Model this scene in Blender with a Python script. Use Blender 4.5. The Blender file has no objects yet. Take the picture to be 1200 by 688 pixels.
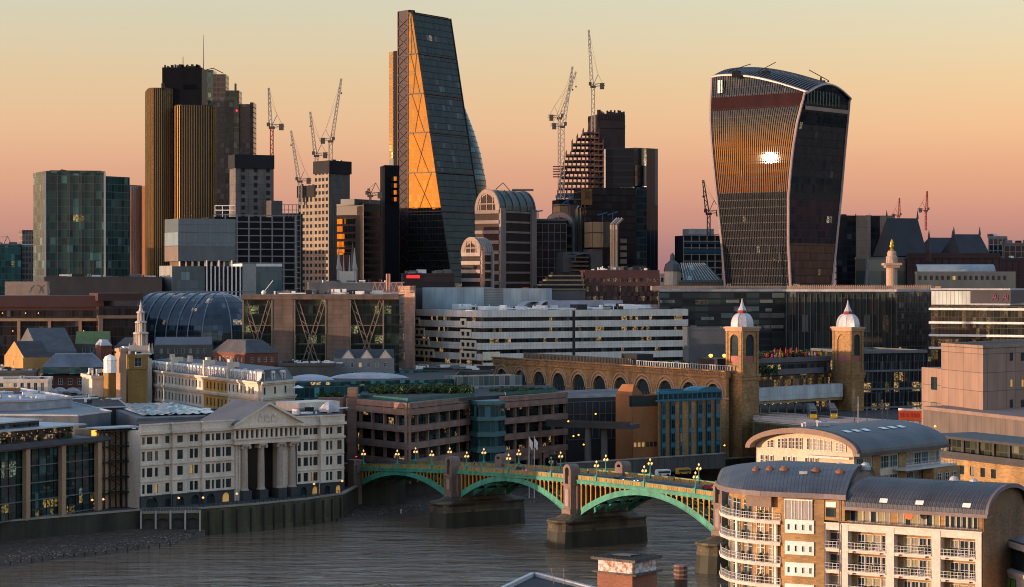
import bpy, bmesh, math, random
from math import sin, cos, pi, radians, sqrt, atan2
from mathutils import Vector
R_ = random.Random(7)
C = bpy.context.scene.collection
SC = bpy.context.scene
# ---------------- camera, sky, sun, exposure ----------------
CH, F, H0 = 75.0, 2600.0, 330.0
cam = bpy.data.cameras.new('camera'); co = bpy.data.objects.new('camera', cam); C.objects.link(co)
co.location = (0, 0, CH); co.rotation_euler = (radians(90), 0, 0)
cam.sensor_width = 36; cam.lens = F / 1200 * 36; cam.shift_y = -(344 - H0) / 1200
cam.clip_start = 1; cam.clip_end = 60000
SC.camera = co
SUN_EL, SUN_ROT = radians(1.0), radians(253.5)
world = bpy.data.worlds.new('World'); SC.world = world; world.use_nodes = True
wt = world.node_tree; bg = wt.nodes['Background']
sky = wt.nodes.new('ShaderNodeTexSky'); sky.sky_type = 'NISHITA'; sky.sun_disc = False
sky.sun_elevation = SUN_EL; sky.sun_rotation = SUN_ROT; sky.air_density = 1.0; sky.dust_density = 1.2; sky.ozone_density = 1.0
tcw = wt.nodes.new('ShaderNodeTexCoord'); sepw = wt.nodes.new('ShaderNodeSeparateXYZ'); wt.links.new(tcw.outputs['Generated'], sepw.inputs[0])
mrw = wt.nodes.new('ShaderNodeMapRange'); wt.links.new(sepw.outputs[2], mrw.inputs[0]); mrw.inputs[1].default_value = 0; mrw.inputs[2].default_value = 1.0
SKYR = [(0.0, (1.0, 1.0, 1.0)), (.0154, (.95, 1.0, 1.0)), (.031, (.98, .86, 1.0)), (.05, (.98, .80, 1.0)), (.069, (1.02, .84, 1.0)), (.088, (1.02, .88, 1.0)), (.126, (1.0, .98, 1.15)), (.19, (.95, 1.05, 1.35)), (.30, (1.15, 1.35, 1.75)), (1.0, (1.4, 1.6, 2.0))]  # high sky above the frame brightened and blued to add ambient fill
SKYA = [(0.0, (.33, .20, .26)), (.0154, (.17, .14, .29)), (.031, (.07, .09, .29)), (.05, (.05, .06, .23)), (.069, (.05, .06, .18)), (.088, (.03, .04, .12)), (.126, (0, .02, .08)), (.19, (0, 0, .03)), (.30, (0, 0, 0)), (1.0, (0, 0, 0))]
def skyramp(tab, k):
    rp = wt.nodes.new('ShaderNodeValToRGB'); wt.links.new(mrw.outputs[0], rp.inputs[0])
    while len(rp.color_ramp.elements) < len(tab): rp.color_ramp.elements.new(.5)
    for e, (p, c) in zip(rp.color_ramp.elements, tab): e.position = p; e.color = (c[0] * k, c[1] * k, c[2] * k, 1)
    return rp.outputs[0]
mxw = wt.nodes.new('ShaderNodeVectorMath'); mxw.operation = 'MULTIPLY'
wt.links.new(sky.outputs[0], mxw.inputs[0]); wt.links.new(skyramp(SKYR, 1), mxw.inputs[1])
mx2 = wt.nodes.new('ShaderNodeVectorMath'); mx2.operation = 'ADD'
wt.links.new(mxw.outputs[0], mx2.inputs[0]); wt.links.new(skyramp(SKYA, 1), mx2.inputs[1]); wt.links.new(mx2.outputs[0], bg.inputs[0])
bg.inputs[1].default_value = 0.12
sl = bpy.data.lights.new('sun', 'SUN'); so = bpy.data.objects.new('sun', sl); C.objects.link(so)
sl.energy = 0.9; sl.color = (1.0, .66, .42); sl.angle = radians(.22)
sd = Vector((sin(SUN_ROT) * cos(SUN_EL), cos(SUN_ROT) * cos(SUN_EL), sin(SUN_EL)))
so.rotation_euler = sd.to_track_quat('Z', 'Y').to_euler()
SC.view_settings.view_transform = 'Standard'; SC.view_settings.look = 'None'; SC.view_settings.gamma = 1
SC.view_settings.exposure = 2.62
SC.cycles.use_denoising = True; SC.cycles.pixel_filter_type = 'BLACKMAN_HARRIS'; SC.cycles.filter_width = 1.05; SC.cycles.max_bounces = 6; SC.cycles.diffuse_bounces = 2; SC.cycles.glossy_bounces = 3
SC.cycles.transparent_max_bounces = 6; SC.cycles.sample_clamp_indirect = 4; SC.cycles.caustics_reflective = False; SC.cycles.caustics_refractive = False
# ---------------- helpers ----------------
def P(px, D): return ((px - 600) / F * D, D)
def Z(row, D): return CH - (row - H0) / F * D
def PZ(px, row, z):
    D = (CH - z) * F / (row - H0); return P(px, D)
class Fr:
    def __init__(s, p0, p1, z=0.0):
        s.o = p0; s.L = math.hypot(p1[0] - p0[0], p1[1] - p0[1]); s.U = ((p1[0] - p0[0]) / s.L, (p1[1] - p0[1]) / s.L)
        s.N = (s.U[1], -s.U[0]); s.z = z; s.a = atan2(s.U[1], s.U[0]); s.p1 = p1
    def w(s, u, w, v): return (s.o[0] + s.U[0] * u + s.N[0] * w, s.o[1] + s.U[1] * u + s.N[1] * w, s.z + v)
G = Fr((0, 0), (1, 0))
def side(fr, u, w=0): q = fr.w(u, w, 0); return (q[0], q[1])
ORG = {}
class MB:
    def __init__(s): s.v = []; s.f = []; s.t = []; s.m = []
    def face(s, pts, uvs=None, mi=0):
        n = len(s.v); s.v += [tuple(p) for p in pts]; s.f.append(tuple(range(n, n + len(pts))))
        if uvs is None:
            a = Vector(pts[0]); b = Vector(pts[1]) - a; L = b.length or 1; b /= L
            nn = b.cross(Vector(pts[-1]) - a)
            if nn.length < 1e-9: nn = Vector((0, 0, 1))
            nn.normalize(); c = nn.cross(b); uvs = [((Vector(p) - a).dot(b), (Vector(p) - a).dot(c)) for p in pts]
        s.t.append(uvs); s.m.append(mi)
    def box(s, fr, u0, u1, w0, w1, v0, v1, mi=0):
        if u1 < u0: u0, u1 = u1, u0
        if w1 < w0: w0, w1 = w1, w0
        p = [fr.w(u, w, v) for v in (v0, v1) for w in (w0, w1) for u in (u0, u1)]
        n = len(s.v); s.v += p
        for q, t in (((2, 3, 7, 6), 'f'), ((1, 0, 4, 5), 'b'), ((3, 1, 5, 7), 'r'), ((0, 2, 6, 4), 'l'), ((6, 7, 5, 4), 't'), ((0, 1, 3, 2), 'd')):
            s.f.append(tuple(n + i for i in q)); s.m.append(mi)
            if t in 'fb': s.t.append([(u0, v0), (u1, v0), (u1, v1), (u0, v1)])
            elif t in 'rl': s.t.append([(w0, v0), (w1, v0), (w1, v1), (w0, v1)])
            else: s.t.append([(u0, w1), (u1, w1), (u1, w0), (u0, w0)])
        return s
    def prism(s, poly, z0, z1, mi=0, top=None, cap=True):
        n = len(poly); u = 0
        A = sum(poly[i][0] * poly[(i + 1) % n][1] - poly[(i + 1) % n][0] * poly[i][1] for i in range(n))
        if A < 0: poly = poly[::-1]
        zt = z1 if callable(z1) else (lambda p: z1)
        for i in range(n):
            a, b = poly[i], poly[(i + 1) % n]; L = math.hypot(b[0] - a[0], b[1] - a[1])
            s.face([(a[0], a[1], z0), (b[0], b[1], z0), (b[0], b[1], zt(b)), (a[0], a[1], zt(a))], [(u, z0), (u + L, z0), (u + L, zt(b)), (u, zt(a))], mi); u += L
        if cap: s.face([(p[0], p[1], zt(p)) for p in poly], [(p[0], p[1]) for p in poly], mi if top is None else top)
        return s
    def tube(s, p, q, r, r2=None, n=6, mi=0):
        p, q = Vector(p), Vector(q); d = (q - p); L = d.length
        if L < 1e-6: return s
        d /= L; a = d.orthogonal().normalized(); b = d.cross(a); r2 = r if r2 is None else r2
        A = [p + (a * cos(2 * pi * i / n) + b * sin(2 * pi * i / n)) * r for i in range(n)]
        B = [q + (a * cos(2 * pi * i / n) + b * sin(2 * pi * i / n)) * r2 for i in range(n)]
        for i in range(n):
            j = (i + 1) % n; s.face([A[i], A[j], B[j], B[i]], [(i * .3, 0), (i * .3 + .3, 0), (i * .3 + .3, L), (i * .3, L)], mi)
        s.face(B, None, mi); s.face(A[::-1], None, mi); return s
    def bar(s, p, q, t, mi=0): return s.tube(p, q, t * .7, t * .7, 4, mi)
    def lathe(s, c, prof, n=16, mi=0, a0=0, sq=False):
        for k in range(len(prof) - 1):
            (r0, z0), (r1, z1) = prof[k], prof[k + 1]
            for i in range(n):
                t0, t1 = a0 + 2 * pi * i / n, a0 + 2 * pi * (i + 1) / n
                pts = [(c[0] + r0 * cos(t0), c[1] + r0 * sin(t0), c[2] + z0), (c[0] + r0 * cos(t1), c[1] + r0 * sin(t1), c[2] + z0),
                       (c[0] + r1 * cos(t1), c[1] + r1 * sin(t1), c[2] + z1), (c[0] + r1 * cos(t0), c[1] + r1 * sin(t0), c[2] + z1)]
                if r1 < 1e-4: pts = pts[:3]
                elif r0 < 1e-4: pts = [pts[0], pts[2], pts[3]]
                s.face(pts, None, mi)
        r, z = prof[-1]
        if r > 1e-3: s.face([(c[0] + r * cos(a0 + 2 * pi * i / n), c[1] + r * sin(a0 + 2 * pi * i / n), c[2] + z) for i in range(n)], None, mi)
        return s
    def mesh(s, name, mats, off=(0, 0, 0), smooth=False):
        me = bpy.data.meshes.new(name)
        me.from_pydata([(a - off[0], b - off[1], c - off[2]) for a, b, c in s.v], [], s.f)
        uv = me.uv_layers.new(name='UVMap'); fl = []
        for t in s.t:
            for x in t: fl += [x[0], x[1]]
        uv.data.foreach_set('uv', fl)
        for m in (mats if isinstance(mats, (list, tuple)) else [mats]): me.materials.append(m)
        if max(s.m, default=0) > 0: me.polygons.foreach_set('material_index', s.m)
        if smooth: me.polygons.foreach_set('use_smooth', [True] * len(s.f))
        me.update(); return me
    def build(s, name, mats, parent=None, label=None, smooth=False, org=None):
        off = org if org is not None else (ORG.get(parent.name, (0, 0, 0)) if parent else None)
        if off is None:
            xs = [v[0] for v in s.v]; ys = [v[1] for v in s.v]; zs = [v[2] for v in s.v]
            off = ((min(xs) + max(xs)) / 2, (min(ys) + max(ys)) / 2, min(zs))
        o = bpy.data.objects.new(name, s.mesh(name, mats, off, smooth)); C.objects.link(o)
        if parent: o.parent = parent; ORG[o.name] = off
        else: o.location = off; ORG[o.name] = off
        if label: o['label'] = label
        return o
def tag(o, label, cat, group=None, kind=None):
    if label: o['label'] = label
    if cat: o['category'] = cat
    if group: o['group'] = group
    if kind: o['kind'] = kind
    return o
def root(name, label, cat, loc, group=None):
    o = bpy.data.objects.new(name, None); C.objects.link(o); o.location = loc; o.empty_display_size = 2
    ORG[o.name] = tuple(loc); return tag(o, label, cat, group)
def inst(name, me, parent, pos, rz=0, sc=None):
    o = bpy.data.objects.new(name, me); C.objects.link(o)
    if parent:
        g = ORG[parent.name]; o.parent = parent; o.location = (pos[0] - g[0], pos[1] - g[1], pos[2] - g[2])
    else: o.location = pos
    o.rotation_euler = (0, 0, rz)
    if sc: o.scale = sc
    return o
def copy_tree(o, parent=None):
    c = o.copy(); C.objects.link(c)
    if parent: c.parent = parent
    for ch in [x for x in bpy.data.objects if x.parent == o]: copy_tree(ch, c)
    return c
def rect(xl, xc, xr, D, a, wl=None):
    """footprint from the nearest corner: left, corner, right, back"""
    a = radians(a); X, Y = P(xc, D)
    kl, kr = (xl - 600) / F, (xr - 600) / F
    dn = sin(a) + kl * cos(a); t = wl if wl is not None else ((X - kl * Y) / dn if dn > .06 else 22)
    s_ = (kr * Y - X) / (cos(a) - kr * sin(a))
    l = (X - t * sin(a), Y + t * cos(a)); r = (X + s_ * cos(a), Y + s_ * sin(a))
    return [l, (X, Y), r, (l[0] + r[0] - X, l[1] + r[1] - Y)]
def cen(pts, z=8): return (sum(p[0] for p in pts) / len(pts), sum(p[1] for p in pts) / len(pts), z)
# ---------------- materials ----------------
MC = {}
def nodes(name):
    m = bpy.data.materials.new(name); m.use_nodes = True; nt = m.node_tree
    return m, nt, nt.nodes['Principled BSDF'], nt.nodes.new, nt.links.new
def mat(name, col, rough=.8, metal=0.0, var=.25, scale=.12, streak=.35, bump=0.0, ior=1.45, fine=.12, emit=0):
    if name in MC: return MC[name]
    m, nt, b, N, L = nodes(name); MC[name] = m
    tc = N('ShaderNodeTexCoord'); mp = N('ShaderNodeMapping'); L(tc.outputs['Object'], mp.inputs[0]); mp.inputs['Scale'].default_value = (1, 1, streak)
    n1 = N('ShaderNodeTexNoise'); L(mp.outputs[0], n1.inputs[0]); n1.inputs['Scale'].default_value = scale; n1.inputs['Detail'].default_value = 5; n1.inputs['Roughness'].default_value = .65
    n2 = N('ShaderNodeTexNoise'); L(tc.outputs['Object'], n2.inputs[0]); n2.inputs['Scale'].default_value = 1.7; n2.inputs['Detail'].default_value = 4
    r1 = N('ShaderNodeMapRange'); L(n1.outputs[0], r1.inputs[0]); r1.inputs[1].default_value = .3; r1.inputs[2].default_value = .7; r1.inputs[3].default_value = 1 - var; r1.inputs[4].default_value = 1 + var * .6
    r2 = N('ShaderNodeMapRange'); L(n2.outputs[0], r2.inputs[0]); r2.inputs[1].default_value = .3; r2.inputs[2].default_value = .7; r2.inputs[3].default_value = 1 - fine; r2.inputs[4].default_value = 1 + fine
    mu = N('ShaderNodeMath'); mu.operation = 'MULTIPLY'; L(r1.outputs[0], mu.inputs[0]); L(r2.outputs[0], mu.inputs[1])
    vm = N('ShaderNodeVectorMath'); vm.operation = 'SCALE'; vm.inputs[0].default_value = col; L(mu.outputs[0], vm.inputs[3]); L(vm.outputs[0], b.inputs['Base Color'])
    b.inputs['Roughness'].default_value = rough; b.inputs['Metallic'].default_value = metal; b.inputs['IOR'].default_value = ior
    if bump:
        bp = N('ShaderNodeBump'); bp.inputs['Strength'].default_value = bump; bp.inputs['Distance'].default_value = .1; L(n2.outputs[0], bp.inputs['Height']); L(bp.outputs[0], b.inputs['Normal'])
    if emit: b.inputs['Emission Color'].default_value = (*col, 1); b.inputs['Emission Strength'].default_value = emit
    return m
def panels(name, col, line, w, h, var=.15, mortar=.03, offset=0.0, rough=.75, metal=0.0, col2=None, ior=1.45, bias=0.0, dirt=.3):
    if name in MC: return MC[name]
    m, nt, b, N, L = nodes(name); MC[name] = m
    uv = N('ShaderNodeUVMap'); br = N('ShaderNodeTexBrick'); L(uv.outputs[0], br.inputs[0])
    c2 = col2 or tuple(x * (1 - var * 2) for x in col)
    br.inputs['Color1'].default_value = (*col, 1); br.inputs['Color2'].default_value = (*c2, 1); br.inputs['Mortar'].default_value = (*line, 1)
    br.inputs['Scale'].default_value = 1; br.inputs['Brick Width'].default_value = w; br.inputs['Row Height'].default_value = h; br.inputs['Mortar Size'].default_value = mortar; br.inputs['Bias'].default_value = bias
    br.inputs['Mortar Smooth'].default_value = .1; br.offset = offset; br.squash = 1
    tc = N('ShaderNodeTexCoord'); mp = N('ShaderNodeMapping'); L(tc.outputs['Object'], mp.inputs[0]); mp.inputs['Scale'].default_value = (1, 1, .3)
    n1 = N('ShaderNodeTexNoise'); L(mp.outputs[0], n1.inputs[0]); n1.inputs['Scale'].default_value = .25; n1.inputs['Detail'].default_value = 6
    r1 = N('ShaderNodeMapRange'); L(n1.outputs[0], r1.inputs[0]); r1.inputs[1].default_value = .3; r1.inputs[2].default_value = .7; r1.inputs[3].default_value = 1 - dirt; r1.inputs[4].default_value = 1 + dirt * .5
    vm = N('ShaderNodeVectorMath'); vm.operation = 'SCALE'; L(br.outputs[0], vm.inputs[0]); L(r1.outputs[0], vm.inputs[3]); L(vm.outputs[0], b.inputs['Base Color'])
    b.inputs['Roughness'].default_value = rough; b.inputs['Metallic'].default_value = metal; b.inputs['IOR'].default_value = ior
    return m
def glass(name, c1=(.012, .018, .022), c2=(.03, .045, .05), bay=1.5, flr=4.0, lit=.0, litc=(1, .62, .22), lits=.16, ior=1.55, rough=.06, wob=.012, line=None, lw=.08, lh=.12, blind=.12, spand=None, sh=.3):
    """curtain-wall glass: every pane gets its own tint, tilt, blind and now and then a lit room; UV is in metres"""
    if name in MC: return MC[name]
    m, nt, b, N, L = nodes(name); MC[name] = m
    uv = N('ShaderNodeUVMap'); dv = N('ShaderNodeVectorMath'); dv.operation = 'DIVIDE'; L(uv.outputs[0], dv.inputs[0]); dv.inputs[1].default_value = (bay, flr, 1)
    fl = N('ShaderNodeVectorMath'); fl.operation = 'FLOOR'; L(dv.outputs[0], fl.inputs[0])
    fx = N('ShaderNodeVectorMath'); fx.operation = 'FRACTION'; L(dv.outputs[0], fx.inputs[0]); sp = N('ShaderNodeSeparateXYZ'); L(fx.outputs[0], sp.inputs[0])
    wn = N('ShaderNodeTexWhiteNoise'); wn.noise_dimensions = '2D'; L(fl.outputs[0], wn.inputs['Vector'])
    rp = N('ShaderNodeValToRGB'); L(wn.outputs['Value'], rp.inputs[0]); rp.color_ramp.interpolation = 'LINEAR'
    rp.color_ramp.elements[0].color = (*c1, 1); rp.color_ramp.elements[1].color = (*c2, 1); rp.color_ramp.elements[1].position = 1 - blind
    if blind > 0:
        e = rp.color_ramp.elements.new(1.0); e.color = tuple(min(.5, x * 2.6 + .02) for x in c2) + (1,)
    colr = rp.outputs[0]
    def less(sock, v):
        q = N('ShaderNodeMath'); q.operation = 'LESS_THAN'; L(sock, q.inputs[0]); q.inputs[1].default_value = v; return q.outputs[0]
    def mixc(a, c, f):
        q = N('ShaderNodeMix'); q.data_type = 'RGBA'; L(f, q.inputs[0]); L(a, q.inputs[6]); q.inputs[7].default_value = (*c, 1); return q.outputs[2]
    mask = None
    if spand is not None:
        k = less(sp.outputs[1], sh); colr = mixc(colr, spand, k); mask = k
    if line is not None:
        k1 = less(sp.outputs[0], lw); k2 = less(sp.outputs[1], lh)
        k = N('ShaderNodeMath'); k.operation = 'MAXIMUM'; L(k1, k.inputs[0]); L(k2, k.inputs[1]); colr = mixc(colr, line, k.outputs[0])
        if mask is not None:
            kk = N('ShaderNodeMath'); kk.operation = 'MAXIMUM'; L(mask, kk.inputs[0]); L(k.outputs[0], kk.inputs[1]); mask = kk.outputs[0]
        else: mask = k.outputs[0]
    L(colr, b.inputs['Base Color'])
    if mask is not None:
        mr = N('ShaderNodeMapRange'); L(mask, mr.inputs[0]); mr.inputs[3].default_value = rough; mr.inputs[4].default_value = .55; L(mr.outputs[0], b.inputs['Roughness'])
    else: b.inputs['Roughness'].default_value = rough
    b.inputs['IOR'].default_value = ior
    if wob:
        ge = N('ShaderNodeNewGeometry'); sb = N('ShaderNodeVectorMath'); sb.operation = 'SUBTRACT'; L(wn.outputs['Color'], sb.inputs[0]); sb.inputs[1].default_value = (.5, .5, .5)
        scv = N('ShaderNodeVectorMath'); scv.operation = 'SCALE'; L(sb.outputs[0], scv.inputs[0]); scv.inputs[3].default_value = wob
        ad = N('ShaderNodeVectorMath'); ad.operation = 'ADD'; L(ge.outputs['Normal'], ad.inputs[0]); L(scv.outputs[0], ad.inputs[1])
        no = N('ShaderNodeVectorMath'); no.operation = 'NORMALIZE'; L(ad.outputs[0], no.inputs[0]); L(no.outputs[0], b.inputs['Normal'])
    if lit > 0:
        # lit rooms come in runs along a floor
        d2 = N('ShaderNodeVectorMath'); d2.operation = 'DIVIDE'; L(fl.outputs[0], d2.inputs[0]); d2.inputs[1].default_value = (4, 1, 1)
        f2 = N('ShaderNodeVectorMath'); f2.operation = 'FLOOR'; L(d2.outputs[0], f2.inputs[0]); w2 = N('ShaderNodeTexWhiteNoise'); w2.noise_dimensions = '2D'; L(f2.outputs[0], w2.inputs['Vector'])
        sc2 = N('ShaderNodeSeparateColor'); L(wn.outputs['Color'], sc2.inputs[0])
        g1 = less(w2.outputs['Value'], min(1, lit * 3)); g2 = less(sc2.outputs[1], .5)
        mu = N('ShaderNodeMath'); mu.operation = 'MULTIPLY'; L(g1, mu.inputs[0]); L(g2, mu.inputs[1]); o = mu.outputs[0]
        mv = N('ShaderNodeMath'); mv.operation = 'MULTIPLY'; L(o, mv.inputs[0]); L(sc2.outputs[0], mv.inputs[1]); o = mv.outputs[0]
        # glow only in the upper part of the pane, broken up
        ns = N('ShaderNodeTexNoise'); L(uv.outputs[0], ns.inputs[0]); ns.inputs['Scale'].default_value = 1.3
        rr = N('ShaderNodeMapRange'); L(ns.outputs[0], rr.inputs[0]); rr.inputs[1].default_value = .4; rr.inputs[2].default_value = .65
        mw = N('ShaderNodeMath'); mw.operation = 'MULTIPLY'; L(o, mw.inputs[0]); L(rr.outputs[0], mw.inputs[1]); o = mw.outputs[0]
        if mask is not None:
            iv = N('ShaderNodeMath'); iv.operation = 'SUBTRACT'; iv.inputs[0].default_value = 1; L(mask, iv.inputs[1]); my = N('ShaderNodeMath'); my.operation = 'MULTIPLY'; L(o, my.inputs[0]); L(iv.outputs[0], my.inputs[1]); o = my.outputs[0]
        mz = N('ShaderNodeMath'); mz.operation = 'MULTIPLY'; L(o, mz.inputs[0]); mz.inputs[1].default_value = lits
        L(mz.outputs[0], b.inputs['Emission Strength']); b.inputs['Emission Color'].default_value = (*litc, 1)
    return m
def emis(name, col, s):
    if name in MC: return MC[name]
    m, nt, b, N, L = nodes(name); MC[name] = m
    b.inputs['Base Color'].default_value = (*col, 1); b.inputs['Emission Color'].default_value = (*col, 1); b.inputs['Emission Strength'].default_value = s
    return m
STONE = mat('pale_stone', (.50, .44, .38), .85, bump=.2)
STONEW = mat('white_stone', (.74, .62, .50), .85)
TAN = mat('tan_stone', (.42, .27, .17), .85)
BRICKY = panels('yellow_brick', (.44, .26, .10), (.26, .18, .10), .9, .3, .18, .02, .5, dirt=.35)
BRICKB = panels('brown_brick', (.21, .12, .055), (.12, .08, .05), .9, .3, .2, .02, .5)
BRICKR = panels('red_brick', (.20, .06, .035), (.12, .06, .05), .9, .3, .2, .02, .5)
DARKM = mat('dark_metal', (.02, .022, .026), .45, .3)
GREYM = mat('grey_metal', (.14, .15, .16), .45, .3)
LEAD = mat('grey_lead', (.11, .115, .125), .55, .2, var=.3)
LEADP = mat('pale_lead', (.42, .43, .46), .5, .1, var=.3)
WHITE = mat('white_paint', (.80, .78, .74), .6)
CONC = mat('grey_concrete', (.27, .25, .23), .9)
CONCD = mat('dark_concrete', (.10, .095, .09), .9)
ROOFD = mat('dark_roofing', (.045, .043, .045), .85, var=.45, scale=.2, streak=1)
ROOFG = mat('grey_roofing', (.15, .145, .145), .85, var=.45, scale=.2, streak=1)
ROOFL = mat('light_roofing', (.36, .37, .40), .7, var=.35, scale=.2, streak=1)
SLATE = panels('slate_roof', (.085, .085, .095), (.04, .04, .045), .9, .45, .15, .03, .5)
MAROON = mat('maroon_cladding', (.055, .022, .022), .6)
GL0 = glass('window_glass', bay=50, flr=50, blind=0, wob=0, rough=.04)
GLC = mat('window_curtained', (.22, .20, .15), .5)
GLL = emis('window_lit', (1.0, .55, .16), .035)
LAMPE = emis('lamp_glow', (1.0, .50, .16), .20)
REDE = emis('red_light', (1.0, .02, .02), .7)
GREEN = mat('bridge_green', (.055, .27, .19), .55, var=.45, scale=.5)
YEL = mat('bridge_yellow', (.42, .215, .035), .6, var=.45, scale=.6)
GRAN = mat('pink_granite', (.19, .135, .11), .8, var=.35, scale=.4)
PIERS = panels('pier_stone', (.15, .12, .07), (.05, .045, .03), 1.8, .9, .35, .06, .5, dirt=.6)
# ---------------- facade builders ----------------
WM = {}
def win_mesh(w, h, nx, ny, fm, gm, ft=.09, arch=False):
    k = (round(w, 2), round(h, 2), nx, ny, fm.name, gm.name, ft, arch)
    if k in WM: return WM[k]
    b = MB()
    if arch:
        n = 10; r = w / 2
        pts = [(-r, 0), (r, 0)] + [(r * cos(pi * i / n), h - r + r * sin(pi * i / n)) for i in range(n + 1)]
        b.face([(x, 0, z) for x, z in pts], None, 1)
        q = [(x, z) for x, z in pts[1:]] + [(-r, 0)]
        for i in range(len(q) - 1): b.bar((q[i][0], -.03, q[i][1]), (q[i + 1][0], -.03, q[i + 1][1]), ft)
        fh = h - r
    else:
        b.box(G, -w / 2, w / 2, -.03, 0, 0, h, 1); fh = h
        for x in (-w / 2, w / 2 - ft): b.box(G, x, x + ft, 0.002, .08, 0, h)
        for z in (0, h - ft): b.box(G, -w / 2 + ft, w / 2 - ft, .002, .08, z, z + ft)
    for i in range(1, nx): x = -w / 2 + w * i / nx; b.box(G, x - ft * .35, x + ft * .35, .002, .06, 0 if arch else ft, fh - ft)
    for j in range(1, ny): z = fh * j / ny; b.box(G, -w / 2 + ft, w / 2 - ft, .002, .05, z - ft * .3, z + ft * .3)
    WM[k] = b.mesh('window', [fm, gm]); return WM[k]
def pickg(lit=.06, cur=.15):
    r = R_.random(); return GLL if r < lit else (GLC if r < lit + cur else GL0)
def punched(rt, fr, U, V, cols, rows, dep, wm, fm=None, nx=2, ny=2, lit=.05, cur=.1, u0=0, v0=0, name='wall', ft=.09, sill=None, sub=None):
    """wall built round real openings, with a window object standing in each one"""
    fm = fm or WHITE; b = MB(); cols = sorted(cols); e = u0
    for a, c in cols + [(u0 + U, u0 + U)]:
        if a - e > .01: b.box(fr, e, a, -.05, dep, v0, v0 + V)
        e = c
    for a, c in cols:
        ev = v0
        for (p, q) in rows + [(v0 + V, v0 + V)]:
            if p - ev > .01: b.box(fr, a, c, -.05, dep, ev, p)
            ev = q
        if sill:
            for (p, q) in rows: b.box(fr, a - .15, c + .15, dep, dep + .15, p - .22, p - .02)
    wo = b.build(name, wm, rt)
    for a, c in cols:
        for (p, q) in rows:
            me = win_mesh(c - a, q - p, nx, ny, fm, pickg(lit, cur), ft)
            inst('window', me, rt, fr.w((a + c) / 2, dep * .35, p), fr.a)
    return wo
def grid(fr, U, V, bay, flr, vw=.15, hw=.25, dep=.25, u0=0, v0=0, ends=True, b=None, hd=None, mi=0):
    b = b or MB(); n = max(1, round(U / bay)); m = max(1, round(V / flr)); hd = dep if hd is None else hd
    if vw:
        for i in range(0 if ends else 1, n + (1 if ends else 0)): u = u0 + U * i / n; b.box(fr, u - vw / 2, u + vw / 2, 0, dep, v0, v0 + V, mi)
    if hw:
        for j in range(m + 1): v = v0 + V * j / m; b.box(fr, u0, u0 + U, 0, hd * .93, v - hw / 2, v + hw / 2, mi)
    return b
def clutter(rt, pts, z, n, mt=None, smax=4, hmax=2.5, seed=0, name='roof_plant'):
    """plant boxes, ducts and vents standing on a roof"""
    r = random.Random(seed + 11); b = MB(); l, c, rr, bk = pts
    for i in range(n):
        s, t = r.uniform(.1, .85), r.uniform(.1, .85)
        o = (c[0] + (rr[0] - c[0]) * s + (l[0] - c[0]) * t, c[1] + (rr[1] - c[1]) * s + (l[1] - c[1]) * t)
        f2 = Fr(o, (o[0] + rr[0] - c[0], o[1] + rr[1] - c[1]))
        w, d, h = r.uniform(.6, smax), r.uniform(.6, smax), r.uniform(.5, hmax)
        if r.random() < .3: b.tube((o[0], o[1], z), (o[0], o[1], z + h), .3, .3, 8, r.choice((0, 1, 2)))
        elif r.random() < .25: b.tube((o[0], o[1], z + .6), (o[0] + w * f2.U[0] * 3, o[1] + w * f2.U[1] * 3, z + .6), .25, .25, 6, 1)
        else: b.box(f2, 0, w, -d, 0, z, z + h, r.choice((0, 1, 2)))
    return b.build(name, [mt or GREYM, WHITE, DARKM], rt)
def parapet(fr, U, v, t=.5, h=.8, b=None, mi=0, w=.12):
    b = b or MB(); b.box(fr, -.1, U + .1, -t, w, v, v + h, mi); return b
# ---------------- river, land, river walls ----------------
def struct(o): o['kind'] = 'structure'; return o
NB = [(-420, 470), (-200, 585), P(0, 620), P(165, 652), P(234, 655), P(300, 668), P(360, 684), P(401, 700), (-49, 742), (-25, 772), (40, 812), (140, 885), (300, 1000), (900, 1400)]
LAND = mat('city_ground', (.06, .058, .055), .9, var=.4, scale=.05, streak=1)
b = MB(); b.prism(NB + [(9000, 9000), (-9000, 9000), (-9000, -3600), (-1500, -250)], -3, 7.6); struct(b.build('ground', LAND))  # unseen western bank bent south so tower glass mirrors land, not river glitter
sb_ = [(-9000, -4600), (-1500, -700), (-300, 148), (30, 386), (125, 452), (160, 478), (900, 1008), (9000, 7000), (9000, -9000), (-9000, -9000)]
b = MB(); b.prism(sb_, -3, 7.0); struct(b.build('south_bank_ground', LAND))
m, nt, pb, N, L = nodes('river_water')
pb.inputs['Base Color'].default_value = (.17, .112, .07, 1); pb.inputs['Roughness'].default_value = .10; pb.inputs['IOR'].default_value = 1.33
tc = N('ShaderNodeTexCoord'); mp = N('ShaderNodeMapping'); L(tc.outputs['Object'], mp.inputs[0]); mp.inputs['Rotation'].default_value = (0, 0, radians(-12)); mp.inputs['Scale'].default_value = (.3, 1.0, 1)
n1 = N('ShaderNodeTexNoise'); L(mp.outputs[0], n1.inputs[0]); n1.inputs['Scale'].default_value = .16; n1.inputs['Detail'].default_value = 5; n1.inputs['Roughness'].default_value = .6; n1.inputs['Distortion'].default_value = .6
n3 = N('ShaderNodeTexNoise'); L(mp.outputs[0], n3.inputs[0]); n3.inputs['Scale'].default_value = .035; n3.inputs['Detail'].default_value = 4; n3.inputs['Distortion'].default_value = 1.2
r3 = N('ShaderNodeMapRange'); L(n3.outputs[0], r3.inputs[0]); r3.inputs[1].default_value = .38; r3.inputs[2].default_value = .62; r3.inputs[3].default_value = .3; r3.inputs[4].default_value = 1.0
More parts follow.
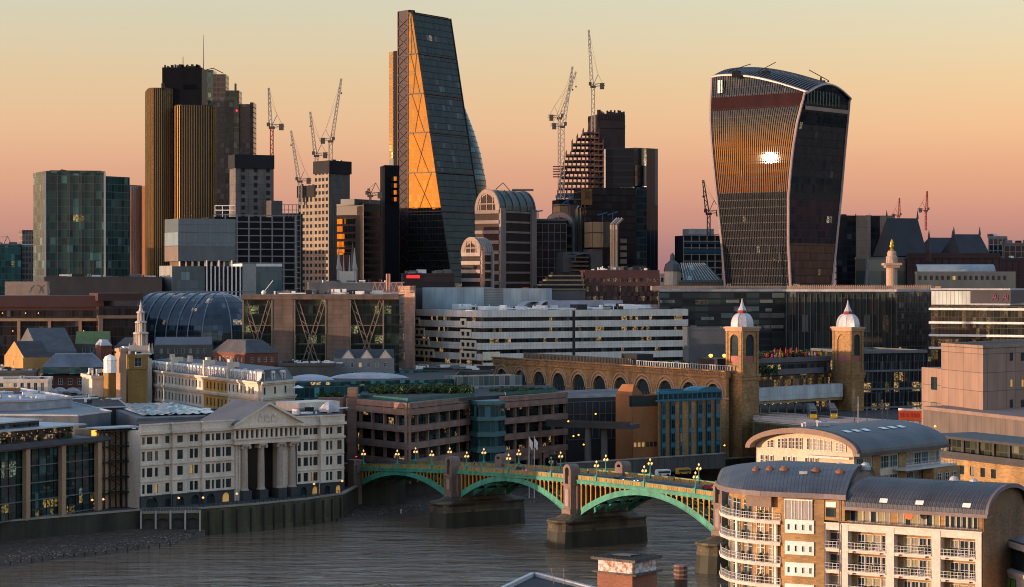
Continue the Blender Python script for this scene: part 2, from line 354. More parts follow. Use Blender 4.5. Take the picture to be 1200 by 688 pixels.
bp = N('ShaderNodeBump'); L(n1.outputs[0], bp.inputs['Height']); L(r3.outputs[0], bp.inputs['Strength']); bp.inputs['Distance'].default_value = 2.6; L(bp.outputs[0], pb.inputs['Normal'])
b = MB(); b.face([(-9000, -2000, 0), (9000, -2000, 0), (9000, 9000, 0), (-9000, 9000, 0)]); struct(b.build('river', m, org=(0, 0, 0)))
# foreshore: shingle and mud left bare by the low tide
MUD = mat('mud_shingle', (.075, .052, .036), .85, var=.7, scale=.5, streak=1, bump=1.0, fine=.6)
b = MB()
def shore(top, bot, zt, zb, k=5):
    for i in range(len(top) - 1):
        for j in range(k):
            t0, t1 = j / k, (j + 1) / k
            def q(a, c, t, i): return (a[0] + (c[0] - a[0]) * t, a[1] + (c[1] - a[1]) * t, zt + (zb - zt) * t + .5 * sin(a[0] * .7 + t * 9) * t * (1 - t))
            b.face([q(top[i], bot[i], t1, i), q(top[i + 1], bot[i + 1], t1, i), q(top[i + 1], bot[i + 1], t0, i), q(top[i], bot[i], t0, i)])
shore([(-210, 586), P(0, 622), P(60, 633), P(130, 646), P(180, 653), P(240, 657)], [(-200, 540), P(-5, 573), P(60, 592), P(130, 606), P(185, 628), P(240, 650)], 2.6, -.3)
shore([P(395, 703), P(412, 735), P(450, 766), P(560, 790), P(660, 815), P(800, 850)], [P(396, 690), P(425, 690), P(470, 697), P(560, 728), P(650, 752), P(800, 800)], 2.2, -.3)
struct(b.build('foreshore', MUD))
r = random.Random(3); rk = MB()
for i in range(1700):
    if i % 3: t = r.random(); px = 5 + t * 220; D = r.uniform(585 + px * .22, 625 + px * .2); z = 0.55 + (D - 585 - px * .22) / 40 * 1.8
    else: px = r.uniform(405, 640); D = r.uniform(700, 742) + (px - 405) * .2; z = .9
    x, y = P(px, D); s = r.uniform(.1, .38); rk.lathe((x, y, z - .1), [(s, 0), (s * .8, s * .5), (0, s * .8)], 5, 0, r.random())
tag(rk.build('shingle', mat('shingle_stone', (.22, .16, .12), .9, var=.9, scale=1)), 'scattered shingle and stones on the muddy foreshore', 'shingle', kind='stuff')
# old timber posts standing in the mud at the left
pm = mat('wet_timber', (.03, .022, .016), .8)
pb_ = MB(); pb_.tube((0, 0, -.6), (0, 0, 1.3), .22, .18, 7); pb_.tube((0, 0, 1.3), (0, 0, 1.36), .18, .1, 7); pme = pb_.mesh('mooring_post', pm)
for i in range(16):
    px = 12 + i * 12.5; x, y = P(px, 582 + px * .235 + r.uniform(-2, 2))
    o = inst('timber_post', pme, None, (x, y, 0)); o.scale = (1, 1, r.uniform(.6, 1.1)); tag(o, 'short rotten timber post in the row along the muddy foreshore', 'post', 'timber posts on the foreshore')
# river walls
WALLM = mat('algae_wall', (.085, .082, .045), .85, var=.7, scale=.15, streak=.15, bump=.3)
WALLD = mat('wet_wall', (.035, .036, .022), .7, var=.6, scale=.2, streak=.2)
COPE = mat('coping_stone', (.30, .25, .20), .85)
def river_wall(pts, name, label, top=8.0, cope=COPE, fend=0, wm=WALLM):
    rt = root(name, label, 'river wall', (pts[0][0], pts[0][1], 0)); w = MB(); c = MB(); fm = MB()
    for a, q in zip(pts[:-1], pts[1:]):
        f = Fr(a, q); w.box(f, 0, f.L, -.8, .35, -1, top - .45); c.box(f, -.05, f.L + .05, -1, .6, top - .45, top)
        w.box(f, 0, f.L, .36, .9, -1, 1.4)
        if fend:
            n = int(f.L / fend)
            for i in range(n): u = (i + .5) * f.L / n; fm.box(f, u - .25, u + .25, .9, 1.3, -.5, top - 1.2)
    w.build('wall', wm, rt); c.build('coping', cope, rt)
    if fend: fm.build('timber_fenders', pm, rt)
    return rt
river_wall(NB[1:4], 'river_wall', 'dark river wall with pale coping below the glass riverside office', 8.2, wm=WALLD)
river_wall(NB[4:8], 'river_wall', 'green stained river wall with timber fenders below the white columned building', 8.3, fend=4.2)
river_wall(NB[7:9], 'river_wall', 'short dark river wall between white columned building and the bridge', 8.3, wm=WALLD)
river_wall(NB[8:12], 'river_wall', 'dark embankment wall beyond the bridge arches', 8.0, wm=WALLD)
# arched culvert jetty between the two walls
f = Fr(NB[3], NB[4]); rt = root('arched_jetty', 'dark arched openings under white posts between the two river walls', 'jetty', (*f.o, 0))
w = MB(); n = 4; bw = f.L / n
for i in range(n):
    u = i * bw; w.box(f, u, u + .5, -.5, 1.0, -1, 6.8); w.box(f, u + bw - .5, u + bw, -.5, 1.0, -1, 6.8)
    r0 = bw / 2 - .5
    for k in range(8):
        a0, a1 = pi * k / 8, pi * (k + 1) / 8; x0, x1 = u + bw / 2 - r0 * cos(a0), u + bw / 2 - r0 * cos(a1); z0, z1 = 4.2 + r0 * .7 * sin(a0), 4.2 + r0 * .7 * sin(a1)
        w.face([f.w(x0, 1.0, z0), f.w(x1, 1.0, z1), f.w(x1, 1.0, 6.8), f.w(x0, 1.0, 6.8)]); w.face([f.w(x0, 1.0, z0), f.w(x0, -.5, z0), f.w(x1, -.5, z1), f.w(x1, 1.0, z1)])
w.box(f, 0, f.L, -4, -.6, -1, 7.2); w.build('arches', WALLD, rt)
c = MB(); c.box(f, -.2, f.L + .2, -4, 1.2, 6.85, 7.5)
for i in range(22): u = i * f.L / 21; c.box(f, u - .05, u + .05, 1.0, 1.1, 7.5, 8.5)
c.box(f, 0, f.L, 1.0, 1.1, 8.5, 8.6); c.build('deck', COPE, rt)
for i in range(n + 1):
    p = MB(); u = i * bw; p.tube(f.w(u, 1.6, -1), f.w(u, 1.6, 7.7), .28, .28, 8); p.build('post', mat('weathered_post', (.42, .40, .35), .8), rt)
# ---------------- the bridge ----------------
BP = [P(417, 729), P(530, 680), P(668, 629), P(848, 575)]
d0 = (BP[3][0] - BP[2][0], BP[3][1] - BP[2][1]); BP += [(BP[3][0] + d0[0], BP[3][1] + d0[1]), (BP[3][0] + 1.9 * d0[0], BP[3][1] + 1.9 * d0[1])]
# straight axis through the first and fourth point
BA = Fr(BP[0], BP[3], 0)
PU = [0] + [((p[0] - BP[0][0]) * BA.U[0] + (p[1] - BP[0][1]) * BA.U[1]) for p in BP[1:4]]
PU += [PU[3] + 68, PU[3] + 130]
BW = 17.5
def dz(u):  # deck (parapet foot) height, gentle hump over the middle span
    c = (PU[2] + PU[3]) / 2; return 19.2 - 4.2 * ((u - c) / (PU[3] - c + 120)) ** 2 * 1.25
br = root('arched_road_bridge', 'green and yellow painted iron arch bridge on stone piers across the river', 'bridge', (*BP[0], 0))
ST = 3.0
def strip(b, u0, u1, w0, w1, zl, zh, mi=0, step=ST):
    n = max(1, int(round((u1 - u0) / step)))
    for i in range(n):
        a, c = u0 + (u1 - u0) * i / n, u0 + (u1 - u0) * (i + 1) / n
        p = [BA.w(a, w0, zl(a)), BA.w(c, w0, zl(c)), BA.w(c, w0, zh(c)), BA.w(a, w0, zh(a))]; q = [BA.w(a, w1, zl(a)), BA.w(c, w1, zl(c)), BA.w(c, w1, zh(c)), BA.w(a, w1, zh(a))]
        b.face(p, None, mi); b.face(q[::-1], None, mi); b.face([p[3], p[2], q[2], q[3]], None, mi); b.face([p[1], p[0], q[0], q[1]], None, mi)
E_ = PU[-1]
d = MB(); strip(d, -14, E_, -BW + .6, -.6, lambda u: dz(u) - .9, lambda u: dz(u)); d.build('deck', CONCD, br)
ROADM = mat('asphalt', (.055, .05, .05), .85)
d = MB(); strip(d, -30, E_, -BW + 3.4, -3.4, lambda u: dz(u) + .004, lambda u: dz(u) + .01); rd = d.build('carriageway', ROADM, br)
d = MB(); strip(d, -14, E_, -3.3, -.6, lambda u: dz(u) + .002, lambda u: dz(u) + .14); strip(d, -14, E_, -BW + .6, -BW + 3.3, lambda u: dz(u) + .002, lambda u: dz(u) + .14); d.build('pavements', mat('paving', (.15, .14, .13), .85), br)
d = MB()
u = -10
while u < E_: strip(d, u, u + 3, -BW / 2 - .07, -BW / 2 + .07, lambda u: dz(u) + .012, lambda u: dz(u) + .016); u += 7
strip(d, -10, E_, -BW + 3.7, -BW + 3.8, lambda u: dz(u) + .012, lambda u: dz(u) + .016); strip(d, -10, E_, -3.8, -3.7, lambda u: dz(u) + .012, lambda u: dz(u) + .016)
d.build('lane_markings', WHITE, br)
for s, (wa, wb) in (('near', (-.5, 0)), ('far', (-BW, -BW + .5))):
    g = MB(); strip(g, 0, E_, wa - .25, wb + .25, lambda u: dz(u) - 1.1, lambda u: dz(u) - .35, 0); strip(g, 0, E_, wa - .4, wb + .4, lambda u: dz(u) - .35, lambda u: dz(u) - .1, 0)
    g.build('girder', GREEN, br)
    g = MB(); strip(g, 0, E_, wa, wb, lambda u: dz(u) - .1, lambda u: dz(u) + .08, 0); strip(g, 0, E_, wa + .12, wb - .12, lambda u: dz(u) + .08, lambda u: dz(u) + 1.12, 1)
    strip(g, 0, E_, wa, wb, lambda u: dz(u) + 1.12, lambda u: dz(u) + 1.26, 0)
    u = 0
    while u < E_:
        g.box(BA, u - .16, u + .16, wa + .02, wb - .02, dz(u) + .08, dz(u) + .98, 0)
        for k in range(1, 5): g.box(BA, u + k * .78 - .05, u + k * .78 + .05, wa + .07, wb - .07, dz(u) + .1, dz(u) + .96, 0)
        u += 3.9
    g.build('parapet', [GREEN, YEL], br)
# arches: ribs, spandrel struts
def arch(u0, u1, k):
    a, c = u0 + 3.8, u1 - 3.8; mid = (a + c) / 2; zs = 9.2 if k else 8.4; zc = dz(mid) - 2.2
    def zz(u, o=0): t = (u - mid) / ((c - a) / 2); return zs + (zc - zs) * (1 - t * t) + o
    for wa in (-.1, -BW / 4, -BW / 2, -BW * .75, -BW + .7):
        b = MB(); strip(b, a, c, wa - .6, wa, lambda u: zz(u, -.0), lambda u: zz(u, 1.25 + .6 * abs((u - mid) / ((c - a) / 2))), 0, 1.6)
        if wa in (-.1, -BW + .7): strip(b, a, c, wa - .75, wa + .15, lambda u: zz(u, -.15), lambda u: zz(u, .08), 0, 1.6); 
        b.build('arch_rib', GREEN, br)
    n = 26
    for wa in (-.15, -BW + .65):
        b = MB()
        for i in range(n + 1):
            u = a + (c - a) * i / n; zt = dz(u) - 1.1; zb = zz(u, 1.2)
            if zt - zb > .5:
                b.box(BA, u - .22, u + .22, wa - .4, wa, zb, zt, 0)
                b.box(BA, u - .42, u + .42, wa - .3, wa + .05, zt - .45, zt - .1, 0)
        b.build('spandrel_struts', YEL, br)
    b = MB()
    for i in range(1, 9):
        u = a + (c - a) * i / 9; b.box(BA, u - .15, u + .15, -BW + .7, -.7, zz(u, .2), zz(u, .9))
    b.build('cross_bracing', DARKM, br)
for k in range(5): arch(PU[k], PU[k + 1], k)
# piers
def pier(u, full=True, towers=(0, 1)):
    zt = dz(u)
    b = MB(); hw = 4.9; ln0, ln1 = 7.5, -BW - 7.5
    def ring(z, t, s):
        h = hw * s; pts = []
        for k in range(7): a = pi * k / 6; pts.append((u - h * cos(a), ln0 - 4 + 4 * s * sin(a) + t))
        for k in range(7): a = pi * k / 6; pts.append((u + h * cos(a), ln1 + 4 - 4 * s * sin(a) - t))
        return [BA.w(x, w_, z) for x, w_ in pts]
    lv = [(-2, .6, 1.04), (1.5, .3, 1.03), (4.6, .15, 1.0), (6.6, 0, .97), (7.3, .2, 1.05), (7.7, .1, 1.02), (8.0, -1.5, .8), (9.3, -3.0, .55)]
    rs = [ring(*x) for x in lv]
    for q in range(len(rs) - 1):
        for i in range(14): j = (i + 1) % 14; b.face([rs[q][i], rs[q][j], rs[q + 1][j], rs[q + 1][i]], [(i * 2, lv[q][0]), (i * 2 + 2, lv[q][0]), (i * 2 + 2, lv[q + 1][0]), (i * 2, lv[q + 1][0])], 1 if q < 2 else 0)
    b.face(rs[-1]); b.build('pier_base', [PIERS, WALLD], br)
    b = MB(); b.box(BA, u - 2.6, u + 2.6, -BW - .3, .3, 8.6, zt - 1.2); b.build('pier_shaft', GRAN, br)
    for t in towers:
        f = Fr(BA.w(u - 3, .2, 0)[:2], BA.w(u + 3, .2, 0)[:2]) if t == 0 else Fr(BA.w(u + 3, -BW - .2, 0)[:2], BA.w(u - 3, -BW - .2, 0)[:2])
        b = MB(); b.box(f, .9, 5.1, -.6, 2.2, 8.8, 10.6); b.box(f, 1.3, 4.7, -.6, 1.8, 10.6, zt - 1.8); b.box(f, .9, 5.1, -.6, 2.1, zt - 1.8, zt - 1.2)
        b.box(f, 1.2, 2.1, -1.4, 1.9, zt - 1.2, zt + 2.6); b.box(f, 3.9, 4.8, -1.4, 1.9, zt - 1.2, zt + 2.6); b.box(f, 2.1, 3.9, -1.4, 1.0, zt - 1.2, zt + .9); b.box(f, 2.1, 3.9, -1.4, -.9, zt + .9, zt + 2.6)
        n = 10
        for k in range(n):
            a0, a1 = pi * k / n, pi * (k + 1) / n
            o0, o1 = (3 - 1.8 * cos(a0), zt + 2.6 + 1.7 * sin(a0)), (3 - 1.8 * cos(a1), zt + 2.6 + 1.7 * sin(a1)); i0, i1 = (3 - .9 * cos(a0), zt + 2.6 + .85 * sin(a0)), (3 - .9 * cos(a1), zt + 2.6 + .85 * sin(a1))
            b.face([f.w(i0[0], 1.9, i0[1]), f.w(i1[0], 1.9, i1[1]), f.w(o1[0], 1.9, o1[1]), f.w(o0[0], 1.9, o0[1])])
            b.face([f.w(o0[0], 1.9, o0[1]), f.w(o1[0], 1.9, o1[1]), f.w(o1[0], -1.4, o1[1]), f.w(o0[0], -1.4, o0[1])]); b.face([f.w(i0[0], 1.9, i0[1]), f.w(i0[0], -1.4, i0[1]), f.w(i1[0], -1.4, i1[1]), f.w(i1[0], 1.9, i1[1])])
            b.face([f.w(i0[0], -1.4, i0[1]), f.w(o0[0], -1.4, o0[1]), f.w(o1[0], -1.4, o1[1]), f.w(i1[0], -1.4, i1[1])])
        b.box(f, 1.9, 4.1, 1.83, 2.0, 10.9, zt - 2.2); tw = b.build('pier_tower', GRAN, br)
        b = MB(); b.box(f, 2.3, 3.7, 1.99, 2.06, 11.4, zt - 2.8); b.build('panel', mat('polished_granite', (.34, .24, .22), .35), tw)
for k in (1, 2, 3, 4): pier(PU[k])
b = MB(); b.box(BA, -14, 1.0, -BW - 1.0, 1.0, 0, dz(0) - 1.6); b.build('abutment_base', WALLD, br); b = MB(); b.box(BA, -14, 3.2, -BW - 1.5, -BW + .6, dz(0) - 1.5, dz(0) + 1.1); b.box(BA, -14, 3.2, -.6, 1.5, dz(0) - 1.5, dz(0) + 1.1)
b.box(BA, -1.5, 2.5, -.8, 2.2, 2, dz(0) + 2.2); b.box(BA, -1.9, 2.9, -1.0, 2.5, dz(0) + 2.2, dz(0) + 2.7); b.build('abutment', GRAN, br)
# road on from the bridge into the city
rb = MB(); f = Fr(BA.w(-140, -BW, 0)[:2], BA.w(-14, -BW, 0)[:2]); 
rb.face([BA.w(-14, -3.4, dz(0) - .6), BA.w(-14, -BW + 3.4, dz(0) - .6), BA.w(-180, -BW + 3.4, 8.4), BA.w(-180, -3.4, 8.4)]); struct(rb.build('road', ROADM))
# lamps
def lamp_proto(lit=True):
    rt = root('bridge_lamp', None, None, (0, 0, 0))
    b = MB(); b.box(G, -.45, .45, -.45, .45, 0, 1.35); b.box(G, -.55, .55, -.55, .55, 1.35, 1.55); b.build('pedestal', GREEN, rt)
    b = MB(); b.lathe((0, 0, 1.55), [(.3, 0), (.2, .5), (.14, .8), (.1, 2.4), (.16, 2.5), (.08, 2.7), (.07, 3.9), (.0, 4.1)], 8)
    for a in range(4):
        x, y = cos(a * pi / 2), sin(a * pi / 2); b.bar((0, 0, 4.1), (x * .5, y * .5, 3.95), .07); b.bar((x * .5, y * .5, 3.95), (x * .62, y * .62, 4.3), .06)
    b.build('post', GREEN, rt)
    for a in range(5):
        x, y, z = (cos(a * pi / 2) * .62, sin(a * pi / 2) * .62, 4.3) if a < 4 else (0, 0, 5.5)
        g = MB(); g.lathe((x, y, z), [(.08, 0), (.2, .12), (.26, .3), (.2, .5), (.1, .6), (.03, .78)], 8); g.build('lantern', LAMPE if lit else GREENL, rt)
    return rt
GREENL = mat('unlit_lantern', (.2, .24, .22), .3)
lp = lamp_proto(); ldark = lamp_proto(False)
def upx(px, w):
    k = (px - 600) / F; x0, y0, _ = BA.w(0, w, 0); return (k * y0 - x0) / (BA.U[0] - k * BA.U[1])
used = {}
ORDN = ['first', 'second', 'third', 'fourth', 'fifth', 'sixth', 'seventh', 'eighth', 'ninth']
for sidei, (w_, pxs) in enumerate(((-.25, (426, 465.5, 506, 547, 596, 646, 699, 755, 815)), (-BW + .25, (487, 527, 567, 608, 657, 710, 762, 819)))):
    for i, px in enumerate(pxs):
        u = upx(px, w_); un = (sidei == 0 and i == 5); pr = ldark if un else lp
        o = pr if not used.get(pr.name) else copy_tree(pr); used[pr.name] = 1
        o.location = BA.w(u, w_, dz(u) + .1); o.rotation_euler.z = BA.a; o.scale = (1, 1, .92)
        tag(o, ('unlit green lamp post, ' if un else 'lit green lamp post, ') + ORDN[i] + ' from the left on the %s parapet of the bridge' % ('near', 'far')[sidei], 'street lamp', 'lamps along the bridge')
# vehicles and people on the bridge
def car(name, label, cat, u, w, rev, body, cab=None, h=1.45, ln=4.4, wd=1.8, taxi=False):
    z = dz(u) + .02; o = BA.w(u, w, z); a = BA.a + (pi if rev else 0); f = Fr(o[:2], (o[0] + cos(a), o[1] + sin(a)), z)
    rt = root(name, label, cat, o, 'vehicles on the bridge'); b = MB(); L2, W2 = ln / 2, wd / 2
    pr = [(-L2, .35), (-L2, .75), (-L2 + .25, .9), (L2 - .3, .85), (L2, .65), (L2, .35)] 
    def ext(pr, w0, b, mi=0, k=0):
        A = [f.w(x, w0, q) for x, q in pr]; B = [f.w(x, -w0, q) for x, q in pr]; b.face(A, None, mi); b.face(B[::-1], None, mi)
        for i in range(len(pr)): j = (i + 1) % len(pr); b.face([A[i], B[i], B[j], A[j]], None, mi)
    ext(pr, W2, b); b.build('body', body, rt)
    b = MB(); ext([(-L2 + .35, .88), (-L2 + .75, h - .06), (L2 - 1.75, h - .06), (L2 - 1.0, .86)], W2 - .12, b); b.build('windows', GL0, rt)
    b = MB(); ext([(-L2 + .72, h - .07), (-L2 + .8, h), (L2 - 1.8, h), (L2 - 1.7, h - .07)], W2 - .15, b); b.build('roof', body, rt)
    for sx in (-1, 1):
        for sy in (-1, 1):
            q = f.w(sx * (L2 - .85), sy * (W2 - .1), .33); q2 = f.w(sx * (L2 - .85), sy * (W2 + .03), .33)
            wh = MB(); wh.tube(q, q2, .33, .33, 10); wh.build('wheel', DARKM, rt)
    for sy in (-1, 1):
        h1 = MB(); h1.box(f, L2 - .04, L2 + .02, sy * (W2 - .3) - .15, sy * (W2 - .3) + .15, .6, .75); h1.build('headlight', emis('headlamp', (1, .8, .55), .8), rt)
        t1 = MB(); t1.box(f, -L2 - .02, -L2 + .04, sy * (W2 - .3) - .16, sy * (W2 - .3) + .16, .62, .82); t1.build('tail_light', REDE, rt)
    return rt
PB = mat('black_paint', (.012, .012, .014), .25); PR = mat('red_paint', (.30, .02, .02), .3); PS = mat('silver_paint', (.30, .31, .33), .3, .5)
car('taxi', 'black taxi with red tail lights left of the second stone pier tower', 'taxi', upx(612, -7), -6.2, True, PB, h=1.75)
car('parked_car', 'dark car beside the stone alcove near the middle of the bridge', 'car', upx(728, -6), -5.6, False, PB)
car('parked_car', 'silver car following the dark car past the stone alcove', 'car', upx(741, -6), -5.6, False, PS)
car('parked_car', 'red car on the right end of the bridge near the apartments', 'car', upx(829, -10), -10.5, True, PR)
SKIN = mat('skin', (.45, .26, .18), .6)
def person(pos, label, top, leg, a=0, walk=.25, group='people in the scene', sit=False, s=1.0):
    rt = root('person', label, 'person', pos, group)
    def sk(name, verts, edges, rad, mt, sub=1):
        me = bpy.data.meshes.new(name); me.from_pydata(verts, edges, []); o = bpy.data.objects.new(name, me); C.objects.link(o)
        md = o.modifiers.new('s', 'SKIN'); ly = me.skin_vertices[0] if me.skin_vertices else None
        for v, r_ in zip(me.skin_vertices[0].data, rad): v.radius = (r_, r_)
        me.skin_vertices[0].data[0].use_root = True
        o.modifiers.new('d', 'SUBSURF').levels = sub; dg = bpy.context.evaluated_depsgraph_get(); me2 = bpy.data.meshes.new_from_object(o.evaluated_get(dg)); bpy.data.objects.remove(o)
        me2.materials.clear(); me2.materials.append(mt); oo = bpy.data.objects.new(name, me2); C.objects.link(oo); oo.parent = rt; return oo
    w = walk
    V = [(0, 0, .95), (0, 0, 1.2), (0, 0, 1.42), (0, 0, 1.52), (0, 0, 1.66), (-.2, 0, 1.4), (-.26, -w * .5, 1.12), (-.24, -w * .8, .88), (.2, 0, 1.4), (.26, w * .5, 1.12), (.24, w * .6, .88),
         (-.1, 0, .9), (-.11, w * .5, .5), (-.11, w, .07), (-.11, w - .14, .04), (.1, 0, .9), (.11, -w * .4, .5), (.11, -w, .07), (.11, -w - .14, .04)]
    Ed = [(0, 1), (1, 2), (2, 3), (3, 4), (2, 5), (5, 6), (6, 7), (2, 8), (8, 9), (9, 10), (0, 11), (11, 12), (12, 13), (13, 14), (0, 15), (15, 16), (16, 17), (17, 18)]
    Rd = [.14, .14, .15, .06, .105, .07, .05, .035, .07, .05, .035, .09, .06, .045, .035, .09, .06, .045, .035]
    sk('body', V, Ed, Rd, SKIN)
    sk('jacket', [(0, 0, .9), (0, 0, 1.2), (0, 0, 1.42), (-.2, 0, 1.4), (-.26, -w * .5, 1.12), (-.24, -w * .8, .93), (.2, 0, 1.4), (.26, w * .5, 1.12), (.24, w * .6, .93)], [(0, 1), (1, 2), (2, 3), (3, 4), (4, 5), (2, 6), (6, 7), (7, 8)], [.17, .165, .17, .09, .068, .055, .09, .068, .055], top)
    sk('trousers', [(0, 0, .93), (-.1, 0, .88), (-.11, w * .5, .5), (-.11, w, .12), (.1, 0, .88), (.11, -w * .4, .5), (.11, -w, .12)], [(0, 1), (1, 2), (2, 3), (0, 4), (4, 5), (5, 6)], [.15, .11, .078, .06, .11, .078, .06], leg)
    h = MB(); h.lathe((0, .02, 1.68), [(.10, -.02), (.12, .03), (.09, .09), (0, .12)], 8); h.build('hair', DARKM, rt, org=(0, 0, 0)); 
    rt.rotation_euler.z = a; rt.scale = (s, s, s); return rt
JW = mat('pale_cloth', (.6, .6, .62), .9); JD = mat('dark_cloth', (.02, .022, .03), .9); JR = mat('red_cloth', (.4, .03, .03), .9)
for px, w_, tp, lab in ((689, -13, JW, 'person in a pale jacket walking by the far parapet of the bridge'), (640, -2, JD, 'person in dark clothes by the near parapet beside the unlit lamp'), (556, -15.5, JR, 'person in a red top on the far pavement of the bridge'), (790, -15.5, JD, 'person in dark clothes on the far pavement towards the apartments')):
    u = upx(px, w_); person(BA.w(u, w_, dz(u) + .14), lab, tp, JD, BA.a + pi / 2)
x, y = PZ(470, 601, 2.0); person((x, y, 1.6), 'person in a white top standing on the mud under the first arch', JW, JW, .3, .1)
# traffic light at the left end
rt = root('traffic_light', 'red traffic light at the left end of the bridge', 'traffic light', BA.w(-3, -2, dz(0)))
b = MB(); q = BA.w(-3, -2, dz(0)); b.tube(q, (q[0], q[1], q[2] + 3.2), .08, .08, 8); b.build('pole', DARKM, rt)
f = Fr(q[:2], (q[0] + 1, q[1]), q[2]); b = MB(); b.box(f, -.25, .25, -.15, .2, 2.5, 3.6); b.build('signal_head', DARKM, rt); b = MB(); b.lathe((q[0], q[1] - .3, q[2] + 3.2), [(.2, 0), (.25, .12), (.2, .25)], 8); b.build('red_lamp', REDE, rt)
# two flagpoles
for px, lab in ((620, 'left of the two white flagpoles in front of the striped office'), (626, 'right of the two white flagpoles in front of the striped office')):
    x, y = P(px, 690); rt = root('flagpole', lab, 'flagpole', (x, y, 8), 'flagpoles by the far side of the bridge'); b = MB(); b.tube((x, y, 7.6), (x, y, 27), .14, .06, 8); b.build('pole', WHITE, rt)
    b = MB(); b.face([(x, y, 26.6), (x + 1.2, y - .4, 25), (x + 1.0, y - .2, 22.4), (x, y, 24)]); b.face([(x, y + .02, 24), (x + 1.0, y - .18, 22.4), (x + 1.2, y - .38, 25), (x, y + .02, 26.6)]); b.build('flag', JW, rt)
# ---------------- riverside buildings ----------------
def bld(name, label, pts, z1, wm, rm=ROOFD, z0=7.5, cat='building', par=.8, group=None, body='wall', pm_=None):
    rt = root(name, label, cat, cen(pts), group)
    b = MB(); b.prism(pts, z0, z1, cap=False); b.build(body, wm, rt)
    b = MB(); b.prism(pts, z1 - .5, z1 - .02)
    if par:
        for a, c in zip(pts, pts[1:] + pts[:1]):
            f = Fr(a, c); b.box(f, -.05, f.L + .05, -.4, .06, z1 - .3, z1 + par, 1)
    b.build('roof', [rm, pm_ or wm], rt)
    return rt, Fr(pts[0], pts[1]), Fr(pts[1], pts[2])
# --- white columned building
VA, VB = P(165, 660), P(402, 712); vf = Fr(VA, VB)
def uof(fr, px, w=0):
    k = (px - 600) / F; x0, y0, _ = fr.w(0, w, 0); return (k * y0 - x0) / (fr.U[0] - k * fr.U[1])
vr = root('columned_building', 'long white stone building with a pedimented portico of tall columns on the river wall', 'building', (*VA, 8))
ROWS = [(11.9, 14.6), (16.8, 19.5), (21.6, 24.4), (26.6, 28.7)]
BASEM = mat('dark_granite', (.045, .05, .052), .6)
def vseg(pa, pb, w, cols, ped=()):
    ua, ub = uof(vf, pa, w), uof(vf, pb, w); f = Fr(side(vf, ua, w), side(vf, ub, w))
    b = MB(); b.box(f, 0, f.L, -14, -.06, 7.5, 30.5); b.build('wall_core', STONEW, vr)
    cc = [(uof(f, a), uof(f, c)) for a, c in cols]
    punched(vr, f, f.L, 30.2 - 11.0, cc, ROWS, .55, STONEW, DARKM, 2, 3, .05, .05, 0, 11.0, ft=.1)
    b = MB(); b.box(f, -.2, f.L + .2, .56, 1.05, 25.2, 25.9); b.box(f, -.3, f.L + .3, .56, 1.5, 29.5, 30.3); b.box(f, -.1, f.L + .1, .2, .7, 30.3, 32.2); b.box(f, -.2, f.L + .2, .1, .9, 32.2, 32.6)
    b.box(f, -.1, f.L + .1, .56, .8, 15.3, 15.6); b.box(f, -.1, f.L + .1, .56, .8, 20.2, 20.5); b.build('cornice', STONEW, vr)
    b = MB()
    for a, c in ped:
        u0_, u1_ = uof(f, a), uof(f, c); b.box(f, u0_ - .4, u1_ + .4, .56, 1.1, 20.3, 20.6)
        b.face([f.w(u0_ - .4, 1.1, 20.6), f.w(u1_ + .4, 1.1, 20.6), f.w((u0_ + u1_) / 2, 1.1, 21.3)]); b.face([f.w(u0_ - .4, .5, 20.6), f.w(u0_ - .4, 1.1, 20.6), f.w((u0_ + u1_) / 2, 1.1, 21.3), f.w((u0_ + u1_) / 2, .5, 21.3)]); b.face([f.w(u1_ + .4, 1.1, 20.6), f.w(u1_ + .4, .5, 20.6), f.w((u0_ + u1_) / 2, .5, 21.3), f.w((u0_ + u1_) / 2, 1.1, 21.3)])
    if ped: b.build('window_pediments', STONEW, vr)
    b = MB(); n = max(1, int(f.L / 4.4)); bw = f.L / n
    for i in range(n):
        u = i * bw; b.box(f, u, u + bw * .24, -.05, .8, 7.5, 11.0); b.box(f, u + bw * .76, u + bw, -.05, .8, 7.5, 11.0); r0 = bw * .26
        for k in range(6):
            a0, a1 = pi * k / 6, pi * (k + 1) / 6; x0, x1 = u + bw / 2 - r0 * cos(a0), u + bw / 2 - r0 * cos(a1); z0, z1 = 9.0 + r0 * sin(a0), 9.0 + r0 * sin(a1)
            b.face([f.w(x0, .8, z0), f.w(x1, .8, z1), f.w(x1, .8, 11), f.w(x0, .8, 11)]); b.face([f.w(x0, .8, z0), f.w(x0, 0, z0), f.w(x1, 0, z1), f.w(x1, .8, z1)])
    b.box(f, -.1, f.L + .1, .5, .95, 10.9, 11.25); b.build('arcade_base', BASEM, vr)
    for i in range(n):
        q = f.w((i + .5) * bw, .02, 7.6); g = MB(); g.box(f, (i + .5) * bw - bw * .24, (i + .5) * bw + bw * .24, 0, .05, 7.6, 10.4); g.build('doorway', GLL if i % 4 == 1 else GL0, vr)
vseg(163.5, 189, 1.0, [(165.5, 168.6), (171, 177.5), (180.5, 184)], [(171, 177.5)])
vseg(189, 201, 0, [(192.6, 197.4)], [(192.6, 197.4)])
vseg(201, 218, 1.0, [(206.6, 213.3)], [(206.6, 213.3)])
vseg(218, 236, 0, [(221.3, 225.3), (226.6, 231)])
vseg(236, 273, .8, [(239.6, 245), (247.2, 249.8), (251.8, 257.5), (259.6, 262), (263.6, 269.8)], [(239.6, 269.8)])
vseg(347, 375, .8, [(347.8, 351.5), (354.5, 360), (361.8, 364.6), (366, 371.3)], [(349, 371)])
vseg(375, 402, 2.2, [(381, 384), (385.5, 388.4), (394, 399.4)])
